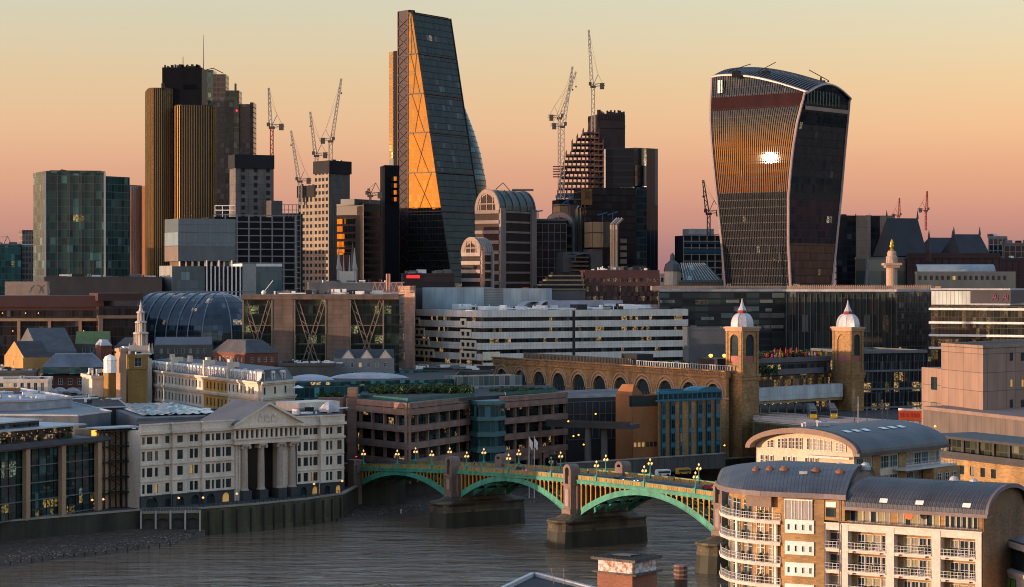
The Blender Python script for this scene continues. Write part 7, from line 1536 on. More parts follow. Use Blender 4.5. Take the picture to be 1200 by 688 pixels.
# dark brown office with lit windows in front
rt = root('maroon_lit_office', 'low dark maroon office with rows of lit windows below the black slab tower', 'office building', (*P(730, 1120), 8)); f = Fr(P(686, 1120), P(772, 1122))
MG = glass('maroon_windows', (.012, .010, .012), (.05, .055, .05), 1.8, 4.6, .55, (1, .8, .4), .05, 1.5, .1, .01, (.02, .01, .01), .12, .2, .1)
b = MB(); b.box(f, 0, f.L, -30, 0, 7.5, Z(318, 1120)); b.build('glazing', MG, rt)
b = MB(); z = Z(318, 1120); b.box(f, -.3, f.L + .3, -30, .8, z - 3.6, z + .6); b.box(f, -.3, f.L + .3, -.2, .8, z - 7.4, z - 5.2); b.box(f, 0, f.L, -.2, .7, z - 12.5, z - 10.6); b.box(f, 0, f.L, -.2, .7, z - 17, z - 15.5)
for i in range(12): u = f.L * i / 11; b.box(f, u - .5, u + .5, 0, .7, 7.5, z - 3)
b.build('maroon_bands', MAROON, rt); clutter(rt, [f.w(0, -28, 0)[:2], f.o, f.p1, f.w(f.L, -28, 0)[:2]], z + .4, 30, smax=4, hmax=2.5, seed=51)
rt, f0, f1, zt = simple('tiered_terrace_building', 'low tiered building with pale stepped slabs left of the maroon lit office', [P(626, 1160), P(628, 1110), P(686, 1114), P(686, 1160)], 340, 1110, CONCD, LEAD, cat='building')
b = MB()
for k in range(4): b.box(f1, k * 3, f1.L, -14, -k * 2.0 + .5, zt + k * 2.3, zt + k * 2.3 + .7, 0); b.box(f1, k * 3 + 1, f1.L - 1, -14, -k * 2 - 1, zt + k * 2.3 + .7, zt + k * 2.3 + 2.3, 1)
b.build('stepped_slabs', [mat('olive_slab', (.17, .15, .10), .8), DG], rt)
rt, f0, f1, zt = simple('small_stone_block', 'narrow pale stone block with two dark windows right of the maroon lit office', [P(771, 1130), P(771.5, 1105), P(780, 1107), P(780, 1130)], 339, 1105, STONEW, cat='building'); 
for v in (4, 10): me = win_mesh(1.4, 2.0, 1, 1, DARKM, GL0, .1); inst('window', me, rt, f1.w(f1.L / 2, .05, zt - v), f1.a)
# classical turreted building and glass slope left of the flared tower
x, y = P(788, 1240); rt = root('domed_corner_turret', 'cream classical building with a dark domed corner turret between the slab tower and flared tower', 'building', (x, y, 8)); f = Fr(P(772, 1245), P(822, 1250)); zt = Z(322, 1245)
b = MB(); b.box(f, 0, f.L, -20, 0, 7.5, zt); b.build('wall', CRM, rt); b = MB(); b.box(f, 0, f.L, -20, .6, zt, zt + .8); b.build('cornice', STONEW, rt)
b = MB(); b.lathe((x, y, zt - 6), [(4.6, 0), (4.6, 8)], 12); b.build('turret', CRM, rt); b = MB(); b.lathe((x, y, zt + 2), [(5.0, 0), (4.8, 1), (4.0, 3.8), (1.4, 6), (1.2, 9), (0, 10.4)], 12); b.build('dome', LEAD, rt)
for i in range(8): me = win_mesh(1.3, 2.4, 1, 1, DARKM, GL0, .1); inst('window', me, rt, f.w(2 + i * 2.8, .05, zt - 4), f.a)
rt, f0, f1, zt = simple('dark_pitched_block', 'dark block with sloping glass roof left of the flared tower base', [P(797, 1240), P(798, 1215), P(848, 1218), P(848, 1250)], 330, 1215, CONCD, cat='building')
b = MB(); b.face([f1.w(2, 0, zt), f1.w(f1.L, 0, zt), f1.w(f1.L - 8, -10, Z(308, 1225)), f1.w(2, -10, Z(308, 1225))]); b.build('sloping_roof', MC['lower_blue_glass'], rt); b = MB()
for i in range(12): u = 2 + (f1.L - 2) * i / 12; b.bar(f1.w(u, .2, zt), f1.w(2 + (f1.L - 10) * i / 12, -9.8, Z(308, 1225)), .25)
b.build('roof_bars', LEADP, rt)
rt = root('scaffolded_block', 'unfinished block with white frames and blue netting left of the flared tower', 'building under construction', (*P(825, 1300), 8)); f = Fr(P(801, 1290), P(847, 1295)); b = MB(); b.box(f, 0, f.L, -18, -1.5, 7.5, Z(276, 1290)); b.build('dark_interior', MC['dark_floors'], rt)
b = grid(f, f.L, Z(275, 1290) - 60, 5.0, 3.7, .5, .5, .4, v0=60); b.build('frame', mat('frame_pale', (.27, .25, .24), .8), rt); b = MB(); b.box(f, 0, f.L, .5, .8, Z(297, 1290), Z(292, 1290)); b.box(f, 1, f.L, .5, .8, Z(286, 1290), Z(284, 1290)); b.build('blue_netting', mat('netting_blue', (.015, .06, .10), .8), rt)
b = MB(); b.box(f, f.L * .15, f.L * .8, -14, -2, Z(276, 1290), Z(268, 1290)); b.build('top_floor', LEADP, rt)
# flared tower
rt = root('flared_glass_tower', 'bulging top heavy glass tower whose left face mirrors the setting sun', 'skyscraper', (*P(910, 1200), 8))
B0 = P(948, 1180); UM = Vector((.765, -.644)); US = Vector((.644, .765))
tab = [(91, 835, 948, 997), (105, 835.6, 946.4, 996), (120, 836.3, 944.5, 995), (133, 837, 942, 993.8), (147, 838, 939, 992.5), (160, 838.9, 937, 991.3), (172, 839.8, 935, 990.2), (186, 840.8, 933, 989), (208, 842.6, 930.5, 987.3), (234, 845, 928, 985), (285, 849, 927, 980), (335, 852, 928.5, 975), (440, 857, 931, 966)]
def onl(px, o, d): k = (px - 600) / F; return (k * o[1] - o[0]) / (d[0] - k * d[1])
LT = [(91, -11), (120, -8), (140, -4), (156, -.8), (172, 1.22), (200, 1.5), (234, 2.0), (440, 2.2)]
def lean_off(row):
    o = 0
    for r0 in range(int(row), 440):
        for (a, x), (c, y) in zip(LT[:-1], LT[1:]):
            if a <= r0 <= c: o += math.tan(radians(x + (y - x) * (r0 - a) / (c - a))) * .46; break
    return o
L4 = []
TB = []
for p_, q_ in zip(tab[:-1], tab[1:]):
    n_ = max(1, int((q_[0] - p_[0]) / 5)) if q_[0] <= 234 else 1; TB += [tuple(p_[k] + (q_[k] - p_[k]) * i / n_ for k in range(4)) for i in range(n_)]
tab = TB + [tab[-1]]
for row, pa, pb, pc in tab:
    ta, tb = onl(pa, B0, UM), onl(pb, B0, UM); zr_ = Z(row, 1195); A = Vector(B0) + UM * ta; B = Vector(B0) + UM * tb; s = onl(pc, B, US); Cc = B + US * s; Dd = A + US * s; ln_ = Vector((UM[1], -UM[0])) * lean_off(row); A = A + ln_; B = B + ln_; L4.append((A, B, Cc, Dd, Z(row, 1195)))
zA, zB, zC, zD = Z(91, 1222), Z(109, 1181), Z(116, 1213), Z(97, 1240)
FG = glass('flare_mirror', (.010, .013, .016), (.022, .026, .030), 1.55, 4.1, .004, (1, .8, .5), .1, 1.48, 0.0055, 0, (.03, .025, .028), .10, .10, .02); SG = glass('flare_dark', (.006, .009, .014), (.012, .018, .026), 2.2, 4.1, .01, (1, .8, .5), .1, 1.25, .10, .02, (.008, .012, .018), .1, .12, .02)
N1 = 30
def zt_at(s, t): z = (zA * (1 - s) + zB * s) * (1 - t) + (zD * (1 - s) + zC * s) * t; return z + 3.5 * sin(pi * s ** .8) + 6.0 * sin(pi * t)
mb1, sb1, rb1, fb1, bk = MB(), MB(), MB(), MB(), MB()
def q3(a, c, z): return (a[0] + (c[0] - a[0]), 0)
def lerp3(i, k0, k1, s): a, c = L4[i][k0], L4[i][k1]; p = a.lerp(c, s); return p
prev = None
def colpts(k0, k1, s, t_of):
    pts = []
    for i in range(len(L4)): p = lerp3(i, k0, k1, s); pts.append((p[0], p[1], L4[i][4]))
    zt_ = t_of(s); p = lerp3(0, k0, k1, s); pts[0] = (p[0], p[1], zt_); return [pts[0]] + [(q[0], q[1], min(q[2], zt_ - .02 * i)) for i, q in enumerate(pts[1:], 1)]
for (k0, k1, mbb, tf, nn_, lenf) in ((0, 1, mb1, lambda s: zt_at(s, 0), N1, 62), (1, 2, sb1, lambda t: zt_at(1, t), 16, 41)):
    for i in range(nn_):
        c0, c1 = colpts(k0, k1, i / nn_, tf), colpts(k0, k1, (i + 1) / nn_, tf)
        for j in range(len(c0) - 1): mbb.face([c0[j + 1], c1[j + 1], c1[j], c0[j]], [(lenf * i / nn_, c0[j + 1][2]), (lenf * (i + 1) / nn_, c1[j + 1][2]), (lenf * (i + 1) / nn_, c1[j][2]), (lenf * i / nn_, c0[j][2])])
for (k0, k1) in ((2, 3), (3, 0)):
    for i in range(len(L4) - 1): a, c, e, g = L4[i][k0], L4[i][k1], L4[i + 1][k1], L4[i + 1][k0]; bk.face([(*g, min(L4[i + 1][4], (zC if k0 == 2 else zD))), (*e, min(L4[i + 1][4], (zD if k1 == 3 else zA))), (*c, min(L4[i][4], (zD if k1 == 3 else zA)) if i else (zD if k1 == 3 else zA)), (*a, min(L4[i][4], (zC if k0 == 2 else zD)) if i else (zC if k0 == 2 else zD))])
mb1.build('mirror_face', FG, rt); sb1.build('side_face', SG, rt); bk.build('back_faces', SG, rt)
# fins on the mirror face, following the flare
for i in range(41):
    c = colpts(0, 1, i / 40, lambda s: zt_at(s, 0)); 
    for j in range(len(c) - 1):
        p, q = Vector(c[j]), Vector(c[j + 1]); o = Vector((-UM[1] * -1 * -1, 0, 0)); nrm = Vector((UM[1], -UM[0], 0)) * .3; w = Vector((UM[0], UM[1], 0)) * .17
        fb1.face([p - w, p - w + nrm, q - w + nrm, q - w]); fb1.face([p + w + nrm, p + w, q + w, q + w + nrm]); fb1.face([p - w + nrm, p + w + nrm, q + w + nrm, q - w + nrm])
fb1.build('vertical_fins', mat('fin_dark', (.02, .02, .024), .8), rt)
TR = mat('pinkish_trim', (.42, .32, .30), .45, .2); tb_ = MB()
for k0, k1, s in ((0, 1, 0), (0, 1, 1), (1, 2, 1)):
    c = colpts(k0, k1, s, (lambda s: zt_at(s, 0)) if k0 == 0 else (lambda t: zt_at(1, t)))
    for p, q in zip(c[:-1], c[1:]): tb_.tube(p, q, .75, .75, 6)
for i in range(16): a0, a1 = i / 16, (i + 1) / 16; p = L4[0][0].lerp(L4[0][1], a0); q = L4[0][0].lerp(L4[0][1], a1); tb_.tube((*p, zt_at(a0, 0) + .2), (*q, zt_at(a1, 0) + .2), .7, .7, 6); p = L4[0][1].lerp(L4[0][2], a0); q = L4[0][1].lerp(L4[0][2], a1); tb_.tube((*p, zt_at(1, a0) + .2), (*q, zt_at(1, a1) + .2), .6, .6, 6)
tb_.build('edge_trim', TR, rt)
NS, NT = 20, 12
def rp(s, t): p = L4[0][0].lerp(L4[0][1], s); q = L4[0][3].lerp(L4[0][2], s); r = p.lerp(q, t); return (r[0], r[1], zt_at(s, t))
ff = MB()
for i in range(NS):
    for j in range(NT): rb1.face([rp(i / NS, j / NT), rp((i + 1) / NS, j / NT), rp((i + 1) / NS, (j + 1) / NT), rp(i / NS, (j + 1) / NT)])
for i in range(34):
    for j in range(NT): p, q = Vector(rp((i + .5) / 34, j / NT)), Vector(rp((i + .5) / 34, (j + 1) / NT)); ff.bar(p + Vector((0, 0, .4)), q + Vector((0, 0, .4)), .4)
rb1.build('curved_roof', mat('roof_glass_dark', (.02, .024, .03), .2), rt, smooth=True); ff.build('roof_fins', GREYM, rt)
# garden level: dark louvres under the roof edge, pale band on the side
f = Fr(L4[4][0], L4[4][1]); g = MB(); g.box(f, 1, f.L - .6, .3, .9, Z(128, 1200), Z(112, 1200)); g.build('louvre_band', mat('louvre_plum', (.035, .016, .018), .9, ior=1.1), rt)
g = MB(); g.box(f, 5, 6.6, .15, .5, Z(110, 1218), Z(95, 1218)); g.box(f, 7.2, 8.0, .15, .5, Z(110, 1218), Z(95, 1218)); g.build('white_panels', WHITE, rt)
f = Fr(L4[4][1], L4[4][2]); g = MB(); g.box(f, 1, f.L - 2, .3, .8, Z(131, 1195), Z(126.5, 1195)); g.build('pale_band', mat('tan_band', (.25, .18, .13), .6), rt)
g = MB()
for i in range(11): g.box(f, 3 + i * 3.1, 3.7 + i * 3.1, .1, .5, Z(124, 1195), Z(112, 1195) + 3 * sin(pi * (i + 1) / 12))
g.build('garden_mullions', mat('garden_green', (.10, .12, .08), .6), rt)
for k, (px, tp, rt_, rw) in enumerate(((863, 880, 75, 84), (898, 909, 73, 84), (962, 948, 82, 95))):
    D = 1205; x, y = P(px, D); z = Z(rw, D); r2 = root('roof_cleaning_crane', ('left', 'middle', 'right')[k] + ' of the three small cranes on top of the flared tower', 'roof crane', (x, y, z - 2), 'cleaning cranes on the flared tower')
    b = MB(); b.box(Fr((x - 2.4, y), (x + 2.4, y)), 0, 4.8, -2, 0, z - 3, z + .4); b.tube((x, y, z), (x, y, z + 2), .5, .5, 6); b.build('base', DARKM, r2)
    b = MB(); x2, y2 = P(tp, D); s_ = 1 if tp > px else -1; b.bar((x - s_ * 4, y, z + .3), (x2, y2, Z(rt_, D)), .42); b.bar((x - s_ * 4, y, z + .3), (x - s_ * 4, y, z - .6), .9); b.build('jib', DARKM, r2)
# right of the flared tower
rt, f0, f1, zt = simple('beige_striped_block', 'dark block with tall beige vertical panels right of the flared tower', [P(978, 1400), P(980, 1350), P(1048, 1355), P(1048, 1400)], 254, 1350, MC['tower_dark_glass'])
b = MB(); b.box(f1, uof(f1, 1003), uof(f1, 1020), 0, .6, 60, zt + .4); b.box(f1, uof(f1, 1031), uof(f1, 1048), 0, .6, 60, zt + .4); b.build('beige_panels', panels('beige_panel', (.27, .19, .145), (.16, .11, .09), 30, 4, .06, .1), rt)
clutter(rt, [f1.w(0, -20, 0)[:2], f1.o, f1.p1, f1.w(f1.L, -20, 0)[:2]], zt, 16, smax=4, hmax=3, seed=61)
rt, f0, f1, zt = simple('small_beige_office', 'low beige and green glass office before the beige striped block', [P(1002, 1290), P(1003, 1260), P(1062, 1264), P(1062, 1300)], 303, 1260, glass('beige_green_glass', (.03, .05, .045), (.10, .10, .08), 9, 9, .02, ior=1.5, rough=.15, blind=.5), pm_=GREYM, cat='office building')
def gabled(name, lab, pa, pb, D, r_eave, r_top, m_, rm, pk):
    rt = root(name, lab, 'building', (*P(pa, D), 8)); f = Fr(P(pa, D), P(pb, D + 6)); ze, zt = Z(r_eave, D), Z(r_top, D); b = MB(); b.box(f, 0, f.L, -26, 0, 7.5, ze); b.build('wall', m_, rt)
    b = MB(); L = f.L; b.face([f.w(-.5, .5, ze), f.w(L + .5, .5, ze), f.w(L - pk, -10, zt), f.w(pk, -10, zt)], None, 0); b.face([f.w(L + .5, .5, ze), f.w(L + .5, -26, ze), f.w(L - pk, -10, zt)], None, 0); b.face([f.w(-.5, -26, ze), f.w(-.5, .5, ze), f.w(pk, -10, zt)], None, 0); b.face([f.w(L + .5, -26, ze), f.w(-.5, -26, ze), f.w(pk, -10, zt), f.w(L - pk, -10, zt)], None, 0)
    b.build('steep_roof', rm, rt)
    b = MB(); n = max(2, int(L / 6))
    for i in range(n): u = (i + .5) * L / n; b.box(f, u - 2, u + 2, 0, .5, 60, ze - 1, 0); b.box(f, u - 1.5, u + 1.5, .5, .55, 62, ze - 3, 1)
    b.build('bays', [m_, GL0], rt); b = MB()
    for u in (pk, L - pk): b.lathe(f.w(u, -10, zt - .5), [(.8, 0), (.5, 2.5), (.1, 5)], 6)
    b.build('ridge_finials', CONCD, rt); return rt, f
DRD = mat('dark_red_granite', (.060, .028, .026), .7); SLB = mat('blue_slate', (.032, .036, .044), .7)
gabled('steep_roofed_hall', 'largest dark red building with a huge steep slate roof right of the beige striped block', 1046, 1086, 1300, 300, 255, DRD, SLB, 1)
gabled('steep_roofed_hall', 'left of the two lower dark red halls with steep slate roofs at the right', 1090, 1132, 1330, 300, 278, DRD, SLB, 4)
gabled('steep_roofed_hall', 'right of the two lower dark red halls with steep slate roofs at the right', 1126, 1160, 1300, 300, 274, DRD, SLB, 1)
rt, f0, f1, zt = simple('dark_red_block', 'low dark red block at the foot of the steep roofed halls', [P(1062, 1300), P(1063, 1262), P(1172, 1266), P(1172, 1310)], 298, 1262, DRD, cat='building'); b = grid(f1, f1.L, 16, 4, 5, .5, .6, .5, v0=zt - 18); b.build('window_bays', MAROON, rt)
x, y = P(1088, 1255); b = MB(); b.lathe((x, y, zt - 4), [(1.6, 0), (1.5, 6), (.1, 12)], 8); b.build('corner_turret', DRD, rt)
rt, f0, f1, zt = simple('pale_curved_office', 'long low grey office with a pale blue curved roof at the right', [P(1072, 1190), P(1074, 1150), P(1190, 1155), P(1190, 1200)], 320, 1150, mat('grey_green_wall', (.11, .125, .12), .7), cat='office building', pm_=GREYM)
punched(rt, f1, f1.L, 9, [(1 + i * 3, 2.7 + i * 3) for i in range(int(f1.L / 3) - 1)], [(zt - 3.6, zt - 1.4)], .3, MC['grey_green_wall'], DARKM, 1, 1, .05, .1, 0, zt - 8.9)
b = MB(); f = Fr(P(1075, 1165), P(1167, 1165)); n = 6
for k in range(n): a0, a1 = pi / 2 * k / n, pi / 2 * (k + 1) / n; b.face([f.w(0, -6 * (1 - cos(a0)), zt + 4.6 * sin(a0)), f.w(f.L, -6 * (1 - cos(a0)), zt + 4.6 * sin(a0)), f.w(f.L - .3, -6 * (1 - cos(a1)), zt + 4.6 * sin(a1)), f.w(.3, -6 * (1 - cos(a1)), zt + 4.6 * sin(a1))])
b.face([f.w(0, -6, zt + 4.6), f.w(f.L, -6, zt + 4.6), f.w(f.L, -20, zt + 4.6), f.w(0, -20, zt + 4.6)]); b.build('curved_roof', mat('pale_blue_roof', (.25, .31, .35), .5), rt)
for i, (pa, pb, row, m_, lab) in enumerate(((1158, 1180, 278, CONC, 'pale arched roofed block beyond the halls at the right edge'), (1176, 1230, 286, mat('pale_tan_wall', (.20, .165, .14), .8), 'pale tan block at the far right edge of the skyline'), (1165, 1230, 304, MAROON, 'dark brick block below the pale tan block at the right edge'))):
    rt, f0, f1, zt = simple('distant_office', lab, [P(pa, 1430 - i * 40), P(pa + .5, 1400 - i * 40), P(pb, 1404 - i * 40), P(pb, 1440 - i * 40)], row, 1400 - i * 40, m_, cat='building'); b = grid(f1, f1.L, 30, 3.6, 4, .6, .5, .3, v0=zt - 31); b.build('facade_grid', m_, rt); b = MB(); b.box(f1, .2, f1.L, .02, .05, zt - 31, zt - .5); b.build('glazing', GL0, rt)
    clutter(rt, [f1.w(0, -20, 0)[:2], f1.o, f1.p1, f1.w(f1.L, -20, 0)[:2]], zt, 12, smax=5, hmax=3, seed=70 + i)
rt, f0, f1, zt = simple('stone_corner_block', 'pale stone block with square windows behind the layered office at the right edge', [P(1183, 1100), P(1184, 1070), P(1240, 1072), P(1240, 1100)], 346, 1070, STONEW, cat='building')
punched(rt, f1, f1.L, 8, [(.8 + i * 3, 2.4 + i * 3) for i in range(6)], [(zt - 4.6, zt - 2.2)], .3, STONEW, DARKM, 1, 1, .1, .1, 0, zt - 7.9)
# monument column with gilded urn
x, y = P(1045, 1150); rt = root('monument_column', 'pale stone column with a viewing cage and gilded flaming urn on top', 'monument', (x, y, 8)); z1 = Z(311, 1150)
b = MB(); b.lathe((x, y, 7.5), [(5, 0), (4.6, 8), (3.2, 10), (2.9, z1 - 7.5 - 1), (3.6, z1 - 7.5)], 20); b.build('shaft', mat('column_pale', (.42, .30, .23), .85), rt)
b = MB(); b.prism([(x - 4.6, y - 4.6), (x + 4.6, y - 4.6), (x + 4.6, y + 4.6), (x - 4.6, y + 4.6)], z1, z1 + 1.2); b.prism([(x - 3.6, y - 3.6), (x + 3.6, y - 3.6), (x + 3.6, y + 3.6), (x - 3.6, y + 3.6)], z1 - 1.2, z1); b.build('gallery', MC['column_pale'], rt)
b = MB(); zc_ = z1 + 1.2
for i in range(16): a = i * pi / 8; b.bar((x + 4 * cos(a), y + 4 * sin(a), zc_), (x + 3.2 * cos(a), y + 3.2 * sin(a), zc_ + 3.6), .1)
b.build('cage', GREYM, rt); b = MB(); b.lathe((x, y, zc_), [(2.9, 0), (2.9, 3), (2.3, 4), (2.4, 5.2), (1.7, 6.4)], 16); b.build('drum', MC['column_pale'], rt)
b = MB(); b.lathe((x, y, zc_ + 6.4), [(.7, 0), (1.1, .5), (.6, 1.0), (1.1, 1.9), (1.2, 2.6), (.8, 3.2), (.9, 4), (.5, 5.2), (0, 6.2)], 12); b.build('gilded_urn', mat('gold_leaf', (.85, .48, .06), .3, .8), rt)
# thin grey spire by it
x, y = P(1016.5, 1200); rt = root('grey_spire', 'thin grey church spire left of the monument column', 'church spire', (x, y, 8)); b = MB(); b.lathe((x, y, 60), [(2.6, 0), (2.2, 8), (.1, Z(291, 1200) - 60)], 8); b.build('spire', LEAD, rt)
# ---- tower cranes
def lattice(b, p, q, w, t, n, w2=None):
    p, q = Vector(p), Vector(q); d = (q - p).normalized(); a = d.cross(Vector((0, 1, 0))); a = a.normalized() if a.length > .1 else Vector((1, 0, 0)); c = d.cross(a).normalized(); w2 = w if w2 is None else w2
    for sx, sy in ((-1, -1), (1, -1), (1, 1), (-1, 1)): b.bar(p + (a * sx + c * sy) * w / 2, q + (a * sx + c * sy) * w2 / 2, t)
    for i in range(n):
        t0, t1 = i / n, (i + 1) / n; u0 = p.lerp(q, t0); u1 = p.lerp(q, t1); wa, wb = (w + (w2 - w) * t0) / 2, (w + (w2 - w) * t1) / 2; sg = 1 if i % 2 else -1
        b.bar(u0 + a * sg * wa - c * wa, u1 - a * sg * wb - c * wb, t * .7); b.bar(u0 + c * sg * wa + a * wa, u1 - c * sg * wb + a * wb, t * .7)
CRW = mat('crane_white', (.38, .35, .31), .6); CRR = mat('crane_red', (.30, .05, .04), .6); CRD = mat('crane_dark', (.06, .055, .05), .6)
def crane(lab, px, D, rb_, rp_, tip, m_=CRW, w=1.9, red=False, back=None, hook=None):
    k = D / F; x, y = P(px, D); z0, z1 = Z(rb_, D), Z(rp_, D); rt = root('tower_crane', lab, 'crane', (x, y, z0), 'tower cranes on the skyline'); s = -1 if tip[0] > px else 1
    b = MB(); lattice(b, (x, y, z0), (x, y, z1), w, .5, max(3, int((z1 - z0) / 2.6))); b.build('mast', CRR if red else m_, rt)
    b = MB(); f = Fr((x - 2, y), (x + 2, y)); b.box(f, .3, 3.7, -1.6, 1.6, z1, z1 + 1.4); b.build('slewing_ring', CRD, rt); b = MB(); b.box(f, 2 + (-s) * 1.9 - .9, 2 + (-s) * 1.9 + .9, .6, 2.4, z1 + 1.4, z1 + 3.6); b.build('cab', CRD, rt)
    b = MB(); lattice(b, (x, y, z1 + 1.6), (x + s * 7.5, y, z1 + 2.2), 1.5, .3, 4); b.build('counter_jib', m_, rt); b = MB(); b.box(f, 2 + s * 5.4 - 1, 2 + s * 5.4 + 1.6, -1.4, 1.4, z1 - .8, z1 + 3.0); b.build('counterweight', CRD, rt)
    tx, ty = P(tip[0], D); tz = Z(tip[1], D); b = MB(); lattice(b, (x - s * .8, y, z1 + 1.6), (tx, ty, tz), 2.0, .5, max(6, int((tz - z1) / 2.6)), .8); b.build('jib', m_, rt)
    ap = (x + s * 3.2, y, z1 + 8.5); b = MB(); b.bar((x, y, z1 + 1.6), ap, .35); b.bar((x + s * 6.4, y, z1 + 2.2), ap, .3); b.build('a_frame', m_, rt)
    b = MB(); b.bar(ap, (x - s * .8 + (tx - x) * .8, y, z1 + (tz - z1) * .8), .09); b.bar(ap, (tx, ty, tz), .09); hk = hook or 9; b.bar((tx, ty, tz), (tx, ty, tz - hk), .08); b.build('cables', CRD, rt); b = MB(); b.lathe((tx, ty, tz - hk - 1.2), [(.2, 0), (.6, .5), (.2, 1.2)], 6); b.build('hook', CRD, rt)
crane('thin crane with a red striped mast, leftmost of the tall cranes', 318.5, 1330, 250, 151, (315, 103), red=True, w=1.6)
crane('crane leaning left over the shorter concrete tower', 351.5, 1462, 240, 214, (341, 153))
crane('thin crane behind the taller concrete tower, jib leaning left', 371, 1462, 195, 184, (363.5, 131))
crane('large crane standing on the taller concrete tower, jib leaning right', 387.5, 1450, 188, 167, (400, 92), w=2.2)
crane('stout crane at the left of the unfinished steel tower, jib leaning right', 659, 1396, 252, 150, (671, 78), w=2.4, hook=14)
crane('second crane close behind the stout one at the unfinished steel tower', 655.5, 1420, 240, 140, (675, 84), w=1.6)
crane('tallest crane, rising straight above the unfinished steel tower', 695, 1410, 165, 103, (690, 35), w=2.0)
crane('small crane left of the flared tower', 830.5, 1290, 276, 252, (824, 211), CRD, 1.6)
crane('far small crane, left of the two thin ones above the steep roofs', 1053, 2300, 262, 254, (1054, 232), CRR, 1.4, hook=4)
crane('far small crane, right of the two thin ones above the steep roofs', 1085, 2000, 270, 248, (1086.5, 224), CRR, 1.4, hook=4)
crane('tiny crane on the dark ribbon office roof', 434, 1320, 238, 231, (432, 221), CRD, .8, hook=2)
crane('low crane jib at the far left edge above the teal office', 3, 1450, 300, 292, (-6, 278), CRD, 1.2, hook=3)
# mass of distant buildings to the horizon
r = random.Random(77); b = MB()
for i in range(900):
    D = r.uniform(1900, 6500); px = r.uniform(-60, 1260); w_ = r.uniform(12, 60); h = r.uniform(14, 50) + (r.random() < .04) * r.uniform(10, 40)
    x, y = P(px, D); a = r.uniform(-.5, .9); f = Fr((x, y), (x + cos(a), y + sin(a))); b.box(f, 0, w_, -r.uniform(12, 30), 0, 7.5, 7.5 + h, r.randrange(3))
tag(b.build('distant_buildings', [mat('far_brick', (.10, .07, .06), .9), mat('far_stone', (.16, .145, .135), .9), glass('far_glass', (.03, .035, .04), (.06, .065, .07), 3, 3.5, line=(.09, .08, .075), lw=.3, lh=.35)]), 'mass of distant low buildings stretching to the horizon', 'city', kind='stuff')
# ---------------- south bank: apartments at the right ----------------
PST = mat('pink_render', (.68, .57, .50), .85, var=.12, scale=.3); PITCH = 3.4
ar = root('riverside_apartments', 'yellow brick and pink stone riverside apartments with grey barrel roofs and a rounded balconied end', 'apartment building', (*P(960, 360), 7))
AF = Fr(P(965, 350), P(1150, 336)); NB_ = (-AF.N[0], -AF.N[1])
SEAM = panels('seamed_zinc', (.085, .09, .105), (.03, .032, .038), .62, 60, .05, .06, rough=.5, metal=.2, dirt=.35)
EAV = mat('eave_mauve', (.17, .135, .14), .6)
RWM = mat('rail_white', (.55, .55, .55), .4)
DKI = mat('dark_room', (.03, .026, .022), .8)
def U(px, w=0): return uof(AF, px, w)
Lf = AF.L; W2 = 18
b = MB(); b.box(AF, 0, Lf - .02, -W2, -1.7, 7, 39.6); b.box(AF, -9, 0, -W2, -.4, 7, 41.2); b.build('wall_core', BRICKY, ar)
b = MB(); b.box(AF, Lf - .02, Lf + .3, -W2, -.3, 7, 39.6); n = 14
for k in range(n): 
    a0, a1 = pi * k / n, pi * (k + 1) / n; p = lambda a: AF.w(Lf + .3, -W2 / 2 + (W2 / 2) * cos(a), 39.6 + 3.8 * sin(a)); b.face([AF.w(Lf + .3, -W2 / 2, 39.6), p(a0), p(a1)])
b.build('end_wall', BRICKB, ar)
cols = [(U(967), U(985)), (U(993.5), U(1038)), (U(1047.5), U(1091.5)), (U(1102), U(1143))]
lv = [(33.0 - PITCH * k, 35.9 - PITCH * k) for k in range(5)][::-1]
b = MB(); e = 0
for a, c in cols + [(Lf, Lf)]: b.box(AF, e, a, -1.75, 0, 7, 36.9); e = c
for a, c in cols:
    ev = 7
    for p, q in lv + [(36.9, 36.9)]: b.box(AF, a, c, -1.75, -.08, ev, p); ev = q
b.box(AF, -.1, Lf + .1, -1.7, .12, 36.9, 37.1); b.build('stone_grid', PST, ar)
def frenchset(a, c, p, q, i, fr=None, w=-1.69, par=None):
    fr = fr or AF; wd = c - a; n = max(1, int(wd / 1.5)); r = random.Random(int(a * 7 + p * 3)); ww = wd / n if wd < 3 else (wd - 1.0) / n; st = a + (0 if wd < 3 else .9)
    for k in range(n):
        g = r.choice((GL0, GL0, GLC, MC['curtain_yellow'])); me = win_mesh(round(ww - .12, 2), 2.35, 2, 2, RWM, g, .09); inst('french_window', me, par or ar, fr.w(st + (k + .5) * ww, w, p + .05), fr.a)
def rail(b, fr, u0, u1, w, z, sp=.55, h=1.1):
    n = max(1, int((u1 - u0) / sp))
    for i in range(n + 1): u = u0 + (u1 - u0) * i / n; b.box(fr, u - .025, u + .025, w - .025, w + .025, z, z + h)
    for v in (h, h * .55, .12): b.box(fr, u0, u1, w - .03, w + .03, z + v - .03, z + v + .03)
mat('curtain_yellow', (.30, .28, .14), .7)
for i, (a, c) in enumerate(cols):
    for p, q in lv[2:]:
        frenchset(a, c, p, q, i); b = MB(); rail(b, AF, a, c, .06, p); b.box(AF, a, c, -.05, .16, p - .12, p + .03); b.build('balcony_rail', RWM, ar)
        for u in (a + .9, c - .9) if c - a > 3 else (): b = MB(); b.box(AF, u, u + .18, .0, .3, p - .42, p - .2); b.build('balcony_bracket', DARKM, ar)
        r = random.Random(int(a * 3 + p))
        if c - a > 3:
            for k in range(2): u = r.uniform(a + .5, c - 1); b = MB(); b.lathe(AF.w(u, -.8, p), [(.18, 0), (.22, .35), (.4, .7), (.3, 1.1), (0, 1.3)], 7); b.build('balcony_plant', LF[k], ar)
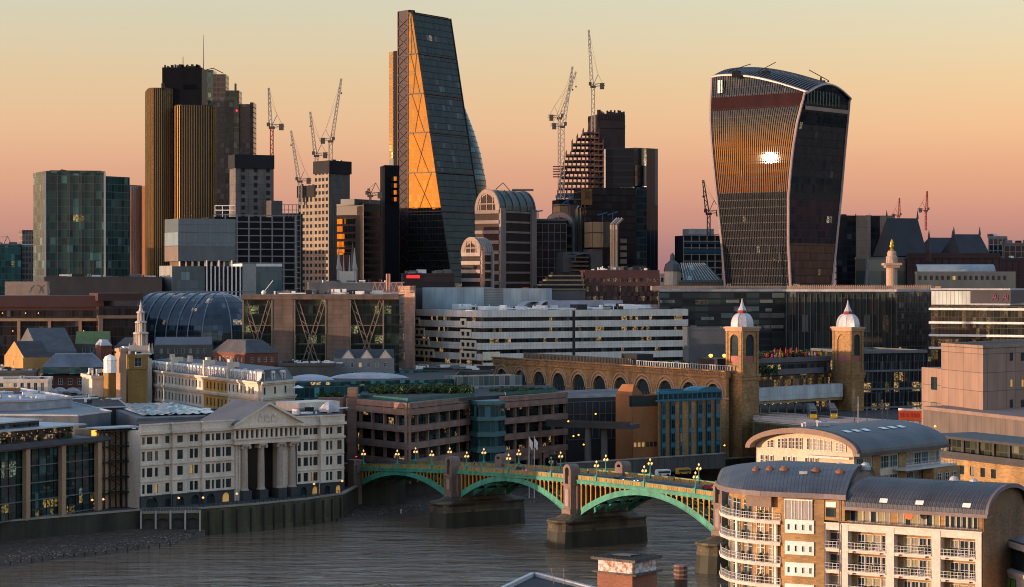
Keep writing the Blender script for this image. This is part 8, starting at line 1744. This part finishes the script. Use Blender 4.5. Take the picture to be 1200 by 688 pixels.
# penthouse strip windows under the barrel roof
for pa, pb in ((996, 1044), (1052, 1102), (1107, 1147)):
    ua, ub = U(pa, -1.7), U(pb, -1.7); n = 6; s = (ub - ua) / n
    for k in range(n): me = win_mesh(round(s - .1, 2), 2.0, 1, 1, RWM, (GL0, MC['curtain_yellow'], GLC)[(k * 7 + int(pa)) % 3] if pb < 1110 else GL0, .1); inst('penthouse_window', me, ar, AF.w(ua + (k + .5) * s, -1.68, 37.15), AF.a)
b = MB(); rail(b, AF, U(993), Lf - .1, -.1, 37.1, .9, .45); b.build('parapet_rail', DARKM, ar)
# barrel roof over the stone front
def barrel(fr, u0, u1, wf, wb, z0, h, n=16, ov=.6):
    b, e = MB(), MB(); R0 = (wf - wb) / 2; c = (wf + wb) / 2; L_ = 0
    for k in range(n):
        a0, a1 = pi * k / n, pi * (k + 1) / n; p0 = (c + R0 * cos(a0), z0 + h * sin(a0)); p1 = (c + R0 * cos(a1), z0 + h * sin(a1)); dl = math.hypot(p1[0] - p0[0], p1[1] - p0[1])
        b.face([fr.w(u0, *p0), fr.w(u1, *p0), fr.w(u1, *p1), fr.w(u0, *p1)], [(u0, L_), (u1, L_), (u1, L_ + dl), (u0, L_ + dl)]); L_ += dl
        e.face([fr.w(u1 + .02, p0[0], p0[1] + .05), fr.w(u1 + .02, p1[0], p1[1] + .05), fr.w(u1 + .02, p1[0], p1[1] - .6), fr.w(u1 + .02, p0[0], p0[1] - .6)]); e.face([fr.w(u1 - .4, p0[0], p0[1] + .06), fr.w(u1 + .02, p0[0], p0[1] + .06), fr.w(u1 + .02, p1[0], p1[1] + .06), fr.w(u1 - .4, p1[0], p1[1] + .06)])
    return b, e
b, e = barrel(AF, U(990), Lf + 1.2, .5, -W2 - .8, 39.7, 4.0); o = b.build('barrel_roof', SEAM, ar)
e.box(AF, U(990), Lf + 1.2, .3, .75, 39.25, 39.8); e.box(AF, U(990), Lf + 1.2, -1.6, .4, 39.3, 39.45); e.build('eave_edge', EAV, ar)
for k in range(60): pass
b = MB(); n = int((Lf + 1 - U(990)) / .62)
for i in range(n):
    u = U(990) + .3 + i * .62; R0 = (W2 + 1.3) / 2; c = (.5 - W2 - .8) / 2; pv = None
    for k in range(0, 15): a_ = pi * k / 16; q = AF.w(u, c + R0 * cos(a_), 39.76 + 4.0 * sin(a_)); (b.bar(pv, q, .035) if pv else None); pv = q
b.build('roof_seams', mat('seam_dark', (.05, .052, .06), .5), ar)
for px, k in ((1031, 2), (1073, 2), (1128, 2)):
    u = U(px, 0); c = (.5 - W2 - .8) / 2; R0 = (W2 + 1.3) / 2; a_ = .22; p0 = (c + R0 * cos(a_), 39.82 + 4.0 * sin(a_)); p1 = (c + R0 * cos(a_ + .16), 39.82 + 4.0 * sin(a_ + .16))
    b = MB(); b.face([AF.w(u, *p0), AF.w(u + 1.3, *p0), AF.w(u + 1.3, *p1), AF.w(u, *p1)]); b.build('roof_plate', WHITE, ar)
# roof over the rounded end
E = [(840, 373), (842.5, 366), (853, 361), (870, 357.2), (892, 354.3), (915, 352.6), (940, 351.2), (966, 349.6), (991.5, 347.6)]
Rg = [(846, 380), (850, 378), (862, 377), (880, 375), (900, 373), (922, 371), (946, 369), (972, 366.5), (1006, 363)]
Bk = [(846, 380.2), (852, 384), (866, 388), (888, 390), (910, 389), (935, 387), (960, 385), (990, 382), (1026, 379)]
def crv(P0, m=4):
    o = []
    for i in range(len(P0) - 1):
        for j in range(m): t = j / m; o.append((P0[i][0] + (P0[i + 1][0] - P0[i][0]) * t, P0[i][1] + (P0[i + 1][1] - P0[i][1]) * t))
    return o + [P0[-1]]
Ee, Rr, Bb = [P(*p) for p in crv(E)], [P(*p) for p in crv(Rg)], [P(*p) for p in crv(Bk)]
b, e, f_ = MB(), MB(), MB(); K = 8; ds = 0; ZE, ZR = 41.5, 44.8
for i in range(len(Ee) - 1):
    dl = math.dist(Ee[i], Ee[i + 1]) if i > 6 else .6
    def q(j, k):
        t = k / K; m = t ** 1.15; x = Ee[j][0] + (Rr[j][0] - Ee[j][0]) * m; y = Ee[j][1] + (Rr[j][1] - Ee[j][1]) * m; return (x, y, ZE + (ZR - ZE) * (1 - (1 - t) ** 1.7) * min(1, .45 + .55 * j / 18))
    def q2(j, k):
        t = k / K; m = sin(t * pi / 2); x = Rr[j][0] + (Bb[j][0] - Rr[j][0]) * m; y = Rr[j][1] + (Bb[j][1] - Rr[j][1]) * m; z = q(j, K)[2]; return (x, y, ZE + (z - ZE) * cos(t * pi / 2))
    for k in range(K):
        b.face([q(i, k), q(i + 1, k), q(i + 1, k + 1), q(i, k + 1)], [(ds, k * 2), (ds + dl, k * 2), (ds + dl, k * 2 + 2), (ds, k * 2 + 2)]); b.face([q2(i, k), q2(i + 1, k), q2(i + 1, k + 1), q2(i, k + 1)], [(ds, 20 + k * 2), (ds + dl, 20 + k * 2), (ds + dl, k * 2 + 22), (ds, k * 2 + 22)])
    ds += dl
    f = Fr(Ee[i], Ee[i + 1]); e.box(f, -.02, f.L + .02, -.1, .25, ZE - .75, ZE + .05); e.box(f, 0, f.L, -2.5, -.1, ZE - .75, ZE - .6)
qroof = q; j = len(Ee) - 1
for k in range(K):
    e.face([q(j, k), q(j, k + 1), (*q(j, k + 1)[:2], q(j, k + 1)[2] - 1.1), (*q(j, k)[:2], q(j, k)[2] - 1.1)]); e.face([q2(j, k), q2(j, k + 1), (*q2(j, k + 1)[:2], q2(j, k + 1)[2] - 1.1), (*q2(j, k)[:2], q2(j, k)[2] - 1.1)])
    f_.face([(*q(j, k)[:2], 39), (*q(j, k + 1)[:2], 39), q(j, k + 1), q(j, k)]); f_.face([(*q2(j, k)[:2], 39), (*q2(j, k + 1)[:2], 39), q2(j, k + 1), q2(j, k)])
b.build('curved_roof', SEAM, ar); e.build('eave_edge', EAV, ar); f_.build('end_tympanum', LEAD, ar)
# drum wall, balconies
Dc = [(843.5, 371.5), (845, 366.5), (853, 362), (868, 358.2), (885, 355.8), (901, 354.2), (914.5, 353.0)]; Dp = [P(*p) for p in crv(Dc, 3)]
cxy = P(905, 378)
def off(p, k): v = (Vector(cxy) - Vector(p)).normalized() * k; return (p[0] + v[0], p[1] + v[1])
Wp = [off(p, 2.4) for p in Dp]; b = MB(); b.prism(Wp + [P(921, 353.2), P(965, 352), P(965, 376), P(870, 390)], 7, 41.0); b.build('drum_wall', BRICKY, ar)
b = MB(); gl = MB()
for i in range(len(Wp) - 1):
    f = Fr(Wp[i], Wp[i + 1])
    for k in range(5):
        z = 36.8 - PITCH * k
        if i % 3 != 2: g = MB(); g.box(f, .05, f.L - .05, .02, .08, z + .1, z + 2.7, 1); g.box(f, 0, .07, .02, .14, z, z + 2.8, 0); g.box(f, f.L - .07, f.L, .02, .14, z, z + 2.8, 0); g.box(f, 0, f.L, .02, .13, z + 2.1, z + 2.2, 0); g.build('glazed_door', [RWM, (GL0, GL0, GLC)[(i + k) % 3]], ar)
for k in range(6):
    z = 36.8 - PITCH * k; b = MB(); b.prism(Dp + Wp[::-1], z - .38, z); 
    for i in range(0, len(Dp) - 1): f = Fr(Dp[i], Dp[i + 1]); b.box(f, -.01, f.L + .01, 0, .12, z - .45, z + .06)
    b.build('balcony_slab', mat('balcony_cream', (.62, .54, .47), .8), ar)
    b = MB()
    for i in range(0, len(Dp) - 1): f = Fr(Dp[i], Dp[i + 1]); rail(b, f, 0, f.L, -.1, z, .45, 1.15)
    f = Fr(Dp[-1], Wp[-1]); rail(b, f, 0, f.L, -.05, z, .5, 1.15); b.build('balcony_rail', RWM, ar)
    if k < 4:
        r = random.Random(k)
        for j_ in (4, 9, 13): p = off(Dp[j_], 1.2); b = MB(); b.lathe((p[0], p[1], z), [(.2, 0), (.25, .4), (.45, .8), (.3, 1.3), (0, 1.5)], 7); b.build('balcony_plant', LF[j_ % 2], ar)
for px, D in ((862.5, 360), (909.5, 354)):
    p = off(P(px, D), .5); b = MB(); b.tube((p[0], p[1], 7), (p[0], p[1], 36.8), .3, .3, 10); b.build('white_column', WHITE, ar)
# brick strip with the white panels
FW = Fr(P(916, 353.2), P(966, 349.9)); b = MB(); b.box(FW, 0, FW.L - .02, -3, .1, 7, 40.6); b.box(AF, -.1, U(990), -2, .02, 37.4, 40.6); b.build('brick_strip', BRICKY, ar)
ua, ub = uof(FW, 920.5), uof(FW, 954.5)
b = MB(); b.box(FW, ua, ub - .3, .1, .28, 37.3, 40.3, 0)
for i in range(9): u = ua + (ub - .3 - ua) * i / 8; b.box(FW, u - .04, u + .04, .28, .34, 37.3, 40.3, 1)
b.box(FW, ua - .1, ub - .2, .1, .4, 40.3, 40.5, 1); b.build('slatted_panel', [mat('slat_grey', (.30, .28, .26), .7), WHITE], ar)
for k in range(4):
    z = 35.1 - PITCH * k; b = MB(); b.box(FW, ua, ub, .1, .3, z, z + 2.15); b.build('white_panel', WHITE, ar)
    for i in range(4): me = win_mesh(.34, .95, 1, 1, RWM, GL0, .05); inst('slit_window', me, ar, FW.w(ua + (ub - ua) * (i + .5) / 4, .31, z + .5), FW.a)
me = win_mesh(1.6, 1.5, 1, 1, DARKM, GL0, .1); inst('window', me, ar, AF.w(U(973.5), .04, 37.9), AF.a); b = MB(); b.box(AF, U(968), U(980), .02, .1, 39.5, 40.3); b.build('white_panel', WHITE, ar)
b = MB(); q = AF.w(U(984.5), .25, 0); b.tube((q[0], q[1], 20), (q[0], q[1], 40.8), .07, .07, 6); b.build('drain_pipe', EAV, ar)
b = MB(); b.box(Fr(P(873, 357.4), P(909, 353.6)), 0, 4.9, -.6, -.2, 38.9, 40.6); b.build('sun_blind', mat('taupe_blind', (.22, .16, .13), .8), ar)
# roof furniture
def onroof(px, row, z): return PZ(px, row, z)
for k, (px, row, s, m_) in enumerate(((899, 549, .5, 'r'), (914, 551, .5, 'r'), (931, 553.5, .6, 'r'), (970, 557, .6, 'r'), (989, 558, .6, 'r'))):
    x, y, zz_ = qroof(min(len(Ee) - 1, (14, 17, 20, 26, 30)[k]), 5); b = MB(); b.lathe((x, y, zz_ - .1), [(s + .2, 0), (s + .2, .35), (s, .5), (s * .5, .75), (0, .8)], 10); b.build('roof_vent', mat('rusty_vent', (.22, .10, .06), .7), ar)
for px, row, D in ((984, 547, 369), (1014, 547, 366), (1118, 563, 349), (1141, 566, 347)):
    x, y = P(px, D); zz_ = 75 - (row - 330) * D / F; b = MB(); b.lathe((x, y, zz_ - .5), [(.9, 0), (.9, .5), (.75, .6), (.6, 1.0), (.3, 1.2), (0, 1.25)], 10); b.build('roof_cowl', LEADP, ar)
b = MB(); x, y, zz_ = qroof(23, 4); f = Fr((x, y), (x + 1, y - .2)); b.box(f, 0, 1.3, -.9, 0, zz_ - .2, zz_ + .45); b.build('skylight', LEADP, ar)
rt = root('orange_disc', 'bright orange round disc in front of the apartment penthouse windows', 'round sign', AF.w(U(1066), .2, 37.5)); b = MB(); b.tube(AF.w(U(1066), .3, 39.0), AF.w(U(1066), .42, 39.0), .68, .68, 20); b.build('disc', mat('orange_paint', (.80, .12, .01), .5), rt); b = MB(); b.tube(AF.w(U(1066), .25, 37.4), AF.w(U(1066), .25, 39), .05, .05, 6); b.build('post', DARKM, rt)
# dark green glazed neighbour at the lower right corner
rt = root('green_windowed_house', 'low dark roofed house with green tinted windows at the lower right corner', 'house', (*P(1190, 335), 7)); f = Fr(P(1169, 352), P(1260, 322)); zt = Z(628, 350)
b = MB(); b.box(f, 0, f.L, -14, 0, 7, zt - 1.2, 0); b.build('wall', mat('dark_green_wall', (.02, .035, .03), .6), rt); b = MB(); b.box(f, -.8, f.L, -15, .9, zt - 1.2, zt - .3, 0); b.box(f, -.5, f.L, -15, .6, zt - .3, zt, 1); b.build('roof', [PST, LEAD], rt)
for k, (pa, pb, z0, z1, c) in enumerate(((1174, 1196, zt - 4.2, zt - 1.6, GL0), (1187, 1199, zt - 8.6, zt - 5.8, mat('lime_blind', (.22, .42, .06), .6)))): u0, u1 = uof(f, pa), uof(f, pb); me = win_mesh(round(u1 - u0, 2), z1 - z0, 2, 1, DARKM, c, .08); inst('window', me, rt, f.w((u0 + u1) / 2, .1 + k * 1.1, z0), f.a)
b = MB(); b.box(f, uof(f, 1182), f.L, 0, 1.1, 7, zt - 5.2); b.box(f, uof(f, 1181), f.L, 0, 1.3, zt - 5.2, zt - 4.6); b.build('lower_bay', PST, rt)
# --- apartment block with the wide arched gable behind
va_, vb_, vc_ = (47.9, 447), (66.9, 430), (88.4, 454); GA, GS = Fr(va_, vb_), Fr(vb_, vc_); wr = root('arched_roof_apartments', 'cream apartments under a broad dark arched roof with a row of white skylights', 'apartment building', (*vb_, 7))
ze = 41.6; H = 4.5; W_ = GA.L
b = MB(); b.box(GA, .8, W_ - .8, -GS.L * .0 - 1.5, -1.2, 7, ze); b.prism([GA.w(.8, -1.5, 0)[:2], GA.w(W_ - .8, -1.5, 0)[:2], GA.w(W_ - .8, -GS.L, 0)[:2], GA.w(.8, -GS.L, 0)[:2]], 7, ze - .2); b.build('wall', mat('cream_render', (.60, .50, .38), .85), wr)
b, s_, g_ = MB(), MB(), MB(); n = 22; RR = W_ / 2
def ap(a, w, o=0): return GA.w(RR - (RR + .6 + o) * cos(a), w, ze + (H + o) * sin(a))
for k in range(n):
    a0, a1 = pi * k / n, pi * (k + 1) / n
    b.face([ap(a0, .2), ap(a1, .2), ap(a1, -GS.L - 1), ap(a0, -GS.L - 1)], [(0, k * 1.2), (0, k * 1.2 + 1.2), (GS.L, k * 1.2 + 1.2), (GS.L, k * 1.2)])
    s_.face([ap(a0, .8), ap(a1, .8), ap(a1, .8, -1.1), ap(a0, .8, -1.1)]); s_.face([ap(a0, .8), ap(a0, -.6), ap(a1, -.6), ap(a1, .8)]); s_.face([ap(a0, .8, -1.1), ap(a1, .8, -1.1), ap(a1, -1.6, -1.1), ap(a0, -1.6, -1.1)])
    g_.face([GA.w(RR, -1.4, ze - .5), ap(a0, -1.4, -.6), ap(a1, -1.4, -.6)])
b.build('arched_roof', SEAM, wr); s_.build('arch_fascia', mat('arch_stone_pink', (.24, .165, .13), .8), wr)
g_.build('gable_wall', MC['cream_render'], wr)
for i in range(22):
    u = RR + (i - 10.5) * .86; hh = (H - 1.5) * sqrt(max(0, 1 - ((u - RR) / (RR - .8)) ** 2)) - .3
    if hh > .7 and i % 8 != 2: me = win_mesh(.68, round(hh * .86, 1), 1, 3 if hh > 1.6 else 1, WHITE, GL0 if i < 12 else GLC, .08); inst('gable_window', me, wr, GA.w(u, -1.32, ze + .1), GA.a)
for i in range(9): me = win_mesh(.8, 2.0, 1, 2, WHITE, GL0, .1); inst('window', me, wr, GA.w(2.2 + i * 1.2 + (i // 3) * 1.8, -1.1, ze - 3.4), GA.a)
b = MB(); b.box(GA, W_ * .55, W_ - 1.5, -1.2, .6, ze - 1.2, ze - .8); b.build('gable_canopy', PST, wr)
cc = []; b = MB(); L_ = GS.L
b.box(GS, -.6, L_ + .8, -.6, .9, ze - .5, ze + .1); b.build('eave', SEAM, wr)
for i, (u0, u1) in enumerate(((.8, 3.2), (3.5, 5.9), (9.5, 12.4), (12.8, 15.6), (19, 21.5), (21.8, 24.4), (24.7, 27.2), (27.5, 29.8), (30.2, 31.6),)):
    for z, h in ((ze - 3.5, 2.5), (ze - 7.2, 2.4)): me = win_mesh(u1 - u0, h, 3, 2, RWM, (GL0, MC['teal_glass'], GLC)[(i + int(h * 10)) % 3], .1); inst('window', me, wr, GS.w((u0 + u1) / 2, -.72, z), GS.a)
b = MB(); b.box(GS, 0, L_, -.85, -.75, 7, ze - .5, 0); b.box(GS, 6.4, 9.2, -.75, -.6, ze - 8, ze - .5, 1); b.box(GS, 16, 18.7, -.75, -.6, ze - 8, ze - .5, 1); b.build('side_wall', [MC['cream_render'], BRICKY], wr)
b = MB(); b.box(GS, 14, L_ + 1, -.7, 2.4, ze - 4.1, ze - 3.7); rail(b, GS, 14, L_ + 1, 2.3, ze - 3.7, 1.2, 1.1); b.build('long_balcony', RWM, wr)
b = MB(); b.box(GS, 24, L_ + 2, .0, 2.6, 7, ze - 4.2); b.build('lower_wing', BRICKY, wr)
for i in range(3): me = win_mesh(1.5, 2.2, 2, 3, RWM, GL0, .1); inst('window', me, wr, GS.w(26 + i * 3, 2.66, ze - 7.4), GS.a)
for i in range(7):
    if i == 3: continue
    a_ = pi * .66; w0 = -4 - i * 3.3; q = [ap(a_, w0, .12), ap(a_, w0 - 1.9, .12), ap(a_ + .13, w0 - 1.9, .12), ap(a_ + .13, w0, .12)]; b = MB(); b.face(q); b.build('skylight', mat('skylight_white', (.62, .68, .70), .25), wr)
b = MB(); r = random.Random(14)
for i in range(12): q = ap(pi * r.uniform(.44, .5), -r.uniform(1, 12), 0); b.box(Fr(q[:2], (q[0] + 1, q[1] + .3)), 0, r.uniform(.8, 2.6), -1, 0, q[2], q[2] + r.uniform(.4, 1.1))
q = ap(pi * .5, -20, 0); b.tube(q, (q[0], q[1], q[2] + 5.5), .1, .06, 6); b.build('roof_plant', LEADP, wr)
# link roof between
# ---- nearest roof with the painted chimney
ch = root('brick_chimney', 'broad brick chimney with peeling white painted collar and flat slate cap, nearest the camera', 'chimney', (*P(741, 168), 45))
def cprism(xl, xc, xr, Dl, D, Dr, z0, z1, nm, m_, par): a, c, e = P(xl, Dl), P(xc, D), P(xr, Dr); b = MB(); b.prism([a, c, e, (a[0] + e[0] - c[0], a[1] + e[1] - c[1])], z0, z1); return b.build(nm, m_, par)
PEEL, nt, pb, N, L = nodes('peeling_paint'); tc = N('ShaderNodeTexCoord'); n1 = N('ShaderNodeTexNoise'); L(tc.outputs['Object'], n1.inputs[0]); n1.inputs['Scale'].default_value = 2.6; n1.inputs['Detail'].default_value = 9; n1.inputs['Roughness'].default_value = .7
rp_ = N('ShaderNodeValToRGB'); L(n1.outputs[0], rp_.inputs[0]); rp_.color_ramp.elements[0].position = .44; rp_.color_ramp.elements[0].color = (.62, .60, .60, 1); rp_.color_ramp.elements[1].position = .60; rp_.color_ramp.elements[1].color = (.30, .12, .05, 1); L(rp_.outputs[0], pb.inputs['Base Color']); pb.inputs['Roughness'].default_value = .8
s = 168 / F; dz_ = lambda row, D: 75 - (row - 330) * D / F
CAPM = mat('slate_cap', (.10, .085, .075), .85, var=.5, scale=1.5)
RB = panels('chimney_brick', (.34, .10, .05), (.20, .12, .08), .23, .075, .2, .012, .5); 
cprism(700, 741, 770, 170, 168, 170.6, 40, dz_(675, 168), 'brick_shaft', RB, ch); cprism(694, 745, 777, 170.3, 167.5, 170.9, dz_(675, 168), dz_(673, 168), 'lower_slab', CAPM, ch); cprism(701, 741, 769, 170, 168.1, 170.5, dz_(673, 168), dz_(659.5, 168), 'painted_collar', PEEL, ch)
cprism(692, 744, 776, 170.3, 167.5, 170.9, dz_(659.5, 168), dz_(656.5, 168), 'cap', CAPM, ch)
a, c, e = P(692, 170.3), P(744, 167.5), P(776, 170.9); f = Fr(a, c); b = MB(); zc_ = dz_(656.5, 168); n = 14
for i in range(n):
    q = (c[0] + (a[0] - c[0]) * i / n, c[1] + (a[1] - c[1]) * i / n); b.bar((*q, zc_ + .03), (q[0] + e[0] - c[0], q[1] + e[1] - c[1], zc_ + .03), .05)
b.build('cap_battens', CAPM, ch); b = MB(); cx_, cy_ = (a[0] + e[0]) / 2, (a[1] + e[1]) / 2; b.prism([(cx_ - 1.1, cy_ + .1), (cx_ + .3, cy_ - .7), (cx_ + 1.1, cy_ - .1), (cx_ - .3, cy_ + .7)], zc_ + .06, zc_ + .14); b.build('flue_opening', DARKM, ch)
st = root('striped_chimney_stack', 'small round banded brick stack right of the broad chimney', 'chimney', (*P(798, 176), 45)); x, y = P(798, 176); b = MB(); b.lathe((x, y, 45), [(.52, 0), (.52, dz_(664, 176) - 45)], 10)
for k in range(4): b.lathe((x, y, dz_(664 + k * 5, 176)), [(.52, 0), (.58, .02), (.58, .14), (.52, .16)], 10, 1)
b.build('stack', [mat('stack_brick', (.10, .055, .04), .85), mat('stack_band', (.26, .15, .11), .8)], st)
x, y = P(782, 180); 
rf = root('near_flat_roof', 'flat dark roof with a pale metal edge at the bottom centre below the chimney', 'building', (*P(680, 172), 7)); zr = dz_(683, 172)
pts = [P(560, 163), P(626, 178), P(705, 168.5), P(745, 160), P(812, 171), P(830, 150), P(600, 130)]; b = MB(); b.prism(pts, 7, zr - .35); b.build('wall', BRICKB, rf); b = MB(); b.prism(pts, zr - .34, zr - .3); b.build('roof', ROOFD, rf)
b = MB()
for p, q in zip(pts[:-1], pts[1:]): f = Fr(p, q); b.box(f, -.05, f.L + .05, -.3, .05, zr - .5, zr) if p[0] < P(700, 168)[0] else None
b.build('metal_edge', mat('pale_edge', (.42, .44, .47), .4), rf)
for px, D, lab in ((650, 172, 'left of the two thin aerials on the near roof'), (661, 172, 'right of the two thin aerials on the near roof')):
    x, y = P(px, D); r_ = root('aerial', lab, 'aerial', (x, y, zr), 'aerials on the near roof'); b = MB(); b.tube((x, y, zr - .4), (x - (.25 if px < 655 else 0), y, zr + (1.15)), .03, .025, 5); b.bar((x - .45, y, zr + 1.1), (x + .4, y, zr + 1.16), .025); b.bar((x - .3, y, zr + .9), (x + .3, y, zr + .93), .02); b.build('antenna', GREYM, r_)
